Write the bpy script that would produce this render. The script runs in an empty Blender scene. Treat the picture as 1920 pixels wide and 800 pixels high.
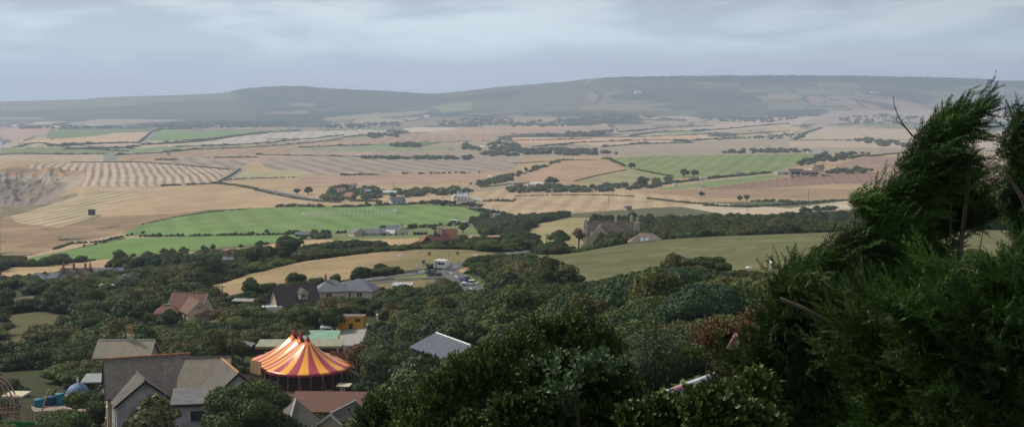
import bpy, math, random
import numpy as np
from mathutils import Vector, Matrix
R = math.radians
SC = bpy.context.scene
COL = SC.collection
rng = np.random.default_rng(7)
random.seed(7)
F = 2400.0; CX = 960.0; YH = 195.0      # focal length in photo pixels, vanishing column, eye-level row

# ------------------------------------------------------------------ numpy noise
def _hash(ix, iy, seed):
    h = (ix.astype(np.int64)*374761393 + iy.astype(np.int64)*668265263 + seed*1442695041) & 0x7fffffff
    h = ((h ^ (h >> 13))*1274126177) & 0x7fffffff
    return ((h ^ (h >> 16)) & 0xffff)/65535.0
def vnoise(x, y, seed=0):
    x = np.asarray(x, float); y = np.asarray(y, float)
    ix = np.floor(x); iy = np.floor(y); fx = x-ix; fy = y-iy
    fx = fx*fx*(3-2*fx); fy = fy*fy*(3-2*fy)
    ix = ix.astype(np.int64); iy = iy.astype(np.int64)
    a = _hash(ix, iy, seed); b = _hash(ix+1, iy, seed); c = _hash(ix, iy+1, seed); d = _hash(ix+1, iy+1, seed)
    return (a*(1-fx)+b*fx)*(1-fy)+(c*(1-fx)+d*fx)*fy
def fbm(x, y, seed=0, oct=4):
    s = 0; a = .5; t = 0
    for i in range(oct):
        s = s+a*vnoise(np.asarray(x)*2**i+17.3*i, np.asarray(y)*2**i-9.1*i, seed+i); t += a; a *= .5
    return s/t                                   # 0..1

# ------------------------------------------------------------------ terrain table
# per column: (distance, value); value < 0 is height relative to the eye, value > 0 is a photo row
COLS = {
 -900: [(1,-2),(10,-5),(20,-9),(40,-18),(80,-31),(130,-42),(220,-50),(400,-62),(700,-86),(1100,-101),(1300,-106),(1360,-158),(5300,-160),(5500,-112),(6200,-104)],
 -150: [(1,-1.8),(10,-4.9),(20,-9),(40,-18),(80,-30),(130,-41),(220,-48),(300,-53.5),(400,-61),(500,-68),(600,-77),(700,-87),(850,-98),(1170,-101),(1240,-101),(1320,-150),(2600,-156),(5300,-158),(5480,-110),(6200,-103)],
 0:    [(1,-1.7),(10,-4.8),(20,-9),(40,-18),(80,-30),(130,-40.5),(170,-44.5),(220,-47.5),(300,-53),(400,-60),(500,-66.5),(600,-75.5),(700,-86),(842,-99),(1170,-100),(1300,-100),(1345,-136),(1650,-140),(1725,-127),(1790,-85),(1850,-84),(2100,-91),(2700,-95),(2900,-98),(3050,-158),(5250,-158),(5420,-112),(6200,-102)],
 60:   [(1,-1.7),(10,-4.8),(20,-9),(40,-18),(80,-30),(130,-40.5),(170,-44.5),(220,-47.5),(300,-52.5),(400,-59.5),(500,-66.5),(600,-75.5),(700,-85),(850,-97),(1170,-100),(1300,-100),(1350,-125),(1640,-136),(1725,-124),(1790,-87),(1850,-86),(2100,-91),(2700,-95),(3000,-96),(5300,-99),(6200,-101)],
 150:  [(1,-1.7),(10,-4.8),(20,-9),(40,-18),(80,-30),(130,-40.5),(170,-44.5),(220,-47.8),(300,-52),(400,-59),(500,-66),(600,-75.5),(700,-83),(850,-94.6),(1050,-99),(1350,-97),(1800,-93),(2700,-95),(5000,-97),(6200,-100)],
 300:  [(1,-1.7),(10,-4.8),(20,-8.8),(40,-17),(80,-28),(130,-39),(170,-44),(220,-47.8),(320,-53.5),(400,-57.5),(500,-64.5),(600,-73),(700,-80),(850,-91),(1000,-96),(1350,-97),(1800,-94),(2700,-95),(5000,-97),(6200,-97)],
 450:  [(1,-1.7),(10,-4.7),(20,-8.5),(40,-16),(80,-27),(130,-38),(165,-45),(195,-48.2),(222,-48.8),(280,-49),(330,-50.5),(350,-51.6),(405,-54.2),(440,-57.5),(480,-62),(600,-71),(640,-73),(750,-81),(900,-88.5),(1100,-94),(1300,-96),(1800,-95),(5000,-97),(6200,-93)],
 600:  [(1,-1.7),(10,-4.7),(20,-8.2),(40,-15),(80,-25.5),(130,-38),(158,-44.6),(178,-49.4),(203,-50.4),(218,-49.4),(240,-48.2),(280,-47.5),(340,-49.3),(400,-50.6),(430,-51.4),(475,-58),(560,-66),(600,-68),(680,-71.6),(800,-80.7),(973,-87.6),(1150,-92),(1300,-96),(1800,-95),(5000,-97),(6200,-91)],
 750:  [(1,-1.7),(10,-4.6),(20,-8),(40,-14.5),(80,-24),(130,-35.5),(165,-42),(185,-45.5),(222,-47.5),(280,-46),(350,-47.4),(380,-47.9),(430,-48.9),(448,-50.2),(480,-56),(560,-63),(660,-69),(800,-79),(973,-87.6),(1130,-88.5),(1300,-95),(1800,-95),(5000,-97),(6200,-91)],
 900:  [(1,-1.7),(10,-4.6),(20,-8),(40,-13.5),(80,-22),(130,-30.5),(180,-36.5),(240,-40.5),(300,-44.5),(350,-46.7),(420,-49.5),(450,-51.6),(520,-57),(650,-67.7),(800,-78),(1000,-86.5),(1150,-89),(1350,-94),(1800,-95),(5000,-97),(6200,-90)],
 980:  [(1,-1.7),(10,-4.6),(20,-7.9),(40,-13),(80,-21),(130,-28.5),(180,-34),(230,-36),(300,-41.5),(360,-46),(420,-49.5),(500,-55.6),(600,-62),(700,-66),(800,-76),(1000,-85.5),(1150,-90),(1350,-94),(1800,-95),(5000,-97),(6200,-87)],
 1050: [(1,-1.7),(10,-4.5),(20,-7.6),(40,-12.2),(80,-19.6),(130,-26.5),(180,-31.5),(230,-33.2),(300,-38.6),(380,-44.6),(420,-50),(500,-55.6),(600,-61),(700,-63.3),(770,-71),(1000,-85),(1150,-91),(1350,-94),(1480,-91),(1750,-80),(1950,-89),(2300,-95),(5000,-97),(6200,-84)],
 1200: [(1,-1.7),(10,-4.4),(20,-7.2),(40,-11.8),(80,-18.5),(130,-24.5),(180,-28.7),(230,-31.6),(320,-38.7),(412,-43.6),(445,-50),(500,-55),(600,-62),(760,-72),(1000,-84),(1300,-92),(1450,-90.6),(1600,-86),(1900,-76),(2050,-89),(2400,-95),(5000,-97),(6200,-82)],
 1350: [(1,-1.7),(10,-4.3),(20,-7),(40,-11.2),(80,-17.5),(130,-23),(180,-27),(250,-32.2),(420,-42.9),(450,-50),(600,-61),(760,-72),(1000,-84),(1300,-92),(1450,-89.5),(1900,-73.8),(2050,-87),(2400,-95),(5000,-96),(6200,-80)],
 1500: [(1,-1.7),(10,-4.2),(20,-6.8),(40,-11),(80,-17),(130,-22),(180,-25.8),(250,-31),(420,-41.9),(450,-49),(600,-59),(760,-71),(1000,-83),(1250,-89),(1450,-86.5),(1650,-84),(1950,-73.5),(2100,-87),(2400,-93),(5000,-95),(6200,-80)],
 1700: [(1,-1.7),(10,-4.1),(20,-6.7),(40,-10.8),(80,-16.7),(130,-21.5),(180,-25),(250,-30.5),(420,-41),(450,-46),(700,-66),(1000,-80),(1450,-84),(1800,-78),(2200,-88),(5000,-94),(6200,-80)],
 1950: [(1,-1.7),(10,-4.0),(20,-6.5),(40,-10.5),(80,-16.5),(130,-21),(180,-25),(250,-30),(420,-40),(450,-45),(700,-66),(1000,-80),(1800,-80),(2200,-88),(5000,-94),(6200,-82)],
 2900: [(1,-1.7),(10,-4),(20,-6.5),(40,-10.5),(80,-16),(130,-21),(180,-25),(250,-30),(420,-42),(1000,-80),(2000,-90),(5000,-95),(6200,-85)],
}
RIDGE = [(-900,230),(-300,205),(0,190),(80,188),(150,186),(200,182),(250,180),(330,178),(400,175),(430,172),(450,167),(480,163.5),(530,161),(580,162),(610,165),(660,167.5),(720,170),(800,175.5),(830,175),(880,169),(950,161.5),(1010,157),(1050,153.5),(1100,148),(1140,145),(1200,143.5),(1300,142.5),(1440,141),(1600,142),(1750,145),(1850,148),(1870,152),(1900,151.5),(2000,152),(2900,175)]
TPX = np.arange(-900, 2901, 10.0)
TV = np.linspace(0, math.log(15000), 700)
TY = np.exp(TV)
def _build():
    keys = sorted(COLS); prof = []
    for k in keys:
        ys = np.array([a for a, b in COLS[k]], float); zs = np.array([b for a, b in COLS[k]], float)
        prof.append(np.interp(np.log(TY), np.log(ys), zs))
    prof = np.array(prof)
    Z = np.empty((len(TV), len(TPX)))
    for j in range(len(TV)): Z[j] = np.interp(TPX, keys, prof[:, j])
    ker = np.exp(-np.arange(-6, 7)**2/8.0); ker /= ker.sum()          # columns
    pad = np.pad(Z, ((0, 0), (6, 6)), mode='edge'); Z = sum(ker[i]*pad[:, i:i+len(TPX)] for i in range(13))
    kr = np.array([.1, .25, .3, .25, .1]); pad = np.pad(Z, ((2, 2), (0, 0)), mode='edge')
    Z = sum(kr[i]*pad[i:i+len(TV)] for i in range(5))
    rp = np.interp(TPX, [a for a, b in RIDGE], [b for a, b in RIDGE])
    foot_y = 6000.0; jf = np.searchsorted(TY, foot_y)
    Pf = YH-F*Z[jf]/TY[jf]
    PX, YY = np.meshgrid(TPX, TY)
    X = (PX-CX)/F*YY
    s = np.clip((YY-foot_y)/3000.0, 0, 1)
    P = Pf[None]*(1-s**1.25)+rp[None]*s**1.25
    n = (fbm(X/1300, YY/900, 5, 4)-.5)*np.sin(np.pi*np.clip(s, 0, 1))**.8*26
    P = P+n
    Zh = -(P-YH)/F*YY
    back = YY > 9000
    zr = -(rp[None]-YH)/F*9000
    Zh = np.where(back, zr-(YY-9000)*.10, Zh)
    Z = np.where(YY > foot_y, Zh, Z)
    # natural undulation that grows with distance, sea left flat
    und = (fbm(X/90, YY/90, 3, 3)-.5)*np.clip(YY/200, 0, 1)*1.2*(YY < 5000)
    Z = np.where((Z > -140), Z+und, Z)
    # cliff face: gullies and ledges
    return Z
TZ = _build()
def gzp(px, Y):
    px = np.asarray(px, float); Y = np.asarray(Y, float)
    a = np.clip((px-TPX[0])/10, 0, len(TPX)-1.001); b = np.clip(np.log(np.maximum(Y, 1))/(TV[1]-TV[0]), 0, len(TV)-1.001)
    i = a.astype(int); j = b.astype(int); u = a-i; v = b-j
    return (TZ[j, i]*(1-u)+TZ[j, i+1]*u)*(1-v)+(TZ[j+1, i]*(1-u)+TZ[j+1, i+1]*u)*v
def gz(X, Y):
    return gzp(CX+F*np.asarray(X, float)/np.maximum(Y, .5), Y)
_YS = np.exp(np.linspace(math.log(4), math.log(12000), 5000))
def dist(px, py, y0=30, y1=12000):
    """distance at which the ray through a photo pixel first meets the ground"""
    m = (_YS >= y0) & (_YS <= y1); ys = _YS[m]
    p = YH-F*gzp(np.full(len(ys), px), ys)/ys
    k = np.argmax(p <= py) if (p <= py).any() else len(ys)-1
    return float(ys[k])
def at(px, py, y0=30, y1=12000, dz=0):
    Y = dist(px, py, y0, y1); X = (px-CX)/F*Y
    return Vector((X, Y, float(gz(X, Y))+dz))
def on(px, Y, dz=0):
    X = (px-CX)/F*Y
    return Vector((X, Y, float(gz(X, Y))+dz))
def pos(px, py, Y):
    return Vector(((px-CX)/F*Y, Y, -(py-YH)/F*Y))
def inpoly(px, py, poly):
    P = np.array(poly, float); n = len(P)
    r = np.zeros(px.shape, bool); x0 = P[:, 0].min(); x1 = P[:, 0].max(); y0 = P[:, 1].min(); y1 = P[:, 1].max()
    m = (px >= x0) & (px <= x1) & (py >= y0) & (py <= y1)
    if not m.any(): return r
    x = px[m]; y = py[m]; c = np.zeros(x.shape, bool); j = n-1
    for i in range(n):
        xi, yi = P[i]; xj, yj = P[j]
        if yi != yj:
            c ^= ((yi > y) != (yj > y)) & (x < (xj-xi)*(y-yi)/(yj-yi)+xi)
        j = i
    r[m] = c
    return r

# ------------------------------------------------------------------ objects
def tag(o, label=None, cat=None, group=None, kind=None):
    if label: o['label'] = label
    if cat: o['category'] = cat
    if group: o['group'] = group
    if kind: o['kind'] = kind
    return o
def empty(name, loc, rz=0, label=None, cat=None, group=None):
    o = bpy.data.objects.new(name, None); COL.objects.link(o)
    o.location = loc; o.rotation_euler = (0, 0, rz); o.empty_display_size = .2
    return tag(o, label, cat, group)
def mesh_np(name, V, Fc, mats, parent=None, mi=None, smooth=False, link=True):
    """V (n,3), Fc (m,k) index array"""
    me = bpy.data.meshes.new(name); V = np.asarray(V, np.float32); Fc = np.asarray(Fc, np.int32)
    k = Fc.shape[1]; m = len(Fc)
    me.vertices.add(len(V)); me.vertices.foreach_set('co', V.ravel())
    me.loops.add(m*k); me.loops.foreach_set('vertex_index', Fc.ravel())
    me.polygons.add(m); me.polygons.foreach_set('loop_start', np.arange(0, m*k, k, dtype=np.int32))
    if mi is not None: me.polygons.foreach_set('material_index', np.asarray(mi, np.int32))
    me.update(calc_edges=True)
    me.polygons.foreach_set('use_smooth', np.full(m, smooth))
    for x in (mats if isinstance(mats, (list, tuple)) else [mats]): me.materials.append(x)
    if not link: return me
    o = bpy.data.objects.new(name, me); COL.objects.link(o); o.parent = parent
    return o
class MB:
    """collects shapes; build() links them as ONE mesh object"""
    def __init__(s): s.v = []; s.f = []; s.m = []; s.smooth = []
    def add(s, vs, fs, mi=0, sm=False):
        b = len(s.v); s.v += [tuple(v) for v in vs]
        for f in fs: s.f.append([b+i for i in f]); s.m.append(mi); s.smooth.append(sm)
        return s
    def box(s, c, d, rz=0, mi=0, tilt=None):
        x, y, z = d[0]/2, d[1]/2, d[2]/2
        M = Matrix.Rotation(rz, 3, 'Z')
        if tilt is not None: M = M @ tilt
        vs = [Vector(c)+M @ Vector(p) for p in ((-x,-y,-z),(x,-y,-z),(x,y,-z),(-x,y,-z),(-x,-y,z),(x,-y,z),(x,y,z),(-x,y,z))]
        return s.add(vs, [(0,3,2,1),(4,5,6,7),(0,1,5,4),(1,2,6,5),(2,3,7,6),(3,0,4,7)], mi)
    def tube(s, pts, rad, n=8, mi=0, cap=True, sm=True):
        pts = [Vector(p) for p in pts]; rad = rad if isinstance(rad, (list, tuple)) else [rad]*len(pts)
        vs = []; fs = []
        for i, p in enumerate(pts):
            t = (pts[min(i+1, len(pts)-1)]-pts[max(i-1, 0)]).normalized()
            a = t.cross(Vector((0, 0, 1)) if abs(t.z) < .9 else Vector((1, 0, 0))).normalized(); b = t.cross(a)
            for k in range(n):
                w = 2*math.pi*k/n; vs.append(p+(a*math.cos(w)+b*math.sin(w))*rad[i])
        for i in range(len(pts)-1):
            for k in range(n):
                k2 = (k+1) % n; fs.append((i*n+k, i*n+k2, (i+1)*n+k2, (i+1)*n+k))
        s.add(vs, fs, mi, sm)
        if cap:
            s.add(vs[:n], [tuple(range(n))], mi); s.add(vs[-n:], [tuple(range(n-1, -1, -1))], mi)
        return s
    def lathe(s, c, prof, n=16, mi=0, sm=True):
        vs = []; fs = []
        for (r, z) in prof:
            for k in range(n):
                w = 2*math.pi*k/n; vs.append(Vector(c)+Vector((r*math.cos(w), r*math.sin(w), z)))
        for i in range(len(prof)-1):
            for k in range(n):
                k2 = (k+1) % n; fs.append((i*n+k, i*n+k2, (i+1)*n+k2, (i+1)*n+k))
        return s.add(vs, fs, mi, sm)
    def prism(s, prof, x0, x1, mi=0, axis='x'):
        """profile in (y,z) swept along x (or in (x,z) swept along y)"""
        n = len(prof)
        if axis == 'x': vs = [(x0, a, b) for a, b in prof]+[(x1, a, b) for a, b in prof]
        else: vs = [(a, x0, b) for a, b in prof]+[(a, x1, b) for a, b in prof]
        fs = [tuple(range(n-1, -1, -1)), tuple(range(n, 2*n))]+[(i, (i+1) % n, n+(i+1) % n, n+i) for i in range(n)]
        return s.add(vs, fs, mi)
    def xf(s, M):
        s.v = [tuple(M @ Vector(v)) for v in s.v]; return s
    def build(s, name, mats, parent=None, loc=None, rz=None, bevel=0):
        me = bpy.data.meshes.new(name); me.from_pydata([tuple(v) for v in s.v], [], s.f)
        for x in (mats if isinstance(mats, (list, tuple)) else [mats]): me.materials.append(x)
        me.polygons.foreach_set('material_index', s.m); me.polygons.foreach_set('use_smooth', s.smooth)
        import bmesh
        bm = bmesh.new(); bm.from_mesh(me); bmesh.ops.recalc_face_normals(bm, faces=bm.faces); bm.to_mesh(me); bm.free()
        me.update()
        o = bpy.data.objects.new(name, me); COL.objects.link(o)
        if parent is not None: o.parent = parent
        if loc is not None: o.location = loc
        if rz is not None: o.rotation_euler = (0, 0, rz)
        if bevel:
            b = o.modifiers.new('b', 'BEVEL'); b.width = bevel; b.segments = 2; b.limit_method = 'ANGLE'
        return o
def copy_tree(o, parent=None):
    c = o.copy(); COL.objects.link(c); c.parent = parent
    for ch in list(o.children): copy_tree(ch, c)
    return c

# ------------------------------------------------------------------ materials
def nodes(name):
    m = bpy.data.materials.new(name); m.use_nodes = True; nt = m.node_tree; nt.nodes.clear()
    out = nt.nodes.new('ShaderNodeOutputMaterial'); p = nt.nodes.new('ShaderNodeBsdfPrincipled')
    nt.links.new(p.outputs[0], out.inputs[0]); p.inputs['Specular IOR Level'].default_value = .25
    return m, nt, p
def N(nt, t, **kw):
    n = nt.nodes.new(t)
    for k, v in kw.items():
        if k in n.inputs: n.inputs[k].default_value = v
        else: setattr(n, k, v)
    return n
def rgba(c): return (c[0], c[1], c[2], 1)
def plain(name, col, rough=.8, var=.18, scale=3, metal=0, bump=0, spec=.25, col2=None):
    m, nt, p = nodes(name); L = nt.links.new
    tc = N(nt, 'ShaderNodeTexCoord'); no = N(nt, 'ShaderNodeTexNoise'); no.inputs['Scale'].default_value = scale; no.inputs['Detail'].default_value = 5
    L(tc.outputs['Object'], no.inputs['Vector'])
    mx = N(nt, 'ShaderNodeMix', data_type='RGBA'); c2 = col2 or [x*(1-var*1.6) for x in col]
    mx.inputs['A'].default_value = rgba(c2); mx.inputs['B'].default_value = rgba([min(1, x*(1+var*.6)) for x in col])
    rp = N(nt, 'ShaderNodeMapRange'); rp.inputs['From Min'].default_value = .32; rp.inputs['From Max'].default_value = .66
    L(no.outputs[0], rp.inputs[0]); L(rp.outputs[0], mx.inputs['Factor']); L(mx.outputs['Result'], p.inputs['Base Color'])
    p.inputs['Roughness'].default_value = rough; p.inputs['Metallic'].default_value = metal; p.inputs['Specular IOR Level'].default_value = spec
    if bump:
        b = N(nt, 'ShaderNodeBump'); b.inputs['Strength'].default_value = bump; b.inputs['Distance'].default_value = .05
        L(no.outputs[0], b.inputs['Height']); L(b.outputs[0], p.inputs['Normal'])
    return m
def tiled(name, c1, c2, mortar, rowh=.12, w=.25, rough=.85, stain=None, stain_amt=.35, vec='roof', msize=.012):
    """courses of brick, slate or tile; object coordinates (x along the face, height across it)"""
    m, nt, p = nodes(name); L = nt.links.new
    tc = N(nt, 'ShaderNodeTexCoord'); sx = N(nt, 'ShaderNodeSeparateXYZ'); L(tc.outputs['Object'], sx.inputs[0])
    cm = N(nt, 'ShaderNodeCombineXYZ')
    ad = N(nt, 'ShaderNodeMath', operation='ADD'); L(sx.outputs['X'], ad.inputs[0]); L(sx.outputs['Y'], ad.inputs[1])
    if vec == 'roof': L(sx.outputs['X'], cm.inputs[0])
    elif vec == 'roofy': L(sx.outputs['Y'], cm.inputs[0])
    else: L(ad.outputs[0], cm.inputs[0])
    L(sx.outputs['Z'], cm.inputs[1])
    br = N(nt, 'ShaderNodeTexBrick'); L(cm.outputs[0], br.inputs['Vector'])
    br.inputs['Color1'].default_value = rgba(c1); br.inputs['Color2'].default_value = rgba(c2); br.inputs['Mortar'].default_value = rgba(mortar)
    br.inputs['Scale'].default_value = 1; br.inputs['Row Height'].default_value = rowh; br.inputs['Brick Width'].default_value = w
    br.inputs['Mortar Size'].default_value = msize; br.inputs['Bias'].default_value = 0
    no = N(nt, 'ShaderNodeTexNoise'); no.inputs['Scale'].default_value = .7; no.inputs['Detail'].default_value = 6; L(tc.outputs['Object'], no.inputs['Vector'])
    rp = N(nt, 'ShaderNodeMapRange'); rp.inputs['From Min'].default_value = .45; rp.inputs['From Max'].default_value = .68; rp.inputs['To Max'].default_value = stain_amt
    L(no.outputs[0], rp.inputs[0])
    mx = N(nt, 'ShaderNodeMix', data_type='RGBA'); L(rp.outputs[0], mx.inputs['Factor']); L(br.outputs['Color'], mx.inputs['A'])
    mx.inputs['B'].default_value = rgba(stain or [x*.6 for x in c1]); L(mx.outputs['Result'], p.inputs['Base Color'])
    p.inputs['Roughness'].default_value = rough
    b = N(nt, 'ShaderNodeBump'); b.inputs['Strength'].default_value = .5; b.inputs['Distance'].default_value = .02
    L(br.outputs['Fac'], b.inputs['Height']); b.invert = True; L(b.outputs[0], p.inputs['Normal'])
    return m
def foliage(name, dark, light, warm=None, warm_amt=.25, trans=.15, rough=.6, patch=.25, gam=1.0):
    """per-leaf, per-plant and per-clump variation of leaf colour"""
    m, nt, p = nodes(name); L = nt.links.new
    geo = N(nt, 'ShaderNodeNewGeometry'); oi = N(nt, 'ShaderNodeObjectInfo'); tc = N(nt, 'ShaderNodeTexCoord')
    no = N(nt, 'ShaderNodeTexNoise'); no.inputs['Scale'].default_value = patch; no.inputs['Detail'].default_value = 3
    L(geo.outputs['Position'], no.inputs['Vector'])
    a = N(nt, 'ShaderNodeMath', operation='MULTIPLY'); L(geo.outputs['Random Per Island'], a.inputs[0]); a.inputs[1].default_value = .45
    rp = N(nt, 'ShaderNodeMapRange'); L(no.outputs[0], rp.inputs[0]); rp.inputs['From Min'].default_value = .35; rp.inputs['From Max'].default_value = .65; rp.inputs['To Max'].default_value = .42
    b = N(nt, 'ShaderNodeMath', operation='ADD'); L(a.outputs[0], b.inputs[0]); L(rp.outputs[0], b.inputs[1])
    c = N(nt, 'ShaderNodeMath', operation='MULTIPLY_ADD'); L(oi.outputs['Random'], c.inputs[0]); c.inputs[1].default_value = .25; L(b.outputs[0], c.inputs[2])
    pw = N(nt, 'ShaderNodeMath', operation='POWER'); L(c.outputs[0], pw.inputs[0]); pw.inputs[1].default_value = gam; c = pw  # higher power deepens the dark tones that stand in for shade
    mx = N(nt, 'ShaderNodeMix', data_type='RGBA'); L(c.outputs[0], mx.inputs['Factor']); mx.inputs['A'].default_value = rgba(dark); mx.inputs['B'].default_value = rgba(light)
    last = mx.outputs['Result']
    if warm:
        w = N(nt, 'ShaderNodeMapRange'); n2 = N(nt, 'ShaderNodeTexNoise'); n2.inputs['Scale'].default_value = patch*.6; n2.inputs['Detail'].default_value = 4
        L(geo.outputs['Position'], n2.inputs['Vector']); L(n2.outputs[0], w.inputs[0]); w.inputs['From Min'].default_value = .5; w.inputs['From Max'].default_value = .66; w.inputs['To Max'].default_value = warm_amt*2
        w2 = N(nt, 'ShaderNodeMath', operation='MULTIPLY'); L(w.outputs[0], w2.inputs[0]); L(geo.outputs['Random Per Island'], w2.inputs[1])
        m2 = N(nt, 'ShaderNodeMix', data_type='RGBA'); L(w2.outputs[0], m2.inputs['Factor']); L(last, m2.inputs['A']); m2.inputs['B'].default_value = rgba(warm); last = m2.outputs['Result']
    L(last, p.inputs['Base Color']); p.inputs['Roughness'].default_value = rough; p.inputs['Specular IOR Level'].default_value = .2
    if trans:
        out = [n for n in nt.nodes if n.type == 'OUTPUT_MATERIAL'][0]
        tr = N(nt, 'ShaderNodeBsdfTranslucent'); L(last, tr.inputs[0]); ms = N(nt, 'ShaderNodeMixShader'); ms.inputs[0].default_value = trans
        L(p.outputs[0], ms.inputs[1]); L(tr.outputs[0], ms.inputs[2]); L(ms.outputs[0], out.inputs[0])
    return m
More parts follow.
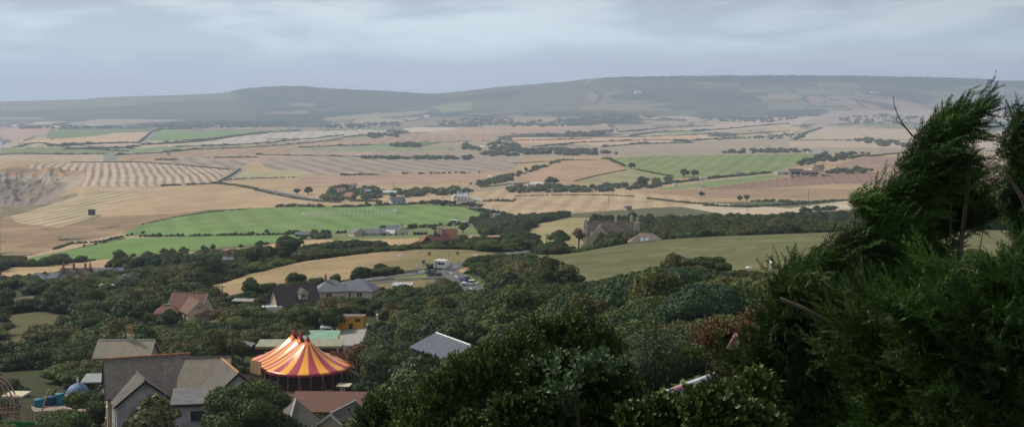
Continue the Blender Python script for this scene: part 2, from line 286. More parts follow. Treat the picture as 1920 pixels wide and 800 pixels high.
# ================================================================== GROUND
TAN=(.40,.295,.17); PALE=(.56,.46,.33); PINK=(.40,.275,.20); BROWN=(.27,.185,.135); GREYTAN=(.335,.27,.205); GREEN=(.135,.225,.06); GREEN2=(.17,.24,.075)
OLIVE=(.215,.20,.09); STRAW=(.46,.345,.19); HEATH=(.27,.19,.11); SCRUB=(.055,.062,.026); WOOD=(.045,.06,.035); HILLG=(.13,.15,.08); SAND=(.46,.27,.13); CLAY=(.20,.175,.15); DRY=(.33,.25,.14)
FIELDS = [  # polygon in photo pixels of the ground it covers, colour, distance range, options
 ([(0,190),(150,184),(440,172),(440,186),(330,191),(250,197),(110,206),(0,209)], (.17,.19,.10), (5500,14000), {}),
 ([(130,208),(190,197),(245,191),(250,199),(215,206),(160,211)], (.22,.22,.13), (5500,14000), {}),
 ([(270,211),(340,203),(345,206),(300,212)], (.22,.22,.13), (5500,14000), {}),
 ([(0,209),(110,206),(250,198),(440,186),(480,200),(480,226),(300,226),(130,228),(0,228)], (.085,.10,.062), (5500,9500), dict(noise=.9)),
 ([(430,172),(530,160),(640,168),(830,176),(830,200),(700,205),(560,205),(480,200)], (.075,.085,.05), (5500,14000), {}),
 ([(480,178),(560,186),(640,196),(600,206),(480,203)], WOOD, (5500,9500), dict(noise=.4)),
 ([(0,219),(85,221),(82,224),(0,224)], (.29,.265,.175), (5500,9500), {}),
 ([(130,231),(190,223),(360,225),(300,229),(200,233)], (.36,.29,.22), (5500,9500), {}),
 ([(540,192),(592,194),(590,200),(545,199)], (.21,.22,.13), (5500,9500), {}),
 ([(680,214),(800,207),(800,212),(700,222),(600,226),(610,221)], (.29,.265,.175), (5500,9500), {}),
 ([(810,200),(880,190),(885,205),(830,212)], (.22,.25,.12), (5500,9500), {}),
 ([(1085,142),(1450,139),(1900,147),(1900,158),(1700,166),(1640,157),(1550,152),(1450,160),(1300,153),(1150,150)], (.028,.04,.025), (5500,14000), {}),
 ([(1440,163),(1640,166),(1800,172),(1810,205),(1700,235),(1500,225),(1440,218)], None, (5500,9500), dict(patch=1)),
 ([(1150,178),(1440,172),(1440,180),(1200,184)], WOOD, (5500,9500), dict(noise=.5)),
 ([(1190,195),(1255,194),(1240,199),(1180,203)], (.22,.22,.13), (5500,9500), {}),
 # cliff top and far shore
 ([(0,238),(110,240),(100,252),(45,264),(0,262)], (.42,.26,.19), (4500,7000), {}),
 ([(95,242),(290,242),(280,252),(200,256),(120,263),(85,258)], (.16,.22,.09), (2600,6500), {}),
 ([(35,265),(160,257),(215,250),(285,247),(262,266),(120,268),(50,268)], (.56,.40,.25), (2600,6500), {}),
 ([(295,244),(480,244),(500,247),(440,254),(360,260),(335,264),(275,264)], (.18,.27,.085), (2600,6500), {}),
 ([(340,262),(500,248),(570,246),(700,243),(690,250),(640,256),(600,262),(480,270),(330,268)], (.48,.42,.34), (2600,6500), dict(st=(1.0,.15,40,.12))),
 ([(0,278),(235,277),(240,284),(200,289),(0,290)], (.20,.23,.11), (1900,4500), {}),
 ([(240,280),(360,271),(330,280),(250,288)], (.20,.26,.10), (1900,4500), {}),
 ([(215,291),(330,280),(480,272),(690,256),(900,238),(1120,235),(1160,243),(1000,250),(860,262),(660,272),(480,290),(330,296),(215,303)], (.38,.27,.175), (1700,6500), dict(st=(1,.05,34,.12))),
 ([(760,243),(900,238),(1010,234),(1110,236),(1080,240),(980,247),(880,252),(770,252)], (.44,.31,.19), (2300,6500), {}),
 ([(755,240),(820,238),(870,240),(820,246),(760,248)], (.55,.47,.38), (2300,6500), {}),
 ([(330,296),(480,290),(700,282),(960,292),(980,300),(960,320),(880,322),(700,326),(560,330),(440,320),(300,306)], GREYTAN, (1700,4500), dict(st=(1,.33,34,.20))),
 ([(560,277),(700,273),(800,274),(880,277),(800,283),(660,285)], (.25,.28,.15), (1900,4500), {}),
 ([(480,290),(700,284),(690,292),(560,296),(480,300),(380,300)], (.42,.30,.22), (1700,4500), {}),
 # right half of the plain
 ([(960,258),(1200,257),(1330,252),(1300,262),(1180,268),(1080,270),(960,268)], (.55,.37,.23), (1900,6500), {}),
 ([(1140,256),(1260,243),(1440,222),(1600,214),(1620,222),(1480,236),(1340,248),(1240,254)], (.47,.36,.26), (2300,6500), {}),
 ([(1170,252),(1250,246),(1330,247),(1260,252)], (.22,.29,.12), (1900,6500), {}),
 ([(1130,275),(1300,265),(1470,260),(1560,262),(1700,268),(1720,278),(1500,277),(1360,280),(1180,284)], (.36,.30,.22), (1900,4500), {}),
 ([(1440,240),(1500,236),(1500,246),(1450,252)], (.5,.37,.22), (1900,6500), {}),
 ([(1500,262),(1530,238),(1580,240),(1680,250),(1670,262)], (.48,.38,.27), (1900,6500), dict(st=(.6,1,30,.12))),
 ([(1480,264),(1670,263),(1720,268),(1700,278),(1480,276)], (.47,.37,.27), (1900,6500), {}),
 ([(1560,208),(1680,205),(1680,224),(1560,232),(1500,232)], (.35,.29,.22), (1900,7500), {}),
 # striped straw fields by the coast
 ([(0,291),(200,289),(206,303),(130,303),(0,300)], (.47,.38,.245), (1500,4500), dict(st=(1,.9,26,.28))),
 ([(40,312),(70,307),(255,304),(330,308),(432,318),(402,343),(330,348),(150,350),(120,346),(150,332),(90,322)], (.46,.35,.245), (1250,2600), dict(st=(1,.3167,11.5,.42))),
 ([(140,352),(330,347),(480,357),(640,386),(560,384),(440,391),(400,392),(300,402),(190,406),(170,395)], (.46,.33,.195), (900,2000), dict(st=(.25,1,16,.10))),
 ([(20,404),(100,381),(150,366),(160,352),(330,347),(270,362),(200,390),(190,403),(110,426),(30,418)], (.48,.375,.23), (900,2000), dict(st='contour', greenish=1)),
 ([(0,377),(60,379),(140,362),(150,366),(30,403),(20,404),(0,410)], (.25,.20,.13), (900,1900), dict(noise=.5)),
 ([(0,410),(20,404),(30,418),(110,426),(190,406),(300,402),(400,392),(330,406),(265,421),(235,437),(215,448),(100,470),(0,497)], HEATH, (500,1500), dict(spots=1)),
 ([(0,484),(60,478),(120,462),(225,437),(240,440),(180,455),(90,478),(30,492),(0,500)], (.45,.33,.21), (500,1500), {}),
 # tilled and stubble bands in the centre
 ([(480,300),(440,320),(480,322),(560,330),(640,333),(560,338),(440,340),(420,346),(480,357),(640,375),(780,377),(900,352),(960,345),(960,335),(860,345),(700,350),(560,352)], (.45,.33,.195), (1150,2600), {}),
 ([(440,322),(560,319),(580,322),(560,334),(440,335)], (.38,.34,.20), (1150,2600), {}),
 ([(565,332),(720,327),(910,324),(930,330),(860,340),(700,346),(600,345),(560,338)], (.40,.27,.20), (1150,2600), {}),
 ([(800,375),(870,352),(950,345),(1000,352),(1180,357),(1290,366),(1330,385),(1210,390),(1100,398),(960,408),(930,405),(890,380)], (.45,.335,.205), (850,1700), dict(st=(1,-.1,18,.12))),
 ([(860,352),(960,322),(1010,322),(985,345),(900,360)], (.36,.29,.19), (1150,2600), {}),
 ([(960,336),(1000,314),(1060,300),(1130,296),(1150,302),(1178,319),(1080,340),(1000,342)], (.40,.27,.175), (1250,1990), {}),
 ([(1075,342),(1178,319),(1240,328),(1268,336),(1180,346),(1100,344)], (.30,.28,.15), (1250,1990), {}),
 ([(1125,297),(1290,289),(1545,285),(1530,301),(1450,323),(1330,331),(1265,335),(1238,327),(1180,318),(1150,303)], (.21,.26,.10), (1250,1990), dict(st=(1,-.3,20,.10))),
 ([(1230,354),(1330,340),(1450,326),(1470,332),(1330,351),(1240,356)], (.20,.27,.10), (1100,1800), {}),
 ([(1300,343),(1450,327),(1440,325),(1290,341)], (.38,.32,.2), (1100,1800), {}),
 ([(1320,353),(1460,334),(1540,324),(1680,318),(1680,345),(1560,345),(1450,352),(1340,360)], (.25,.17,.12), (1100,1800), dict(st=(1,-.2,9,.06))),
 ([(1560,310),(1640,290),(1700,288),(1700,315),(1600,320)], (.32,.215,.165), (1100,1990), {}),
 ([(1170,358),(1330,355),(1450,353),(1560,354),(1640,356),(1620,374),(1480,372),(1320,370)], (.34,.235,.15), (1000,1700), {}),
 ([(1270,386),(1330,380),(1480,390),(1620,372),(1630,390),(1480,400),(1370,404)], (.50,.42,.30), (700,1700), {}),
 # the pitch and the green fields
 ([(228,438),(265,421),(330,406),(400,397),(480,390),(560,386),(700,384),(800,383),(870,389),(905,402),(898,413),(840,420),(720,432),(640,436),(330,442),(260,444)], (.155,.25,.07), (640,1400), dict(st=(1,.3,24,.09), mow=1)),
 ([(230,441),(330,443),(640,436),(640,440),(520,443),(300,447),(240,450)], (.36,.30,.16), (600,1200), {}),
 ([(25,499),(60,482),(110,472),(180,459),(240,447),(330,443),(640,437),(560,449),(420,463),(330,472),(190,487),(80,499)], (.15,.25,.07), (500,1200), {}),
 ([(0,501),(90,499),(190,487),(330,474),(470,463),(560,450),(700,446),(860,443),(850,462),(700,468),(560,476),(450,482),(330,494),(120,512),(0,522)], (.47,.33,.18), (480,900), dict(noise=.15)),
 ([(610,436),(770,430),(900,420),(900,445),(780,446),(620,450)], (.17,.22,.08), (550,1000), dict(noise=.3)),
 ([(860,442),(960,440),(940,470),(850,465)], (.40,.28,.18), (460,900), {}),
 ([(340,560),(368,546),(400,534),(480,510),(560,491),(700,473),(850,464),(955,478),(950,489),(870,496),(820,500),(700,514),(600,532),(480,555),(420,565)], (.335,.245,.135), (300,455), dict(golden=1)),  # golden hillside: base colour darkened to carry cloud shade
 ([(840,500),(880,495),(960,480),(960,490),(890,500),(876,512),(866,516)], (.42,.30,.17), (250,455), {}),
 ([(852,506),(872,512),(906,530),(906,540),(870,530),(845,514)], (.11,.20,.03), (250,420), {}),
 ([(730,518),(806,511),(802,519),(740,522)], (.19,.23,.07), (250,420), {}),
 ([(670,530),(730,526),(820,523),(800,534),(740,545),(670,545)], (.26,.19,.10), (240,420), dict(noise=.3)),
 ([(1000,422),(1060,408),(1110,408),(1115,425),(1090,460),(1000,452),(968,444)], (.36,.30,.16), (500,900), {}),
 ([(975,440),(1010,436),(1090,440),(1090,464),(1010,470)], (.29,.26,.12), (450,760), {}),
 # olive meadow on the near hill, its colour lowered to stand in for cloud shade
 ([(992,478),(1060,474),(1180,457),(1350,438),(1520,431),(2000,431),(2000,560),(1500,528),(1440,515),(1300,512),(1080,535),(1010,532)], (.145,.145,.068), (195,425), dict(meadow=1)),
 # clearings in the scrub on the left
 ([(150,612),(300,598),(410,600),(420,612),(330,618),(180,616)], (.27,.21,.12), (230,345), dict(noise=.5)),
 ([(0,560),(120,548),(150,565),(60,575),(0,580)], (.14,.13,.06), (230,400), dict(noise=.6)),
 ([(0,590),(60,580),(130,590),(70,640),(0,650)], (.12,.11,.05), (170,345), dict(noise=.6)),
]
def build_ground():
    pxs = np.concatenate([np.arange(-900, -20, 40), np.arange(-20, 1941, 2.2), np.arange(1960, 2901, 40)]).astype(float)
    near = np.exp(np.linspace(math.log(1.0), math.log(340), 210))
    mid = 1/np.linspace(1/342, 1/6000, 520)
    far = np.linspace(6020, 9000, 120); back = np.linspace(9100, 14500, 22)
    ys = np.sort(np.concatenate([near, mid, far, back, np.arange(1652, 1812, 1.9)]))
    PX, YY = np.meshgrid(pxs, ys); Z = gzp(PX, YY)
    # cliff face: buttresses, gullies and slumped ledges
    X0 = (PX-CX)/F*YY; fade = np.clip((150-PX)/50, 0, 1)*np.clip((YY-1655)/25, 0, 1)*np.clip((1806-YY)/14, 0, 1)
    but = 1-abs(2*fbm(X0/26+YY/60, YY/200, 21, 3)-1)*2; det = fbm(X0/7, YY/11, 22, 4)-.5; led = fbm(X0/30, YY/13, 24, 3)-.5
    Z = Z+fade*(but*11-5+det*9+led*8)
    # finer cliff relief, ridge-top wood
    X = (PX-CX)/F*YY; P = YH-F*Z/YY
    ridge = (YY > 8700) & (YY < 9300) & (PX > 1040)
    Z = Z+np.where(ridge, vnoise(X/11, YY/60, 31)*8*np.clip((PX-1040)/150, 0, 1), 0)
    Z = Z+np.where((YY > 8700) & (YY < 9300) & (PX > 430) & (PX < 1040), vnoise(X/40, YY/60, 33)*4, 0)
    n1 = fbm(X/60, YY/60, 11, 4); n2 = fbm(X/9, YY/9, 12, 3); n3 = fbm(X/350, YY/350, 13, 3)
    C = np.empty(PX.shape+(3,)); C[:] = TAN
    def setc(m, c): C[m] = c
    setc(YY < 560, SCRUB)
    m = (YY >= 560) & (YY < 1150); C[m] = (.12, .12, .06)
    m = (YY >= 2300) & (YY < 6000); C[m] = (.33,.28,.20)
    # patchwork of fields over the far plain and the lower slopes
    def patch(m, size, pal, ax=2.2, hedge=.05, seed=40, hc=WOOD, warp=.25):
        x = X[m]/size; y = YY[m]/(size*ax)
        x = x+(fbm(x*.7, y*.7, seed+1, 2)-.5)*warp*4; y = y+(fbm(x*.7, y*.7, seed+2, 2)-.5)*warp*4
        ca, sa = math.cos(.35), math.sin(.35); x, y = x*ca-y*sa, x*sa+y*ca
        ix = np.floor(x); iy = np.floor(y); d1 = np.full(x.shape, 9.); d2 = d1.copy(); idn = np.zeros(x.shape)
        for a in (-1, 0, 1):
            for b in (-1, 0, 1):
                cx = ix+a; cy = iy+b; jx = cx+.15+.7*_hash(cx, cy, seed+5); jy = cy+.15+.7*_hash(cx, cy, seed+6)
                d = np.maximum(abs(x-jx), abs(y-jy))+.15*np.hypot(x-jx, y-jy); h = _hash(cx, cy, seed+7)
                nw = d < d1; d2 = np.where(nw, d1, np.minimum(d2, d)); idn = np.where(nw, h, idn); d1 = np.where(nw, d, d1)
        pal = np.array(pal); col = pal[np.minimum((idn*len(pal)).astype(int), len(pal)-1)]
        col = col*(.85+.3*n1[m])[:, None]
        e = (d2-d1) < hedge*(.4+1.2*vnoise(x*9, y*9, seed+8))
        col[e] = hc
        w = fbm(x*.9, y*.9, seed+9, 4) > .60; col[w] = WOOD
        C[m] = col
    PAL1 = [(.38,.31,.20),(.33,.26,.17),(.42,.34,.22),(.27,.21,.14),(.17,.21,.09),(.22,.24,.12),(.36,.28,.19),(.46,.39,.27)]
    PAL2 = [(.10,.12,.06),(.15,.16,.09),(.22,.20,.12),(.25,.19,.14),(.07,.09,.05),(.18,.15,.10),(.13,.15,.075),(.09,.10,.055)]
    patch((YY >= 2700) & (YY < 6500), 330, PAL1, 2.4, .05, 40)
    patch((YY >= 6500), 420, PAL2, 1.6, .07, 60)
    m = (YY > 5200) & (YY < 6900) & (fbm(X/500, YY/900, 71, 4)+.14*np.clip((900-PX)/600, -.5, 1) > .53); C[m] = WOOD
    m = (YY > 7400) & (YY < 14600) & (PX < 1100); k = (.6*n3[m]+.4)[:, None]; C[m] = np.array((.10,.108,.066))*(.7+.6*k)
    m = (YY > 6900) & (YY < 8600) & (PX < 1250) & (fbm(X/420, YY/500, 73, 4) > .52+.0001*np.abs(PX-500)); C[m] = (.055,.068,.042)
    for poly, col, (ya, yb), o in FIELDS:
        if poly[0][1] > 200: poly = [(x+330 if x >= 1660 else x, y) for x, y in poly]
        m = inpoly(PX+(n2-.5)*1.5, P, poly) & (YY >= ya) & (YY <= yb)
        if not m.any(): continue
        if 'patch' in o: patch(m, 330, [(.24,.20,.13),(.17,.18,.10),(.27,.21,.15),(.13,.15,.07),(.21,.16,.12),(.08,.10,.05)], 1.7, .06, 90); continue
        c = np.array(col)[None]*np.ones((m.sum(), 3))
        c *= (.88+.24*n1[m])[:, None]
        x = X[m]; y = YY[m]
        if 'st' in o:
            if o['st'] == 'contour':
                u0 = at(20, 412, 700); u1 = at(320, 350, 700); dd = (u1-u0).normalized(); a, b, per, amt = -dd.y, dd.x, 15.0, .30
            else: a, b, per, amt = o['st']
            s = (x*a+y*b)/per+(fbm(x/140, y/140, 77, 2)-.5)*.6
            w = .5+.5*np.sin(2*np.pi*s); w = np.clip((w-.3)*1.7, 0, 1)*(.55+.9*fbm(x/25, y/45, 79, 3)); c *= (1-amt*w)[:, None]; c += (amt*.16*(1-w))[:, None]
        if 'noise' in o:
            w = np.clip((fbm(x/14, y/20, 81, 4)-.45)*6, 0, 1)*o['noise']; c = c*(1-w)[:, None]+np.array((.10,.11,.05))*w[:, None]
        if 'spots' in o:
            w = fbm(x/16, y/26, 83, 3) > .66; c[w] = (.06,.06,.03); w = np.clip((fbm(x/50, y/30, 85, 3)-.5)*6, 0, 1)[:, None]; c = c*(1-w)+np.array((.36,.25,.15))*w
        if 'greenish' in o:
            w = np.clip((fbm(x/30, y/40, 87, 3)-.5)*7, 0, 1)[:, None]*.3; c = c*(1-w)+np.array((.28,.27,.12))*w
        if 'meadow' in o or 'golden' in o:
            w = np.clip((fbm(x/26+y/40, y/9, 89, 4)-.42)*4, 0, 1)[:, None]; c2 = np.array((.108,.125,.048) if 'meadow' in o else (.41,.30,.17)); c = c*(1-w*.75)+c2*w*.75  # second tones, also lowered in place of cloud shade
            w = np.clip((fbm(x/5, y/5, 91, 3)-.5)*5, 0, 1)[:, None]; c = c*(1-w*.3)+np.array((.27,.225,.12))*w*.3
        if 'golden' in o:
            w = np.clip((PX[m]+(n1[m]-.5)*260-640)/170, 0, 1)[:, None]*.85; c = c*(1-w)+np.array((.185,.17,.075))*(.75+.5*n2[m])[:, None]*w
        if 'mow' in o:
            w = np.clip((fbm(x/40, y/60, 93, 4)-.5)*4, 0, 1)[:, None]; c = c*(1-w*.5)+np.array((.22,.26,.10))*w*.5
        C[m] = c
    # cliff strata
    m = (YY > 1560) & (YY < 1800) & (PX < 160)
    t = (Z[m]+85)/-45+ (fbm(X[m]/8, Z[m]/3, 95, 3)-.5)*.35
    c = np.where((t < .28)[:, None], np.array((.46,.29,.16)), np.where((t < .45)[:, None], np.array((.42,.36,.28)), np.array((.265,.215,.165))))
    c *= (.55+.9*fbm(X[m]/3, Z[m]/7, 97, 4))[:, None]; g = np.clip((n2[m]-.45)*6, 0, 1)[:, None]*.5*np.clip((PX[m]-60)/60, 0, 1)[:, None]; c = c*(1-g)+np.array((.25,.2,.12))*g
    on_cl = np.clip((P[m]-300)/6, 0, 1)
    C[m] = c
    m = (Z < -139) & (YY < 1700); C[m] = (.22,.19,.16)
    m = (YY > 5200) & (YY < 5500) & (PX < 130); C[m] = np.array((.45,.30,.23))
    C *= np.array((.90, .91, .93))
    V = np.stack([X, YY, Z], -1).reshape(-1, 3)
    nx = len(pxs); ny = len(ys)
    idx = np.arange(nx*ny).reshape(ny, nx)
    Fc = np.stack([idx[:-1, :-1], idx[:-1, 1:], idx[1:, 1:], idx[1:, :-1]], -1).reshape(-1, 4)
    # split at 6.2 km: the plain and near slopes, and the range of downs
    rowsplit = int(np.searchsorted(ys, 6200))
    mat = ground_mat()
    out = []
    for name, r0, r1 in (('ground', 0, rowsplit), ('hills', rowsplit, ny-1)):
        v = V[r0*nx:(r1+1)*nx]; f = Fc[r0*(nx-1):r1*(nx-1)]-r0*nx
        o = mesh_np(name, v, f, mat, smooth=True); tag(o, kind='structure')
        at_ = o.data.color_attributes.new('Col', 'FLOAT_COLOR', 'POINT')
        c4 = np.ones((len(v), 4), np.float32); c4[:, :3] = np.clip(C.reshape(-1, 3)[r0*nx:(r1+1)*nx], .01, .8)
        at_.data.foreach_set('color', c4.ravel()); out.append(o)
    # the viewpoint's own hillside behind the camera
    V2 = []; 
    gx = np.linspace(-60, 60, 25); gy = np.linspace(-80, 2.5, 18)
    GX, GY = np.meshgrid(gx, gy); GZ = -1.72-.0*GX+(1-GY)*.22-np.abs(GX)*.0-.06
    V2 = np.stack([GX, GY, GZ], -1).reshape(-1, 3); id2 = np.arange(25*18).reshape(18, 25)
    F2 = np.stack([id2[:-1, :-1], id2[:-1, 1:], id2[1:, 1:], id2[1:, :-1]], -1).reshape(-1, 4)
    o = mesh_np('ground', V2, F2, plain('turf_behind', (.06,.07,.03), .9), smooth=True); tag(o, kind='structure')
    return out
def ground_mat():
    m, nt, p = nodes('land'); L = nt.links.new
    at_ = N(nt, 'ShaderNodeAttribute'); at_.attribute_name = 'Col'
    tc = N(nt, 'ShaderNodeTexCoord')
    def noise(s, d=4, sc=(1, 1, 1)):
        mp = N(nt, 'ShaderNodeMapping'); mp.inputs['Scale'].default_value = sc; L(tc.outputs['Object'], mp.inputs[0])
        n = N(nt, 'ShaderNodeTexNoise'); n.inputs['Scale'].default_value = s; n.inputs['Detail'].default_value = d; L(mp.outputs[0], n.inputs['Vector']); return n
    a = noise(.035, 6, (1, .7, 1)); b = noise(.6, 6); c = noise(5, 3)
    def rng_(n, lo, hi):
        r = N(nt, 'ShaderNodeMapRange'); L(n.outputs[0], r.inputs[0]); r.inputs['From Min'].default_value = .3; r.inputs['From Max'].default_value = .7
        r.inputs['To Min'].default_value = lo; r.inputs['To Max'].default_value = hi; return r
    k = [rng_(a, .86, 1.12), rng_(b, .82, 1.18), rng_(c, .8, 1.2)]
    m1 = N(nt, 'ShaderNodeMath', operation='MULTIPLY'); L(k[0].outputs[0], m1.inputs[0]); L(k[1].outputs[0], m1.inputs[1])
    m2 = N(nt, 'ShaderNodeMath', operation='MULTIPLY'); L(m1.outputs[0], m2.inputs[0]); L(k[2].outputs[0], m2.inputs[1])
    v = N(nt, 'ShaderNodeVectorMath', operation='SCALE'); L(at_.outputs['Color'], v.inputs[0]); L(m2.outputs[0], v.inputs['Scale'])
    L(v.outputs[0], p.inputs['Base Color']); p.inputs['Roughness'].default_value = .95; p.inputs['Specular IOR Level'].default_value = .1
    bp = N(nt, 'ShaderNodeBump'); bp.inputs['Strength'].default_value = .35; bp.inputs['Distance'].default_value = .4; L(b.outputs[0], bp.inputs['Height']); L(bp.outputs[0], p.inputs['Normal'])
    return m
build_ground()

# sea
def sea():
    m, nt, p = nodes('sea_water'); L = nt.links.new
    p.inputs['Base Color'].default_value = (.16, .21, .24, 1); p.inputs['Roughness'].default_value = .28; p.inputs['Specular IOR Level'].default_value = .5
    tc = N(nt, 'ShaderNodeTexCoord'); no = N(nt, 'ShaderNodeTexNoise'); no.inputs['Scale'].default_value = .05; no.inputs['Detail'].default_value = 6; L(tc.outputs['Object'], no.inputs[0])
    b = N(nt, 'ShaderNodeBump'); b.inputs['Strength'].default_value = .6; b.inputs['Distance'].default_value = 1.2; L(no.outputs[0], b.inputs['Height']); L(b.outputs[0], p.inputs['Normal'])
    o = MB().add([(-6500,600,-148),(-1350,1000,-148),(-950,5600,-148),(-6500,12000,-148)], [(0,1,2,3)]).build('sea', m); tag(o, kind='structure')
sea()

# ================================================================== CAMERA, SKY, SUN, AIR
cam = bpy.data.cameras.new('camera'); co = bpy.data.objects.new('camera', cam); COL.objects.link(co); SC.camera = co
co.location = (0, 0, 0); co.rotation_euler = (R(90), 0, 0); cam.sensor_width = 36; cam.lens = 36*F/1920; cam.shift_y = -(400-YH)/1920
cam.clip_start = .1; cam.clip_end = 60000
SUN_EL, SUN_DIR = R(42), Vector((-.80, .42, 0)).normalized()       # direction towards the sun, on the ground plane
sd = Vector((SUN_DIR.x*math.cos(SUN_EL), SUN_DIR.y*math.cos(SUN_EL), math.sin(SUN_EL)))
sl = bpy.data.lights.new('sun', 'SUN'); so = bpy.data.objects.new('sun', sl); COL.objects.link(so)
sl.energy = 2.8; sl.angle = R(7); sl.color = (1, .92, .80); so.rotation_euler = sd.to_track_quat('Z', 'Y').to_euler(); so.location = (0, 0, 500)
def world():
    w = bpy.data.worlds.new('World'); SC.world = w; w.use_nodes = True; nt = w.node_tree; nt.nodes.clear(); L = nt.links.new
    out = N(nt, 'ShaderNodeOutputWorld'); bg = N(nt, 'ShaderNodeBackground'); L(bg.outputs[0], out.inputs[0])
    sky = N(nt, 'ShaderNodeTexSky'); sky.sky_type = 'NISHITA'; sky.sun_disc = False; sky.sun_elevation = SUN_EL
    sky.sun_rotation = math.atan2(SUN_DIR.x, SUN_DIR.y); sky.altitude = 100; sky.air_density = 1; sky.dust_density = 2
    bg.inputs['Strength'].default_value = .1
    tc = N(nt, 'ShaderNodeTexCoord'); sx = N(nt, 'ShaderNodeSeparateXYZ'); L(tc.outputs['Generated'], sx.inputs[0])
    # cloud layer: project the view direction on a flat ceiling so that clouds flatten towards the horizon
    zz = N(nt, 'ShaderNodeMath', operation='ADD'); L(sx.outputs['Z'], zz.inputs[0]); zz.inputs[1].default_value = .11
    zm = N(nt, 'ShaderNodeMath', operation='MAXIMUM'); L(zz.outputs[0], zm.inputs[0]); zm.inputs[1].default_value = .02
    dx = N(nt, 'ShaderNodeMath', operation='DIVIDE'); L(sx.outputs['X'], dx.inputs[0]); L(zm.outputs[0], dx.inputs[1])
    dy = N(nt, 'ShaderNodeMath', operation='DIVIDE'); L(sx.outputs['Y'], dy.inputs[0]); L(zm.outputs[0], dy.inputs[1])
    cm = N(nt, 'ShaderNodeCombineXYZ'); L(dx.outputs[0], cm.inputs[0]); L(dy.outputs[0], cm.inputs[1])
    mp = N(nt, 'ShaderNodeMapping'); L(cm.outputs[0], mp.inputs[0]); mp.inputs['Location'].default_value = (3.1, 1.7, 0); mp.inputs['Scale'].default_value = (1, .8, 1)
    no = N(nt, 'ShaderNodeTexNoise'); no.inputs['Scale'].default_value = 1.15; no.inputs['Detail'].default_value = 7; no.inputs['Roughness'].default_value = .52; no.inputs['Distortion'].default_value = .4
    L(mp.outputs[0], no.inputs['Vector'])
    # brightness of the overcast: darker bellies, paler gaps, greyer to the right, pale band low down
    cr = N(nt, 'ShaderNodeValToRGB'); L(no.outputs[0], cr.inputs[0]); e = cr.color_ramp.elements
    e[0].position = .43; e[0].color = (.70, .72, .79, 1); e[1].position = .575; e[1].color = (1.12, 1.12, 1.11, 1)
    el = N(nt, 'ShaderNodeValToRGB'); L(sx.outputs['Z'], el.inputs[0]); q = el.color_ramp.elements
    q[0].position = 0; q[0].color = (5.0, 5.9, 7.4, 1)
    q[1].position = .8; q[1].color = (4.4, 4.3, 4.1, 1)
    a = q.new(.02); a.color = (5.3, 6.4, 7.6, 1)
    a = q.new(.045); a.color = (6.5, 7.9, 8.5, 1)
    a = q.new(.078); a.color = (5.5, 6.4, 6.9, 1)
    a = q.new(.2); a.color = (4.6, 4.6, 4.5, 1)
    m1 = N(nt, 'ShaderNodeMix', data_type='RGBA', blend_type='MULTIPLY'); fd = N(nt, 'ShaderNodeMapRange'); L(sx.outputs['Z'], fd.inputs[0]); fd.inputs['From Min'].default_value = .012; fd.inputs['From Max'].default_value = .075; fd.inputs['To Min'].default_value = .15; L(fd.outputs[0], m1.inputs['Factor']); L(el.outputs[0], m1.inputs['A']); L(cr.outputs[0], m1.inputs['B'])
    # darker towards the right (east)
    rr = N(nt, 'ShaderNodeMapRange'); L(sx.outputs['X'], rr.inputs[0]); rr.inputs['From Min'].default_value = .0; rr.inputs['From Max'].default_value = .45; rr.inputs['To Min'].default_value = 1; rr.inputs['To Max'].default_value = .66
    rl = N(nt, 'ShaderNodeMapRange'); L(sx.outputs['X'], rl.inputs[0]); rl.inputs['From Min'].default_value = -.5; rl.inputs['From Max'].default_value = -.05; rl.inputs['To Min'].default_value = .88; rl.inputs['To Max'].default_value = 1
    r2 = N(nt, 'ShaderNodeMath', operation='MULTIPLY'); L(rr.outputs[0], r2.inputs[0]); L(rl.outputs[0], r2.inputs[1])
    v = N(nt, 'ShaderNodeVectorMath', operation='SCALE'); L(m1.outputs['Result'], v.inputs[0]); L(r2.outputs[0], v.inputs['Scale'])
    mx = N(nt, 'ShaderNodeMix', data_type='RGBA'); mx.inputs['Factor'].default_value = .9; L(sky.outputs[0], mx.inputs['A']); L(v.outputs[0], mx.inputs['B'])
    L(mx.outputs['Result'], bg.inputs['Color'])
    w.cycles.sampling_method = 'MANUAL'; w.cycles.sample_map_resolution = 512
world()
def haze():
    m = bpy.data.materials.new('haze_air'); m.use_nodes = True; nt = m.node_tree; nt.nodes.clear()
    out = nt.nodes.new('ShaderNodeOutputMaterial'); v = nt.nodes.new('ShaderNodeVolumePrincipled'); nt.links.new(v.outputs[0], out.inputs['Volume'])
    v.inputs['Color'].default_value = (.61, .745, 1.0, 1); v.inputs['Density'].default_value = 1.0e-4; v.inputs['Anisotropy'].default_value = .1
    mb = MB().box((0, 7000, 40), (26000, 16500, 800)); o = mb.build('haze', m); tag(o, kind='stuff')
haze()
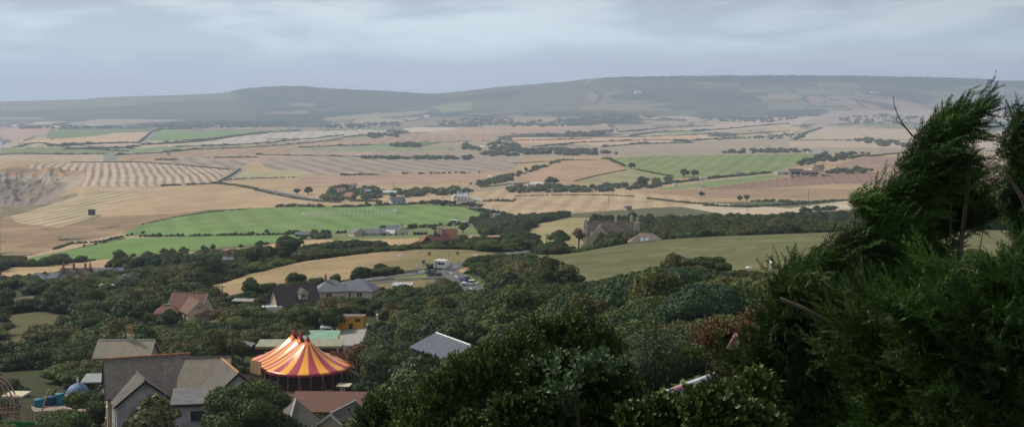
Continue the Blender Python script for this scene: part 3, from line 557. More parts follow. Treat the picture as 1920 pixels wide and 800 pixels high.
def cloud(name, c, d, seed, label, rot=0):
    """a flat-bottomed bank of stratus high above the frame: its shade lies over the village and the viewpoint"""
    n = 60; u = np.linspace(-1, 1, n); U, W = np.meshgrid(u, u); r = np.sqrt(U**2+W**2)
    edge = np.clip(1-r+(fbm(U*2.6+seed, W*2.6, seed, 4)-.5)*.2, 0, 1)
    th = np.sqrt(edge)
    ca, sa = math.cos(rot), math.sin(rot); X = c[0]+U*d[0]*ca-W*d[1]*sa; Y = c[1]+U*d[0]*sa+W*d[1]*ca
    top = c[2]+th*d[2]*(.6+.8*fbm(U*5+seed, W*5, seed+3, 4)); bot = c[2]-th*d[2]*.15*(.6+.8*fbm(U*6, W*6, seed+5, 3))
    V = np.concatenate([np.stack([X, Y, top], -1).reshape(-1, 3), np.stack([X, Y, bot], -1).reshape(-1, 3)])
    i = np.arange(n*n).reshape(n, n); q = np.stack([i[:-1, :-1], i[:-1, 1:], i[1:, 1:], i[1:, :-1]], -1).reshape(-1, 4)
    keep = (edge.reshape(-1)[q] > .001).any(1); q = q[keep]
    Fc = np.concatenate([q, q[:, ::-1]+n*n])
    o = mesh_np(name, V, Fc, plain('cloud_vapour', (.78,.79,.82), 1, var=.05), smooth=True); tag(o, label, 'cloud', kind='stuff')
CLOUDS = False
if CLOUDS:
    cloud('cloud', (-782, -330, 1000), (1500, 1000, 150), 3, None, 0)
SC.render.engine = 'CYCLES'
SC.view_settings.view_transform = 'Standard'; SC.view_settings.look = 'None'; SC.view_settings.gamma = 1; SC.view_settings.exposure = .36
SC.view_settings.use_curve_mapping = False
cy = SC.cycles; cy.use_denoising = True; cy.denoiser = 'OPENIMAGEDENOISE'; cy.max_bounces = 5; cy.diffuse_bounces = 2; cy.glossy_bounces = 2; cy.transmission_bounces = 2; cy.volume_bounces = 1; cy.transparent_max_bounces = 8
cy.caustics_reflective = False; cy.caustics_refractive = False; cy.use_fast_gi = False
# ================================================================== VEGETATION
M_BUSH = foliage('leaf_scrub', (.028,.044,.010), (.105,.150,.032), (.20,.14,.045), .32, patch=.07, trans=.25)
M_TREE = foliage('leaf_tree', (.022,.042,.010), (.10,.145,.034), (.16,.13,.04), .12, patch=.12)
M_FAR = foliage('leaf_far', (.055,.08,.03), (.14,.18,.07), (.13,.11,.06), .15, patch=.03, trans=.1)
M_SILVER = foliage('leaf_silver', (.12,.16,.11), (.26,.31,.22), None, patch=.3)
M_PALE = foliage('leaf_yellowgreen', (.06,.10,.018), (.15,.20,.045), (.22,.16,.05), .2, patch=.3)
M_CYP = foliage('leaf_cypress', (.005,.018,.004), (.105,.215,.028), (.115,.085,.028), .22, patch=1.2, trans=.12, rough=.5, gam=2.0)  # dark end lowered, highlights raised: shade and light put into leaf colour
M_SHRUB = foliage('leaf_shrub', (.007,.022,.005), (.11,.18,.03), (.14,.15,.05), .2, patch=1.4, trans=.15, rough=.42, gam=1.8)  # low dark end stands in for shade among the near leaves
M_GLAUC = foliage('leaf_greygreen', (.03,.06,.026), (.10,.16,.075), None, patch=1.2, trans=.2, rough=.45)
M_DEAD = foliage('leaf_withered', (.09,.055,.026), (.27,.17,.085), (.06,.04,.03), .4, patch=1.5, trans=.15)
M_BARK = plain('bark', (.09,.07,.055), .95, .4, 6, bump=.4)
M_TWIG = plain('bare_twig', (.10,.075,.06), .9, .3, 10)

M_OLIVE = foliage('leaf_olive', (.036,.044,.012), (.145,.150,.042), (.21,.14,.05), .35, patch=.08, trans=.2)
M_DEEP = foliage('leaf_deepgreen', (.012,.030,.009), (.060,.105,.026), None, patch=.08)
def unit(v): return v/np.maximum(np.linalg.norm(v, axis=-1, keepdims=True), 1e-9)
def quads(Ccen, Nn, T, hl, hw):
    """diamond leaves: centre, normal, long axis, half length, half width"""
    T = unit(T-(T*Nn).sum(-1, keepdims=True)*Nn); B = np.cross(Nn, T)
    hl = np.asarray(hl)[..., None]; hw = np.asarray(hw)[..., None]
    V = np.stack([Ccen-T*hl, Ccen+B*hw-T*hl*.1, Ccen+T*hl, Ccen-B*hw-T*hl*.1], 1).reshape(-1, 3)
    return V, np.arange(len(V)).reshape(-1, 4)
def sphere_core(b, k=.8, nu=10, nv=7):
    V = []; Fc = []; 
    for (x, y, z, rx, ry, rz) in b:
        o = len(V)
        for j in range(nv+1):
            th = math.pi*j/nv
            for i in range(nu):
                ph = 2*math.pi*i/nu; V.append((x+rx*k*math.sin(th)*math.cos(ph), y+ry*k*math.sin(th)*math.sin(ph), z+rz*k*math.cos(th)))
        for j in range(nv):
            for i in range(nu):
                i2 = (i+1) % nu; Fc.append((o+j*nu+i, o+j*nu+i2, o+(j+1)*nu+i2, o+(j+1)*nu+i))
    return np.array(V, float), np.array(Fc)
def merge(parts):
    V = []; Fc = []; n = 0
    for v, f in parts: V.append(v); Fc.append(f+n); n += len(v)
    return np.concatenate(V), np.concatenate(Fc)
def on_blobs(n, blobs, g, up=-.35, shell=(.86, 1.04), cull=.78):
    B = np.array(blobs, float); w = (B[:, 3]*B[:, 4]+B[:, 3]*B[:, 5]+B[:, 4]*B[:, 5]); w /= w.sum()
    k = g.choice(len(B), int(n*2.2), p=w); d = unit(g.normal(size=(len(k), 3))); d[:, 2] = np.where(d[:, 2] < up, -d[:, 2], d[:, 2])
    r = g.uniform(shell[0], shell[1], len(k))
    r = r*(1+.22*(vnoise(d[:, 0]*2.6+k*3.1, d[:, 1]*2.6+d[:, 2]*2.1, 5)-.5))
    P = B[k, :3]+d*B[k, 3:]*r[:, None]; ok = np.ones(len(k), bool)
    for j in range(len(B)):
        q = np.linalg.norm((P-B[j, :3])/B[j, 3:], axis=1); ok &= (q > cull) | (k == j)
    P = P[ok][:n]; nn = unit((d/B[k, 3:])[ok][:n]); return P, nn
def crown(n, blobs, size, seed, aspect=.6, wind=(0, 0, 0), core=.8, rand=.8):
    g = np.random.default_rng(seed); P, nn = on_blobs(n, blobs, g)
    Nn = unit(nn+g.normal(size=nn.shape)*rand*.6); T = unit(g.normal(size=nn.shape)+nn*.6+np.array(wind))
    s = size*g.uniform(.6, 1.4, len(P)); parts = [quads(P, Nn, T, s, s*aspect)]
    if core: parts.append(sphere_core(blobs, core))
    return merge(parts)
def lobes(R_, H, k, seed, wind=0, flat=1):
    """a clump of overlapping lobes filling a dome R_ wide and H high"""
    g = random.Random(seed); b = [(0, 0, H*.45, R_*.62, R_*.62, H*.5)]
    for i in range(k):
        a = g.uniform(0, 6.28); rr = R_*g.uniform(.25, .72); z = H*g.uniform(.3, .78)*(1-.35*(rr/R_)**2)
        s = R_*g.uniform(.24, .42); b.append((rr*math.cos(a)+wind*z, rr*math.sin(a), z, s*1.15, s*1.1, s*g.uniform(.7, .95)*flat))
    return b
# --- prototypes shared by every scrub and woodland object (meshes only; not linked)
def proto(name, n, R_, H, k, size, seed, mat, wind=0, **kw):
    V, Fc = crown(n, lobes(R_, H, k, seed, wind), size, seed, **kw)
    return mesh_np(name, V, Fc, mat, link=False)
BUSH = [proto('bush_leaves', 1500, 2.2, 2.6, 9, .13, 100+i, (M_DEEP, M_DEEP, M_BUSH, M_BUSH, M_TREE, M_OLIVE)[i], wind=.25) for i in range(6)]
BUSH.append(proto('bush_leaves', 1500, 2.2, 2.4, 9, .13, 131, M_PALE, wind=.25))
TREE = [proto('tree_leaves', 2600, 3.2, 6.0, 15, .19, 200+i, (M_DEEP, M_TREE, M_BUSH, M_OLIVE)[i], wind=.2) for i in range(4)]
def scatter(name, meshes, P, rot, scl, idx, label):
    """ONE stuff object: plants on points"""
    me = bpy.data.meshes.new(name); me.vertices.add(len(P)); me.vertices.foreach_set('co', np.asarray(P, np.float32).ravel()); me.update()
    for nm, ar, ty in (('rz', rot, 'FLOAT'), ('sc', scl, 'FLOAT_VECTOR'), ('pick', idx, 'INT')):
        a = me.attributes.new(nm, ty, 'POINT'); a.data.foreach_set('vector' if ty == 'FLOAT_VECTOR' else 'value', np.asarray(ar, np.int32 if ty == 'INT' else np.float32).ravel())
    o = bpy.data.objects.new(name, me); COL.objects.link(o); tag(o, label, None, None, 'stuff')
    col = bpy.data.collections.new(name+'_plants')
    for i, m in enumerate(meshes):
        q = bpy.data.objects.new('%s_%02d' % (name, i), m); col.objects.link(q)
    ng = bpy.data.node_groups.new(name, 'GeometryNodeTree'); ng.interface.new_socket('Geometry', in_out='INPUT', socket_type='NodeSocketGeometry'); ng.interface.new_socket('Geometry', in_out='OUTPUT', socket_type='NodeSocketGeometry')
    gi = ng.nodes.new('NodeGroupInput'); go = ng.nodes.new('NodeGroupOutput'); L = ng.links.new
    ci = ng.nodes.new('GeometryNodeCollectionInfo'); ci.inputs['Collection'].default_value = col; ci.inputs['Separate Children'].default_value = True; ci.inputs['Reset Children'].default_value = True
    ip = ng.nodes.new('GeometryNodeInstanceOnPoints'); ip.inputs['Pick Instance'].default_value = True
    def at_(n, t):
        x = ng.nodes.new('GeometryNodeInputNamedAttribute'); x.data_type = t; x.inputs['Name'].default_value = n; return x.outputs['Attribute']
    cb = ng.nodes.new('ShaderNodeCombineXYZ'); L(at_('rz', 'FLOAT'), cb.inputs[2])
    L(gi.outputs[0], ip.inputs['Points']); L(ci.outputs[0], ip.inputs['Instance']); L(at_('pick', 'INT'), ip.inputs['Instance Index'])
    L(cb.outputs[0], ip.inputs['Rotation']); L(at_('sc', 'FLOAT_VECTOR'), ip.inputs['Scale']); L(ip.outputs[0], go.inputs[0])
    md = o.modifiers.new('plants', 'NODES'); md.node_group = ng
    return o

# areas that must stay open to view: polygon in the photo, distance of what is seen there
KEEP = [
 ([(1004,526),(1010,480),(1520,436),(1520,520),(1450,506),(1370,502),(1335,500),(1290,490),(1240,488),(1200,497),(1140,515),(1080,527)], 240),
 ([(365,540),(400,530),(480,505),(560,488),(700,470),(850,462),(950,474),(948,486),(900,492),(880,496),(820,497),(815,487),(760,500),(700,510),(640,513),(560,528),(470,543),(400,553)], 335),
 ([(595,530),(700,513),(815,488),(845,486),(935,490),(880,500),(905,528),(890,540),(872,537),(850,522),(830,521),(800,530),(760,533),(700,530),(640,530)], 350),
 ([(598,626),(598,615),(628,615),(628,626)], 262),
 ([(505,567),(505,543),(520,530),(585,530),(598,550),(592,556),(560,562),(530,572)], 300),
 ([(592,552),(600,534),(690,530),(705,548),(690,555),(640,552)], 320),
 ([(738,548),(740,538),(772,536),(772,544)], 300),
 ([(296,606),(296,570),(320,552),(350,550),(405,580),(404,596),(380,603),(340,606)], 290),
 ([(186,667),(186,632),(230,628),(235,605),(250,605),(252,630),(290,632),(290,665)], 200),
 ([(150,612),(200,604),(296,595),(300,602),(400,604),(400,610),(250,622),(180,614)], 225),
 ([(196,800),(196,672),(345,662),(430,668),(460,712),(455,722),(430,728),(400,745),(392,770),(350,800)], 162),
 ([(403,668),(403,646),(418,644),(430,660),(428,668)], 190), ([(450,640),(476,646),(476,662),(462,662)], 195),
 ([(470,696),(480,668),(480,640),(530,628),(625,628),(626,612),(636,590),(684,590),(684,612),(672,640),(660,660),(662,700),(650,705),(655,735),(676,735),(545,735),(540,700),(500,698)], 219),
 ([(545,735),(676,735),(676,766),(548,768)], 200),
 ([(500,800),(500,785),(535,752),(560,765),(592,780),(628,762),(645,770),(640,800)], 150),
 ([(806,628),(815,624),(893,648),(893,655),(850,663),(826,672),(826,650),(800,640)], 165),
 ([(128,742),(128,712),(140,708),(166,728),(166,742)], 200), ([(0,800),(0,705),(20,712),(40,742),(62,760),(62,800)], 172), ([(60,760),(60,745),(120,735),(125,765)], 190),
 ([(870,470),(1010,425),(1080,405),(1110,408),(1075,455),(1075,460),(1010,440),(975,448),(990,470),(1000,474)], 440),
 ([(1070,460),(1070,440),(1095,402),(1110,398),(1215,400),(1210,416),(1180,418),(1155,430),(1120,442),(1110,456)], 470),
 ([(1168,458),(1180,452),(1205,435),(1225,434),(1252,447),(1252,450)], 425),
 ([(775,468),(775,460),(800,432),(815,426),(857,432),(860,450),(850,468)], 455),
 ([(0,470),(100,465),(240,445),(330,438),(640,432),(900,412),(900,440),(860,447),(560,452),(500,456),(450,470),(435,482),(362,485),(350,491),(225,500),(100,505),(0,516)], 520),
 ([(0,510),(120,505),(330,488),(450,478),(450,470),(330,468),(120,485),(0,500)], 500), ([(452,478),(500,466),(560,456),(560,450),(452,462)], 500), ([(570,468),(660,462),(770,455),(800,444),(640,446),(575,450)], 560),
 ([(50,517),(50,512),(100,510),(140,502),(225,502),(225,513),(100,518)], 450),
 ([(186,540),(186,533),(217,533),(217,539)], 408), ([(484,592),(484,575),(520,570),(545,572),(545,588),(520,590)], 292),
 ([(0,538),(0,528),(12,530),(10,538)], 380),
]
PADS = []      # (x, y, radius): building plots and roads, kept free of plants
def open_land(px, P, Y):
    m = np.zeros(px.shape, bool)
    for poly, col, (a, b), o in FIELDS:
        m |= inpoly(px, P, poly) & (Y >= a) & (Y <= b)
    return m
def clear_of(X, Y, Z, R_, H, pad=True):
    px = CX+F*X/Y; k = F/Y; top = YH-(Z+H)*k; base = YH-Z*k; ok = np.ones(X.shape, bool)
    for poly, yd in KEEP:
        near = Y < yd
        if not near.any(): continue
        bad = np.zeros(X.shape, bool)
        for fx, fz in ((0, 1.0), (0, .8), (0, .6), (-.75, .75), (.75, .75), (-1, .4), (1, .4), (-.5, .5), (.5, .5), (-.4, .9), (.4, .9), (0, .25)):
            bad |= inpoly(px+fx*R_*k, YH-(Z+H*fz)*k, poly)
        cxp = sum(q[0] for q in poly)/len(poly); cyp = sum(q[1] for q in poly)/len(poly)
        for qx, qy in list(poly)+[(cxp, cyp)]: bad |= (abs(qx-px) < .85*R_*k) & (qy > top+.12*(base-top)) & (qy < base)
        ok &= ~(near & bad)
    if pad:
        for (x, y, r) in PADS: ok &= np.hypot(X-x, Y-y) > r+R_*.7
    return ok
def grow(name, label, pxr, yr, step, hr, meshes, refH, refR, seed, keepp=1.0, wide=1.0, cond=None, zsink=.3, picks=None):
    g = np.random.default_rng(seed); Y = []; X = []
    y = yr[0]
    while y < yr[1]:
        s = step(y) if callable(step) else step
        xs = np.arange((pxr[0]-CX)/F*y, (pxr[1]-CX)/F*y, s); X.append(xs+g.uniform(-.45, .45, len(xs))*s); Y.append(y+g.uniform(-.45, .45, len(xs))*s); y += s*.85
    X = np.concatenate(X); Y = np.concatenate(Y); Z = gz(X, Y); px = CX+F*X/Y; P = YH-F*Z/Y
    m = (g.random(len(X)) < keepp) & ~open_land(px, P, Y)
    if cond is not None: m &= cond(px, P, Y, X)
    X, Y, Z, px = X[m], Y[m], Z[m], px[m]
    H = g.uniform(hr[0], hr[1], len(X))*(.75+.6*fbm(X/18, Y/18, seed, 3)); Rr = refR*(H/refH)*wide*g.uniform(.9, 1.3, len(X))
    ok = clear_of(X, Y, Z, Rr, H)
    ok2 = clear_of(X, Y, Z, Rr*.55, H*.5); H = np.where(ok, H, H*.5); Rr = np.where(ok, Rr, Rr*.55); ok = ok | ok2      # a smaller plant where a tall one would stand in the way
    ok3 = clear_of(X, Y, Z, Rr, H) ; ok &= ok3
    X, Y, Z, H, Rr = X[ok], Y[ok], Z[ok], H[ok], Rr[ok]; n = len(X)
    pk = np.clip(((fbm(X/13, Y/17, seed+50, 3)-.25)/.5*len(meshes)+g.normal(size=n)*.9).astype(int), 0, len(meshes)-1) if picks is None else g.choice(len(meshes), n, p=picks)
    sc = np.stack([Rr/refR, Rr/refR, H/refH], -1)
    return scatter(name, meshes, np.stack([X, Y, Z-zsink], -1), g.uniform(-.9, .9, n), sc, pk, label)

# ---- far plants: one mesh per hedge or copse, low clumps of leaf faces
FARP = []
for i in range(4):
    V, Fc = crown(150, lobes(1.0, 1.5, 4, 300+i), .17, 300+i, core=.82, aspect=.75); FARP.append((V, Fc))
MIDP = []
for i in range(4):
    V, Fc = crown(520, lobes(1.0, 1.5, 8, 320+i, .15), .085, 320+i, core=.8, aspect=.7); MIDP.append((V, Fc))
def clumps(name, pts, hs, rs, seed, label, kind=None, cat=None, mat=None, group=None, protos=None):
    g = np.random.default_rng(seed); parts = []; near = min(p[1] for p in pts) < 1000
    pr = protos or (MIDP if near else FARP)
    for p, h, r in zip(pts, hs, rs):
        V, Fc = pr[g.integers(0, 4)]; fr = 1.0 if near else 1.35; r = r*fr; h = h/fr**.5; a = g.uniform(-.8, .8); c, s = math.cos(a), math.sin(a)
        W = V*np.array((r, r, h/1.5)); W = np.stack([W[:, 0]*c-W[:, 1]*s, W[:, 0]*s+W[:, 1]*c, W[:, 2]], -1)+np.array(p)-np.array((0, 0, .12*h)); parts.append((W, Fc))
    V, Fc = merge(parts); o0 = np.array(pts).mean(0); 
    o = mesh_np(name, V-o0, Fc, mat or (M_TREE if near else M_FAR)); o.location = o0
    return tag(o, label, cat, group, kind)
def hedge(line, h, label, seed=0, gap=.1, w=1.0, y0=300, y1=9000, name='hedge', kind=None, jitter=.25, mat=None, tall=0):
    g = random.Random(seed+len(line)*7); W = [at(x, y, y0, y1) for x, y in line]; pts = []; hs = []; rs = []
    for a, b in zip(W[:-1], W[1:]):
        d = (b-a); l = d.length; n = max(1, int(l/(h*.62*w)))
        for i in range(n):
            if g.random() < gap: continue
            t = (i+g.random()*.6)/n; q = a+d*t; q.x += g.uniform(-1, 1)*h*jitter; q.y += g.uniform(-1, 1)*h*jitter
            hh = .8*h*g.uniform(.6, 1.3)*(1.7 if g.random() < tall else 1); pts.append((q.x, q.y, float(gz(q.x, q.y)))); hs.append(hh); rs.append(max(hh*.55, h*.5)*g.uniform(.85, 1.3)*w)
    if not pts: return
    return clumps(name, pts, hs, rs, seed, label, kind, 'hedge' if kind is None else None, mat)
def wood(poly, h, n, label, seed=0, y0=300, y1=9000, kind='stuff', name='woodland', mat=None, cat=None, w=1.0):
    g = random.Random(seed+3); xs = [p[0] for p in poly]; ys = [p[1] for p in poly]; pts = []; hs = []; rs = []; k = 0
    while len(pts) < n and k < n*12:
        k += 1; x = g.uniform(min(xs), max(xs)); y = g.uniform(min(ys), max(ys))
        if not inpoly(np.array([x]), np.array([y]), poly)[0]: continue
        q = at(x, y, y0, y1); hh = .8*h*g.uniform(.6, 1.3); pts.append((q.x, q.y, q.z)); hs.append(hh); rs.append(hh*.62*g.uniform(.8, 1.4)*w)
    return clumps(name, pts, hs, rs, seed, label, kind, cat, mat)

# ---- single trees with trunk and crown
def tree(px, Y, H, R_, label, seed, mat=None, n=4200, leaf=.16, k=14, wind=.15, name='tree', py=None, trunk=True, group=None, cat='tree', flat=1, k0=.35, aspect=.6):
    base = on(px, Y) if py is None else pos(px, py, Y)
    root = empty(name, base, 0, label, cat, group)
    g = random.Random(seed)
    b = lobes(R_, H*(1-k0*.6), k, seed, wind, flat); b = [(x, y, z+H*k0*.6, a, c, d) for x, y, z, a, c, d in b]
    V, Fc = crown(n, b, leaf, seed, wind=(.3, 0, 0), core=.74, aspect=aspect); mesh_np('crown', V, Fc, mat or M_TREE, root)
    if trunk:
        mb = MB(); mb.tube([(0, 0, -1), (.05, 0, H*.2), (.12*H*wind, 0, H*.45), (H*wind*.3, 0, H*.7)], [H*.045, H*.035, H*.025, H*.01], 8)
        for i in range(6):
            a = g.uniform(0, 6.28); z = H*g.uniform(.25, .5); e = b[1+i % (len(b)-1)]
            mb.tube([(z*wind*.3, 0, z), ((e[0]+z*wind*.3)/2, e[1]/2, (e[2]+z)/2+.2), (e[0], e[1], e[2])], [H*.02, H*.013, H*.005], 6)
        mb.build('trunk', M_BARK, root)
    return root
# ================================================================== BUILDINGS: helpers
M_GLASS, _nt, _p = nodes('window_glass'); _p.inputs['Base Color'].default_value = (.035,.045,.055,1); _p.inputs['Roughness'].default_value = .12; _p.inputs['Specular IOR Level'].default_value = .6
M_WHITE = plain('white_paint', (.78,.78,.75), .6, .08); M_CREAM = plain('cream_render', (.62,.55,.42), .85, .12, 1.2); M_GREYWALL = plain('lilac_grey_render', (.40,.38,.41), .85, .2, .8)
M_DARKTRIM = plain('black_trim', (.022,.022,.026), .6); M_CONC = plain('concrete', (.34,.33,.31), .9, .2, 1.5)
M_BRICK = tiled('red_brick', (.34,.15,.09), (.27,.12,.08), (.36,.30,.25), .075, .22, vec='wall', stain=(.16,.09,.06))
M_BUFF = tiled('buff_brick', (.50,.36,.22), (.42,.30,.18), (.45,.38,.3), .075, .22, vec='wall', stain=(.30,.22,.15))
M_STONE = tiled('grey_stone', (.60,.53,.41), (.47,.42,.32), (.52,.47,.38), .3, .55, vec='wall', stain=(.20,.19,.15), msize=.02)
M_SLATE = tiled('weathered_slate', (.105,.096,.094), (.15,.137,.128), (.05,.047,.045), .2, .32, stain=(.18,.16,.12), stain_amt=.5)
M_SLATEB = tiled('blue_slate', (.15,.17,.21), (.19,.21,.25), (.08,.09,.11), .2, .32, stain=(.26,.26,.26))
M_SLATED = tiled('dark_brown_tile', (.075,.062,.06), (.10,.08,.078), (.04,.035,.035), .2, .25, stain=(.13,.11,.09))
M_REDTILE = tiled('red_clay_tile', (.29,.135,.085), (.22,.11,.075), (.12,.05,.04), .16, .2, stain=(.16,.085,.06), stain_amt=.6)
M_BROWNTILE = tiled('rust_brown_tile', (.24,.125,.09), (.19,.10,.08), (.10,.055,.045), .16, .2, stain=(.15,.10,.08), stain_amt=.5)
M_PINKTILE = tiled('pink_tile', (.42,.22,.17), (.36,.19,.15), (.2,.1,.08), .16, .2)
M_STONETILE = tiled('lichened_stone_tile', (.25,.235,.19), (.32,.29,.23), (.12,.11,.09), .22, .3, stain=(.34,.27,.17), stain_amt=.55)
M_RIDGE = plain('terracotta_ridge', (.42,.17,.10), .8); M_TERRA = plain('terracotta_pot', (.52,.28,.12), .8)
M_FELT = plain('grey_felt', (.17,.17,.175), .9, .15, 1); M_GREENROOF = plain('green_roofing', (.24,.40,.30), .7, .15, 1); M_METALROOF = plain('grey_metal_sheet', (.10,.12,.15), .65, .1, .6, spec=.15)
M_TIMBER = plain('brown_timber', (.22,.12,.06), .85, .3, 4); M_TIMBERD = plain('dark_timber', (.05,.035,.028), .85, .3, 4); M_YELLOW = plain('yellow_ochre_paint', (.62,.33,.03), .6, .12)
M_LEAD = plain('lead_flashing', (.42,.43,.44), .6); M_PV, _n2, _p2 = nodes('solar_panel'); _p2.inputs['Base Color'].default_value = (.02,.03,.07,1); _p2.inputs['Roughness'].default_value = .2
M_TARMAC = plain('tarmac', (.115,.118,.125), .9, .2, .4); M_PAINT = plain('road_paint', (.7,.7,.68), .8, .2); M_TRACK = plain('gravel', (.36,.32,.27), .95, .2, .5)

def block(root, o, rz, L, W, eave, rise, roof, wall, kind='gable', over=.35, ridge=None, found=2.0, trim=None, hip=None, rname='roof', wname='wall', gmat=None, thick=.16):
    """one volume of a building. local x = along the ridge; returns (wall object, roof object); both sit at o, turned by rz"""
    l, w = L/2, W/2; wb = MB()
    mats = [wall, gmat or wall]
    if kind in ('gable', 'half'):
        wb.prism([(-w, -found), (w, -found), (w, eave), (0, eave+rise), (-w, eave)], -l, l)
        if gmat: wb.m[0] = 1; wb.m[1] = 1
    elif kind == 'shed': wb.prism([(-w, -found), (w, -found), (w, eave+rise), (-w, eave)], -l, l)
    else: wb.box((0, 0, (eave-found)/2), (L, W, eave+found))
    wo = wb.build(wname, mats, root, o, rz)
    rb = MB(); e = over; t = thick; s = rise/w if w else 0
    if kind == 'gable':
        for sg in (-1, 1):
            a = (sg*(w+e), eave-s*e); b_ = (0, eave+rise); prof = [(a[0], a[1]+.02), (b_[0], b_[1]+.02), (b_[0], b_[1]+t+.02), (a[0], a[1]+t+.02)]
            rb.prism(prof, -l-e, l+e)
    elif kind == 'hip':
        hp = w if hip is None else hip; x = l+e; y = w+e; z0 = eave-s*e*.6; z1 = eave+rise; rl = max(l-hp, .02)
        vs = [(-x,-y,z0),(x,-y,z0),(x,y,z0),(-x,y,z0),(-rl,0,z1),(rl,0,z1),(-x,-y,z0-t),(x,-y,z0-t),(x,y,z0-t),(-x,y,z0-t)]
        rb.add(vs, [(0,1,5,4),(2,3,4,5),(1,2,5),(3,0,4),(0,6,7,1),(1,7,8,2),(2,8,9,3),(3,9,6,0),(6,9,8,7)])
    elif kind == 'flat': rb.box((0, 0, eave+t/2+.01), (L+2*e, W+2*e, t))
    elif kind == 'shed':
        s2 = rise/W; rb.prism([(-w-e, eave-s2*e+.02), (w+e, eave+rise+s2*e+.02), (w+e, eave+rise+s2*e+t), (-w-e, eave-s2*e+t)], -l-e, l+e)
    ro = rb.build(rname, roof, root, o, rz)
    if ridge is not None and kind in ('gable', 'hip'):
        rl = l+e if kind == 'gable' else max(l-(w if hip is None else hip), .1)
        q = MB(); q.tube([(-rl, 0, eave+rise+t+.03), (rl, 0, eave+rise+t+.03)], .13, 8); rc = q.build('ridge_tiles', ridge, ro)
    if trim is not None and kind == 'gable':
        for ex in (-l-e-.03, l+e+.03):
            MB().prism([(-(w+e+.04), eave-s*e-.12), (0, eave+rise-.12), (w+e+.04, eave-s*e-.12), (w+e+.04, eave-s*e+t+.05), (0, eave+rise+t+.05), (-(w+e+.04), eave-s*e+t+.05)], ex-.03, ex+.03).build('bargeboard', trim, ro)
    return wo, ro
def win(wall, face, u, z, w, h, L, W, fmat=None, bars=1, name='window', pane=None, rows=0, sill=True):
    """framed window on a face of a block: S (-y), N (+y), E (+x), W (-x)"""
    fm = fmat or M_WHITE; q = MB(); t = .07
    q.box((0, -.03, h/2-t/2), (w, .1, t)); q.box((0, -.03, -h/2+t/2), (w, .1, t)); q.box((-w/2+t/2, -.03, 0), (t, .1, h-2*t)); q.box((w/2-t/2, -.03, 0), (t, .1, h-2*t))
    for i in range(bars): q.box((-w/2+w*(i+1)/(bars+1), -.03, 0), (t*.8, .09, h-2*t))
    for i in range(rows): q.box((0, -.035, -h/2+h*(i+1)/(rows+1)), (w-2*t, .08, t*.6))
    M = {'S': (Vector((u, -W/2-.02, z)), 0), 'N': (Vector((u, W/2+.02, z)), math.pi), 'E': (Vector((L/2+.02, u, z)), math.pi/2), 'W': (Vector((-L/2-.02, u, z)), -math.pi/2)}[face]
    fo = q.build(name, fm, wall, M[0], M[1])
    MB().box((0, -.012, 0), (w-2*t+.01, .02, h-2*t+.01)).build('pane', pane or M_GLASS, fo)
    if sill: MB().box((0, -.09, -h/2-.05), (w+.16, .2, .08)).build('sill', M_CONC, fo)
    return fo
def door(wall, face, u, w, h, L, W, mat, z0=0):
    M = {'S': (Vector((u, -W/2-.04, z0)), 0), 'N': (Vector((u, W/2+.04, z0)), math.pi), 'E': (Vector((L/2+.04, u, z0)), math.pi/2), 'W': (Vector((-L/2-.04, u, z0)), -math.pi/2)}[face]
    d = MB().box((0, 0, h/2), (w, .08, h)).build('door', mat, wall, M[0], M[1])
    MB().box((w*.38, -.07, h*.48), (.1, .06, .1)).build('handle', M_LEAD, d); return d
def chimney(roof, x, y, z0, z1, mat, w=.7, d=.9, pots=2, potmat=None, poth=.7, cap=None):
    c = MB().box((0, 0, (z0+z1)/2), (w, d, z1-z0)).box((0, 0, z1+.06), (w+.16, d+.16, .14)).build('chimney', mat, roof, (x, y, 0), 0)
    for i in range(pots):
        yy = (i-(pots-1)/2)*d/max(pots, 1)*.95
        MB().lathe((x, y+yy, z1+.12), [(.16, 0), (.14, poth*.8), (.18, poth*.85), (.17, poth), (.1, poth)], 10).build('chimney_pot', potmat or M_TERRA, roof)
    return c
def plot(o, r): PADS.append((o[0], o[1], r))

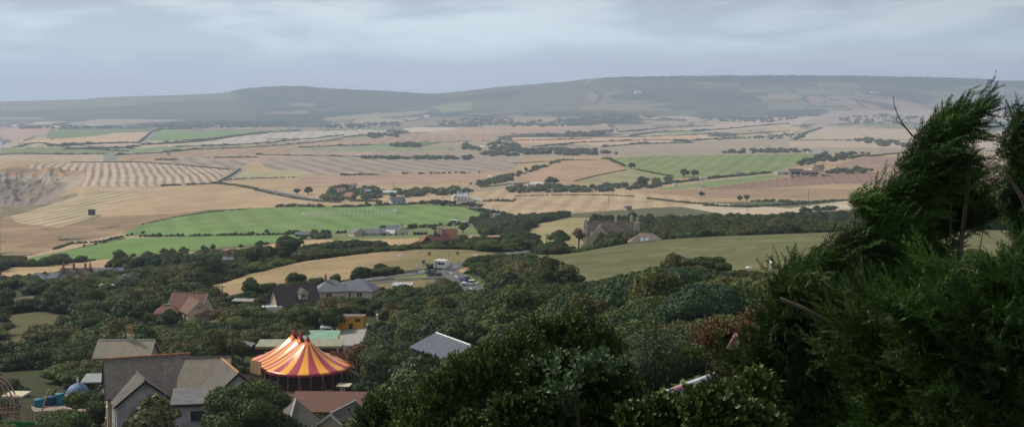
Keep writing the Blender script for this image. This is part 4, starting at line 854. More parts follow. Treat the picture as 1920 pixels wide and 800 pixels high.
# ================================================================== SMALL THINGS
def car(px, py, Y, rz, col, label, L=4.2, H=1.45, van=False, group=None, cat='car', name='parked_car', dz=0):
    p = on(px, Y, .1) if py is None else pos(px, py, Y); root = empty(name, p, rz, label, cat, group)
    M = plain('car_paint', col, .3, .03, 1, spec=.5); l = L/2; w = .88 if not van else 1.0
    if van: prof = [(-l,.35),(l,.35),(l,1.0),(l*.82,1.15),(l*.62,H),(-l*.97,H),(-l,1.2)]
    else: prof = [(-l,.35),(l,.35),(l,.75),(l*.93,.86),(l*.42,.98),(-l*.80,.98),(-l*.98,.9)]
    MB().prism(prof, -w, w, axis='y').build('body', M, root, bevel=.08)
    if not van:
        q = MB(); z0 = .965; a = [(-l*.78,z0),(l*.42,z0),(l*.12,H),(-l*.55,H)]
        vs = [(x, -w*.93 if z < 1.2 else -w*.74, z) for x, z in a]+[(x, w*.93 if z < 1.2 else w*.74, z) for x, z in a]
        q.add(vs, [(3,2,1,0),(4,5,6,7),(0,1,5,4),(1,2,6,5),(3,0,4,7)]); q.build('windows', M_GLASS, root)
        MB().box((-l*.215, 0, H+.015), (l*.68, w*1.5, .05)).build('roof', M, root, bevel=.02)
    else:
        MB().box((l*.74, 0, 1.36), (.06, w*1.7, .42), tilt=Matrix.Rotation(-.75, 3, 'Y')).box((l*.45, -w-.005, 1.4), (l*.3, .02, .4)).box((l*.45, w+.005, 1.4), (l*.3, .02, .4)).box((-l-.005, 0, 1.5), (.02, w*1.5, .45)).build('windows', M_GLASS, root)
    for sx in (-.62, .62):
        for sy in (-1, 1):
            wh = MB().tube([(l*sx, sy*(w-.12), .33), (l*sx, sy*(w+.03), .33)], .33, 14).build('wheel', M_DARKTRIM, root)
            MB().tube([(l*sx, sy*(w+.032), .33), (l*sx, sy*(w+.05), .33)], .19, 10).build('hub', M_LEAD, wh)
    for sy in (-.6, .6):
        MB().box((l+.01, sy*w, .68), (.04, .3, .16)).build('headlight', M_WHITE, root)
        MB().box((-l-.01, sy*w*1.15, .75), (.04, .22, .2)).build('tail_light', plain('tail_red', (.35,.02,.02), .4), root)
    return root
def caravan(px, py, Y, rz, label, L=6.0, name='caravan', cat='caravan', H=2.6, group=None):
    root = empty(name, pos(px, py, Y), rz, label, cat, group); l = L/2
    hk = H/2.6; prof = [(-l,.5*hk),(l*.92,.5*hk),(l,1.3*hk),(l*.86,2.2*hk),(l*.7,H),(-l*.9,H),(-l,2.3*hk)]
    MB().prism(prof, -1.12, 1.12, axis='y').build('body', M_WHITE, root, bevel=.12)
    MB().box((-l*.1, -1.13, 1.75*hk), (1.1, .03, .6*hk)).box((l*.45, -1.13, 1.75*hk), (.9, .03, .6*hk)).box((-l*.1, 1.13, 1.75*hk), (1.1, .03, .6*hk)).box((-l-.01, 0, 1.8*hk), (.03, 1.5, .62*hk)).build('windows', M_GLASS, root)
    MB().box((-l*.6, -1.135, 1.35*hk), (.65, .03, 1.7*hk)).build('door', M_LEAD, root)
    MB().box((0, -1.14, .78*hk), (L*.86, .02, .09)).build('stripe', plain('grey_stripe', (.3,.33,.38)), root)
    for sy in (-1, 1): MB().tube([(0, sy*.95, .33), (0, sy*1.14, .33)], .33, 14).build('wheel', M_DARKTRIM, root)
    MB().tube([(l*.9, 0, .5), (l*1.35, 0, .5)], .05, 6).build('drawbar', M_DARKTRIM, root)
    return root
def pole(px, py_top, Y, label, group='wooden utility poles', arm=True, py=None):
    b = on(px, Y) if py is None else pos(px, py, Y); H = -(py_top-YH)/F*Y-b.z
    root = empty('utility_pole', b, 0, label, 'pole', group); r = max(.13, .00016*Y)
    MB().tube([(0, 0, -.5), (0, 0, H)], [r, r*.75], 8).build('shaft', M_BARK, root)
    if arm: MB().box((0, 0, H-.5), (1.6, .12, .12)).tube([(-.7, 0, H-.44), (-.7, 0, H-.2)], .05, 6).tube([(.7, 0, H-.44), (.7, 0, H-.2)], .05, 6).build('crossarm', M_BARK, root)
    return root
def strip(line, width, mat, name='road', dz=.08, y0=200, y1=9000, W=None, mk=None, kind='structure'):
    pts = W or [at(x, y, y0, y1) for x, y in line]; P = []
    for a, b in zip(pts[:-1], pts[1:]):
        n = max(1, int((b-a).length/4)); P += [a+(b-a)*(i/n) for i in range(n)]
    P.append(pts[-1]); P = np.array([(p.x, p.y) for p in P])
    for _ in range(6): P[1:-1] = (P[:-2]+2*P[1:-1]+P[2:])/4
    T = np.gradient(P, axis=0); T = unit(T); Nn = np.stack([-T[:, 1], T[:, 0]], -1); V = []; nx = 5
    for k in np.linspace(-.5, .5, nx):
        q = P+Nn*width*k; V.append(np.stack([q[:, 0], q[:, 1], gz(q[:, 0], q[:, 1])+dz], -1))
    V = np.stack(V, 1); n = len(P); idx = np.arange(n*nx).reshape(n, nx)
    o = mesh_np(name, V.reshape(-1, 3), np.stack([idx[:-1, :-1], idx[:-1, 1:], idx[1:, 1:], idx[1:, :-1]], -1).reshape(-1, 4), mat, smooth=True)
    tag(o, kind=kind)
    for p in P[::2]: PADS.append((p[0], p[1], width*.55))
    return o, P
# ================================================================== ROADS AND PATHS
road_mat = M_TARMAC
main_road, RP = strip([(1000,470),(940,478),(900,487),(865,496),(838,508),(800,514),(755,517),(700,523),(640,531),(590,541)], 6.2, road_mat, 'road', .10, 250, 470)
side_road, RP2 = strip([(838,508),(852,517),(864,525),(874,534),(892,548)], 6.0, road_mat, 'road', .14, 200, 420)
back_lane, _ = strip([(845,519),(800,522),(750,525),(700,531),(640,541)], 3.6, road_mat, 'road', .12, 240, 420)
strip([(140,604),(200,604),(250,600),(300,594),(330,590)], 4.5, M_TRACK, 'path', .12, 230, 345)
strip([(650,668),(648,650),(652,632),(660,618),(662,610)], 6.5, M_CONC, 'path', .12, 205, 300)
strip([(868,425),(900,418),(925,410),(936,402),(925,396),(905,391),(880,389)], 6.5, road_mat, 'road', .2, 700, 1300)
strip([(470,352),(500,357),(540,365),(590,374),(620,378)], 8, road_mat, 'road', .3, 1000, 2000)
strip([(402,345),(430,332),(445,322),(452,318)], 11, plain('lane', (.22,.22,.21), .9), 'road', .3, 1200, 2600)
strip([(206,303),(208,296),(203,289)], 22, plain('lane_b', (.20,.22,.17), .9), 'road', .3, 1500, 3500)
strip([(262,270),(272,262),(280,254),(287,247)], 24, plain('lane_c', (.24,.25,.24), .9), 'road', .4, 2000, 6000)
strip([(838,421),(860,419),(880,414)], 4, M_TRACK, 'path', .2, 700, 1100)
strip([(60,768),(100,764),(140,752),(185,770),(215,800)], 5, plain('pink_paving', (.32,.25,.22), .9, .2, .6), 'path', .1, 110, 200)
def markings():
    mb = MB()
    def dash(Pp, i0, i1, step, w, off=0, ln=1):
        for i in range(i0, min(i1, len(Pp)-2), step):
            a, b = Pp[i], Pp[i+ln]; t = (b-a)/np.linalg.norm(b-a); n = np.array((-t[1], t[0])); q = [a+n*(off-w/2), b+n*(off-w/2), b+n*(off+w/2), a+n*(off+w/2)]
            mb.add([(x, y, float(gz(x, y))+.19) for x, y in q], [(0,1,2,3)])
    dash(RP, 2, 60, 2, .28); dash(RP2, 1, 30, 2, .28); dash(RP, 30, 46, 1, .3, 2.6)
    o = mb.build('road_markings', M_PAINT); tag(o, kind='structure')
markings()

# ================================================================== BUILDINGS NEAR THE VIEWPOINT
def rel(root, X, Y, Z): return (X-root.location.x, Y-root.location.y, Z-root.location.z)
# large slate-roofed house, lower left
def big_house():
    B = -44.6; r = empty('house', (-46, 168, B), 0, 'large lilac grey rendered house with patched slate roofs and terracotta ridge', 'house')
    o = lambda x, y: rel(r, x, y, B)
    L, W = 10.6, 9.5; w, rf = block(r, o(-49, 172), R(20), L, W, 6.6, 4.0, M_SLATE, M_BUFF, ridge=M_RIDGE, trim=M_DARKTRIM)
    win(w, 'W', -2.2, 4.2, 1.0, 1.5, L, W); win(w, 'W', 1.8, 4.2, 1.0, 1.5, L, W)
    L, W = 10, 6.9; w, rf = block(r, o(-49.4, 169.0), R(-64), L, W, 6.3, 2.7, M_SLATE, M_GREYWALL, trim=M_DARKTRIM, over=.4, ridge=M_SLATE)
    for u in (-2.6, -1.1, .4, 1.9, 3.4):
        win(w, 'S', u, 4.6, .8, 1.5, L, W, bars=0); 
    q = MB()
    for u in (-3.4, -1.85, -.35, 1.15, 2.65, 4.15): q.box((u, -W/2-.11, 2.6), (.28, .2, 6.6))
    q.build('pilaster', M_WHITE, w)
    for u in (-2.6, .4, 3.4): win(w, 'S', u, 1.6, 1.0, 1.6, L, W)
    win(w, 'E', 0, 4.0, 1.5, 1.3, L, W); win(w, 'E', -1.6, 1.3, 1.1, 1.3, L, W)
    L, W = 6.6, 8.5; w, rf = block(r, o(-41.6, 173.6), R(10), L, W, 6.8, 3.3, M_STONETILE, M_GREYWALL, over=.15, ridge=M_SLATE)
    L, W = 9.6, 7.0; w, rf = block(r, o(-37.3, 169.3), R(-65), L, W, 6.9, 3.0, M_SLATE, M_GREYWALL, trim=M_DARKTRIM, over=.3, ridge=M_TERRA)
    win(w, 'E', 0, 4.6, 1.4, 1.3, L, W)
    L, W = 5.6, 5.4; w, rf = block(r, o(-40.7, 164.9), R(10), L, W, 6.6, .75, M_FELT, M_GREYWALL, kind='shed', over=.25)
    MB().box((0, -W/2-.33, 6.52), (L+.5, .12, .22)).build('fascia', M_DARKTRIM, rf)
    win(w, 'S', .45, 5.1, 1.85, 1.25, L, W, bars=2, fmat=M_DARKTRIM); win(w, 'S', -1.6, 2.2, 1.0, 1.2, L, W); win(w, 'S', 1.0, 2.2, 1.2, 1.2, L, W); door(w, 'S', -.4, .95, 2.1, L, W, M_TIMBERD)
    MB().tube([(1.4, -3.6, 5.5), (1.4, -3.6, 11.6)], .035, 5).tube([(1.1, -3.6, 11.3), (1.7, -3.6, 11.3)], .02, 4).build('aerial', M_LEAD, r)
    for x, y in ((-49,170),(-37.5,169),(-40,164),(-48,164)): PADS.append((x, y, 6.5))
big_house()
def cottage():
    B = -45.0; r = empty('cottage', (-64.4, 214, B), 0, 'small cottage with a lichened grey roof and two tall orange chimney pots', 'cottage')
    L, W = 8.7, 6; w, rf = block(r, (0,0,0), R(1), L, W, 3.3, 2.1, M_STONETILE, M_STONE, ridge=M_LEAD, trim=M_STONE)
    chimney(rf, .55, .2, 4.6, 6.3, M_STONE, .9, .7, 0); 
    for u in (-.22, .22): MB().lathe((.55+u, .2, 6.4), [(.17, 0), (.14, 1.1), (.19, 1.15), (.18, 1.35), (.1, 1.35)], 10).build('chimney_pot', M_TERRA, rf)
    for u in (-2.8, 0, 2.8): win(w, 'S', u, 1.6, 1.0, 1.2, L, W)
    plot((-64.4, 214), 5)
cottage()
def bungalow():
    B = -52.7; r = empty('bungalow', (-79, 311, B), 0, 'buff brick bungalow with rust tiled cross gables at the end of the lane', 'bungalow')
    L, W = 5.2, 6; w, rf = block(r, (-4.4, -1.5, 0), R(8), L, W, 2.7, 1.5, M_BROWNTILE, M_BUFF, 'hip', hip=1.6); MB().box((0, 0, 4.27), (1.6, .5, .16)).build('flat_cap', M_GREENROOF, rf)
    for u in (-1.2, 1.3): win(w, 'S', u, 1.35, .95, 1.5, L, W)
    win(w, 'W', .5, 1.4, 1.6, 1.2, L, W); win(w, 'W', -1.8, 1.4, .8, 1.2, L, W)
    L, W = 8.5, 7; w, rf = block(r, (0, 3.5, 0), R(-12), L, W, 3.1, 3.2, M_BROWNTILE, M_CREAM, ridge=M_BROWNTILE, trim=M_CREAM); win(w, 'W', 0, 4.2, .9, .9, L, W)
    L, W = 8.5, 5.6; w, rf = block(r, (1.6, 0, 0), R(-58), L, W, 2.8, 2.7, M_BROWNTILE, M_CREAM, ridge=M_BROWNTILE, trim=M_CREAM); win(w, 'E', 0, 4.0, 1.0, .8, L, W, pane=M_BROWNTILE); door(w, 'S', 2.6, 1.3, 2.2, L, W, M_TIMBERD)
    chimney(rf, -3.4, 1.0, 3.4, 6.0, M_BRICK, .8, .7, 1)
    L, W = 6.0, 3.0; w, rf = block(r, (5.3, -2.2, 0), R(6), L, W, 2.2, 1.1, M_BROWNTILE, M_BUFF, 'hip', hip=1.2); win(w, 'S', 1.4, 1.25, 1.2, 1.0, L, W); win(w, 'S', -1.4, 1.25, 1.0, 1.0, L, W)
    door(w, 'W', 0, 1.2, 2.0, L, W, M_BRICK)
    plot((-79, 311), 8); plot((-74, 308), 5)
bungalow()
def chalet():
    B = -51.2; r = empty('house', (-54.2, 318.5, B), 0, 'chalet house with a steep dark brown roof, cream boarded gable and one dormer', 'house')
    L, W = 10.2, 7.4; w, rf = block(r, (0,0,0), R(29), L, W, 2.0, 4.2, M_SLATED, M_CREAM, trim=M_DARKTRIM, over=.5)
    q = MB()
    for u in (-1.5, -.5, .6, 1.6): q.box((-L/2-.03, u, 3.2-abs(u)*.55), (.05, .09, 3.6-abs(u)*1.1))
    q.build('gable_boards', M_TIMBER, w)
    win(w, 'W', -1.6, 1.1, .9, 1, L, W)
    dw, dr = block(rf, (1.3, -2.0, 0), R(-90), 2.6, 2.1, 4.5, 1.0, M_SLATED, M_CREAM, over=.2, found=-3.0, rname='dormer_roof', wname='dormer', trim=M_CREAM); win(dw, 'E', 0, 3.95, 1.3, 1.0, 2.6, 2.1, bars=2)
    plot((-54, 318), 6.5)
chalet()
def slates():
    B = -52.4; r = empty('house', (-44, 345, B), 0, 'long low house under two joined blue slate hip roofs beside the dark chalet roof', 'house')
    L, W = 8.5, 8; w, rf = block(r, (-4.6, 0, 0), R(12), L, W, 2.6, 2.5, M_SLATEB, M_CREAM, 'hip', hip=3.2); win(w, 'S', -1, 1.5, 1.6, 1.1, L, W); chimney(rf, -1.6, 0, 4.5, 6.0, M_BRICK, .6, .6, 2)
    L, W = 9, 7; w, rf = block(r, (2.8, 1, 0), R(-10), L, W, 2.6, 2.6, M_SLATEB, M_CREAM, 'hip', hip=3.4); win(w, 'S', 1, 1.5, 1.6, 1.1, L, W); win(w, 'S', -2, 1.5, 1.2, 1.1, L, W)
    plot((-44, 345), 8)
    B = pos(755, 548, 330); r = empty('shed', B, R(-6), 'low outbuilding with a flat pale grey roof among bushes below the road', 'shed'); L, W = 4.6, 3.4
    w, rf = block(r, (0,0,0), 0, L, W, 1.9, .35, plain('pale_felt', (.42,.44,.45), .8), M_TIMBERD, 'shed', over=.3); door(w, 'S', 1, .9, 1.7, L, W, M_TIMBER); plot(B, 3.2)
slates()
def yellow_hut():
    B = pos(660, 615, 262); r = empty('cabin', B, R(-4), 'yellow ochre flat-roofed cabin with stepped parapet at the end of the concrete yard', 'cabin'); L, W = 5.3, 3.2
    w, rf = block(r, (0,0,0), 0, L, W, 2.5, 0, M_FELT, M_YELLOW, 'flat', over=.02)
    for x_, z_, a_, b_ in ((-2.1, 2.55, .9, .5), (-.55, 2.5, 1.0, .3), (1.5, 2.6, 2.0, .5)): MB().box((x_, -W/2-.03, z_), (a_, .14, b_)).build('parapet', M_YELLOW, w)
    win(w, 'S', -1.5, 1.8, 1.0, .6, L, W, fmat=M_TIMBERD, sill=False); win(w, 'S', 1.5, 1.95, 1.1, .6, L, W, fmat=M_TIMBERD, sill=False); door(w, 'S', .1, .75, 1.25, L, W, M_TIMBERD); win(w, 'W', 0, 1.5, 1.2, 1, L, W, fmat=M_TIMBERD)
    plot(B, 4)
yellow_hut()
def long_shed():
    B = -47.9; r = empty('shed', (-40, 242, B), 0, 'long timber shed with a flat olive roof and green roofed end, behind the striped tent', 'shed')
    olive = plain('olive_roof', (.30,.31,.22), .8, .15, .8)
    L, W = 15.5, 5; w, rf = block(r, (0, 0, 0), R(2), L, W, 2.55, .3, olive, M_TIMBERD, 'shed', over=.3); MB().box((0, -W/2-.36, 2.45), (L+.7, .1, .42)).build('fascia', plain('fascia_olive', (.34,.30,.17), .8), rf)
    MB().box((-7.4, -2.6, 1.1), (.45, .3, 2.7)).box((7.4, -2.6, 1.1), (.3, .3, 2.7)).build('post', M_CREAM, r)
    win(w, 'S', -5.6, 1.2, 1.4, 1.0, L, W, pane=M_WHITE); win(w, 'S', -1, 1.3, 2.2, 1.2, L, W, fmat=M_TIMBERD); door(w, 'S', 3, 1.1, 2, L, W, M_TIMBER)
    L, W = 6.6, 6; w, rf = block(r, (3.0, 5.4, 0), R(1), L, W, 2.6, .9, M_GREENROOF, M_TIMBER, 'shed', over=.2)
    plot((-46, 242), 5.5); plot((-38, 242), 5.5); plot((-34, 242), 5.5); plot((-37, 247), 4)
long_shed()
def fence(W, h, mat, label, posts=2.0, name='fence', slat=.14, gap=.03, base=None):
    r = empty(name, W[0], 0, label, 'fence'); q = MB(); p = MB(); o = Vector(W[0])
    for a, b in zip(W[:-1], W[1:]):
        a = Vector(a); b = Vector(b); d = b-a; l = d.length; an = math.atan2(d.y, d.x); n = max(1, int(l/(slat+gap)))
        for i in range(n):
            c = a+d*((i+.5)/n)-o; q.box((c.x, c.y, c.z+h/2), (slat, .03, h), an)
        m = max(1, int(l/posts))
        for i in range(m+1):
            c = a+d*(i/m)-o; p.box((c.x, c.y, c.z+h/2+.02), (.12, .14, h+.12), an)
    q.build('boards', mat, r); p.build('posts', mat, r); return r
zb = -48.6
fence([pos(470,698,228)*1, pos(489,703,222)], 2.3, plain('pine_boards', (.36,.24,.13), .85, .25, 3), 'pale pine slatted fence at the near end of the striped tent, beside the long shed')
fence([(-33.5,236.5,zb+.9),(-30.5,234.5,zb+.9),(-28.2,231,zb+.9),(-27.5,227,zb+.9)], 2.2, M_TIMBER, 'brown board fence curving behind the tent on its concrete-yard side')
fence([(-46.5,231,zb+.2),(-45.4,237,zb+.4)], 2.2, M_TIMBER, 'dark orange board fence between the long shed and the striped canopy')

# ---- the big top
def tent():
    B = -48.7; nm = Vector((-35.9, 225.0, B)); ax = Vector((-3.5, 6.6, 0)).normalized(); an = math.atan2(ax.y, ax.x)
    root = empty('circus_tent', nm, an, 'circus tent with orange yellow and maroon striped canopy and three masts', 'tent')
    Rr = 7.6; Ls = 7.6; ze = 2.65; zp = 7.15     # local x runs from the near mast to the far mast
    per = []   # (point on eave, foot on the ridge line)
    ng = 12; sub = 6
    for i in range(ng*sub+1):
        a = math.pi/2+math.pi*i/(ng*sub); per.append(((Rr*math.cos(a), Rr*math.sin(a)), (0, 0), i//sub))
    ns = 8
    for i in range(1, ns*sub+1):
        x = Ls*i/(ns*sub); per.append(((x, -Rr), (x, 0), ng+(i-1)//sub))
    for i in range(1, ng*sub+1):
        a = -math.pi/2+math.pi*i/(ng*sub); per.append(((Ls+Rr*math.cos(a), Rr*math.sin(a)), (Ls, 0), ng+ns+(i-1)//sub))
    for i in range(1, ns*sub):
        x = Ls-Ls*i/(ns*sub); per.append(((x, Rr), (x, 0), 2*ng+ns+(i-1)//sub))
    per.append((per[0][0], per[0][1], 2*ng+2*ns-1))
    def ridge_z(x):     # cloth sags between the masts
        t = (x/(Ls/2)) % 1.0; return zp-.55*math.sin(math.pi*t)**.8
    nr = 10; V = []; Fc = []; mi = []; n = len(per)
    for (e, f, g) in per:
        for k in range(nr+1):
            t = k/nr; r0 = .32
            fx, fy = f; ex, ey = e; d = math.hypot(ex-fx, ey-fy); ux, uy = (ex-fx)/d, (ey-fy)/d
            rr = r0+(Rr-r0)*t; zr = ridge_z(fx); 
            z = ze+(zr-ze)*(.42*(1-t)**1+.58*(1-t)**2.1)
            scal = .10*abs(math.sin(0)) 
            V.append((fx+ux*rr, fy+uy*rr, z))
    for i in range(n-1):
        for k in range(nr): Fc.append((i*(nr+1)+k, i*(nr+1)+k+1, (i+1)*(nr+1)+k+1, (i+1)*(nr+1)+k)); mi.append(per[i+1][2] % 2)
    def cloth(name, c):
        m, nt, p = nodes(name); p.inputs['Base Color'].default_value = rgba(c); p.inputs['Roughness'].default_value = .34; p.inputs['Specular IOR Level'].default_value = .6
        tc = N(nt, 'ShaderNodeTexCoord'); no = N(nt, 'ShaderNodeTexNoise'); no.inputs['Scale'].default_value = 1.3; nt.links.new(tc.outputs['Object'], no.inputs[0]); b = N(nt, 'ShaderNodeBump'); b.inputs['Distance'].default_value = .12; b.inputs['Strength'].default_value = .35
        nt.links.new(no.outputs[0], b.inputs['Height']); nt.links.new(b.outputs[0], p.inputs['Normal']); return m
    YEL = cloth('tent_orange', (.95,.43,.04)); MAR = cloth('tent_maroon', (.42,.035,.075))
    canopy = mesh_np('canopy', V, Fc, [YEL, MAR], root, mi, True); sm = canopy.modifiers.new('s', 'SOLIDIFY'); sm.thickness = .04
    # valance hanging from the eave
    V = []; Fc = []; mi = []
    for i, (e, f, g) in enumerate(per):
        V += [(e[0], e[1], ze+.02), (e[0]*1.0, e[1], ze-.34-.05*math.cos(i*math.pi*2/sub))]
    for i in range(n-1): Fc.append((2*i, 2*i+1, 2*i+3, 2*i+2)); mi.append(1)
    mesh_np('valance', V, Fc, [YEL, MAR], root, mi)
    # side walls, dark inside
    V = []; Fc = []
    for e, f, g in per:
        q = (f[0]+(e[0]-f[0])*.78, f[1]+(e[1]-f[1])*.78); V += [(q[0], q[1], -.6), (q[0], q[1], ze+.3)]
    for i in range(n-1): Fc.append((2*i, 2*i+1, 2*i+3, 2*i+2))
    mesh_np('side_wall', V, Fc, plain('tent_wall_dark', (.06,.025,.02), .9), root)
    for i in range(0, n-1, 3):
        if i % sub: continue
        e, f, g = per[i]; 
        p_ = MB().tube([(e[0]*1.0, e[1], -.9), (e[0], e[1], ze)], .05, 6); p_.build('pole', plain('pole_pink', (.42,.25,.20), .6) if i == 0 else bpy.data.materials['pole_pink'], root)
        if (i//sub) % 2 == 0:
            ux = e[0]-f[0]; uy = e[1]-f[1]; MB().tube([(e[0], e[1], ze-.05), (e[0]+ux*.10-uy*.09, e[1]+uy*.10+ux*.09, -.9)], .035, 5).build('guy_rope', bpy.data.materials['pole_pink'], root)
    for x in (0, Ls/2, Ls):
        m_ = MB().tube([(x, 0, -.6), (x, 0, zp+.9)], .09, 8).build('mast', M_TIMBERD, root)
        MB().lathe((x, 0, zp-.35), [(.42, -.05), (.44, .35), (.34, .5), (.36, .62), (.22, .95), (.05, 1.15), (0.0, 1.3)], 14).build('mast_cap', bpy.data.materials['tent_maroon'], m_)
    p2 = MB().tube([(Ls*.5, -Rr, ze), (Ls*.5+2, -Rr-4, -.4)], .03, 5).tube([(-Rr, 0, ze), (-Rr-.01, 0, ze-.2)], .03, 5); p2.build('stay', M_LEAD, root)
    # boarded stage under the near end
    d = MB(); d.lathe((0, 0, -.95), [(0, .42), (8.6, .42), (8.6, -.2)], 48); o = d.build('stage', plain('stage_boards', (.40,.29,.19), .85, .25, 2)); o.location = nm; o.rotation_euler = (0, 0, an); tag(o, 'pale boarded round stage under the striped tent', 'stage')
    for x, y in ((-36,225),(-39,231),(-37.5,228)): PADS.append((x, y, 9.5))
tent()
def around_tent():
    B = -51.5; r = empty('building', (-28.9, 204.5, B), 0, 'wide building with a plain rust brown tiled roof in front of the striped tent', 'building')
    L, W = 11.2, 9.0; w, rf = block(r, (0,0,0), R(-3), L, W, 3.4, 2.1, M_BROWNTILE, M_BRICK, over=.2); win(w, 'S', -3, 1.6, 1.2, 1.1, L, W); win(w, 'S', 3, 1.6, 1.2, 1.1, L, W)
    plot((-29, 204), 7)
    B = -44.8; r = empty('house', (-28.2, 165, B), 0, 'grey slate roofed house with two low gables, below the rust brown roof', 'house')
    L, W = 9, 7.0; w, rf = block(r, (0,0,0), R(-84), L, W, 2.6, 2.9, M_SLATE, M_CREAM, ridge=M_LEAD, trim=M_DARKTRIM); win(w, 'E', 0, 1.6, 1.6, 1.1, L, W)
    L, W = 7, 6.2; w, rf = block(r, (6.0, 3.5, -.3), R(-108), L, W, 2.8, 2.3, M_SLATE, M_CREAM, ridge=M_LEAD, trim=M_WHITE); win(w, 'E', 0, 1.6, 1.4, 1.1, L, W)
    MB().prism([(-.16,-2.5),(.16,-2.5),(.16,1.6),(0,2.3),(-.16,1.6)], -.12, .12, axis='y').build('white_finial', M_WHITE, r, (2.95, -3.4, 2.0))
    plot((-28, 165), 6); plot((-22, 168), 4.5)
    B = -38.2; r = empty('shed', (-8.4, 185.5, B), 0, 'modern shed with a smooth grey metal roof and white ridge, among dark trees', 'shed')
    L, W = 11.5, 8.0; w, rf = block(r, (0,0,0), R(-61), L, W, 2.4, 1.6, M_METALROOF, M_TIMBERD, ridge=M_WHITE, over=.25, trim=M_LEAD); door(w, 'E', 0, 2.2, 2.1, L, W, M_METALROOF)
    plot((-8.4, 185.5), 7)
    B = pos(417, 672, 208); r = empty('hut', B, R(-25), 'tiny hut with a pink tiled roof behind the large slate roof', 'hut'); L, W = 2.4, 2.0
    w, rf = block(r, (0,0,0), R(-90), L, W, 1.0, 1.1, M_PINKTILE, M_TIMBERD, over=.15, thick=.1); door(w, 'E', 0, .7, .95, L, W, M_TIMBERD); plot(B, 2)
    B = pos(464, 664, 214); r = empty('hut', B, R(-40), 'small hut with white edged grey roof between trees and the slatted fence', 'hut'); L, W = 3.0, 2.2
    w, rf = block(r, (0,0,0), 0, L, W, 1.2, .9, M_FELT, M_TIMBERD, over=.15, thick=.1, trim=M_WHITE); door(w, 'S', 0, .7, 1.15, L, W, M_TIMBER); plot(B, 2.2)
    # kiosk beside the stage
    B = pos(645, 734, 213); r = empty('kiosk', B, R(-8), 'little kiosk with a flat cream roof beside the stage of the tent', 'kiosk'); L, W = 1.9, 1.6
    w, rf = block(r, (0,0,0), 0, L, W, 1.05, .1, M_CREAM, M_TIMBERD, 'shed', over=.2, thick=.1); win(w, 'S', 0, .6, .8, .5, L, W); plot(B, 1.5)
around_tent()
car(None, None, 0, 0, (0,0,0), '') if False else None
caravan(612, 625, 250, R(4), 'white trailer parked behind the green roofed end of the long shed', 2.4, H=1.5, name='trailer', cat='trailer')
MB_ = MB().lathe((0,0,0), [(.25,0),(.22,.02),(.12,.7),(.03,.8)], 12).box((0,0,.02), (.6,.6,.05)); c_ = MB_.build('traffic_cone', plain('cone_red', (.6,.08,.04), .6)); c_.location = pos(630.5, 624, 252); tag(c_, 'red traffic cone at the mouth of the concrete yard', 'cone')
MB_ = MB().box((0,0,.8), (.35,.35,1.6)).lathe((0,0,1.6), [(.26,0),(.3,.15),(.2,.4),(0,.5)], 12); c_ = MB_.build('gatepost', M_WHITE); c_.location = pos(707.5, 606, 265); tag(c_, 'white gatepost standing alone in the brown scrub above the yard', 'post'); PADS.append((c_.location.x, c_.location.y, 1.2)); KEEP.append(([(703,608),(703,590),(712,590),(712,608)], 262))
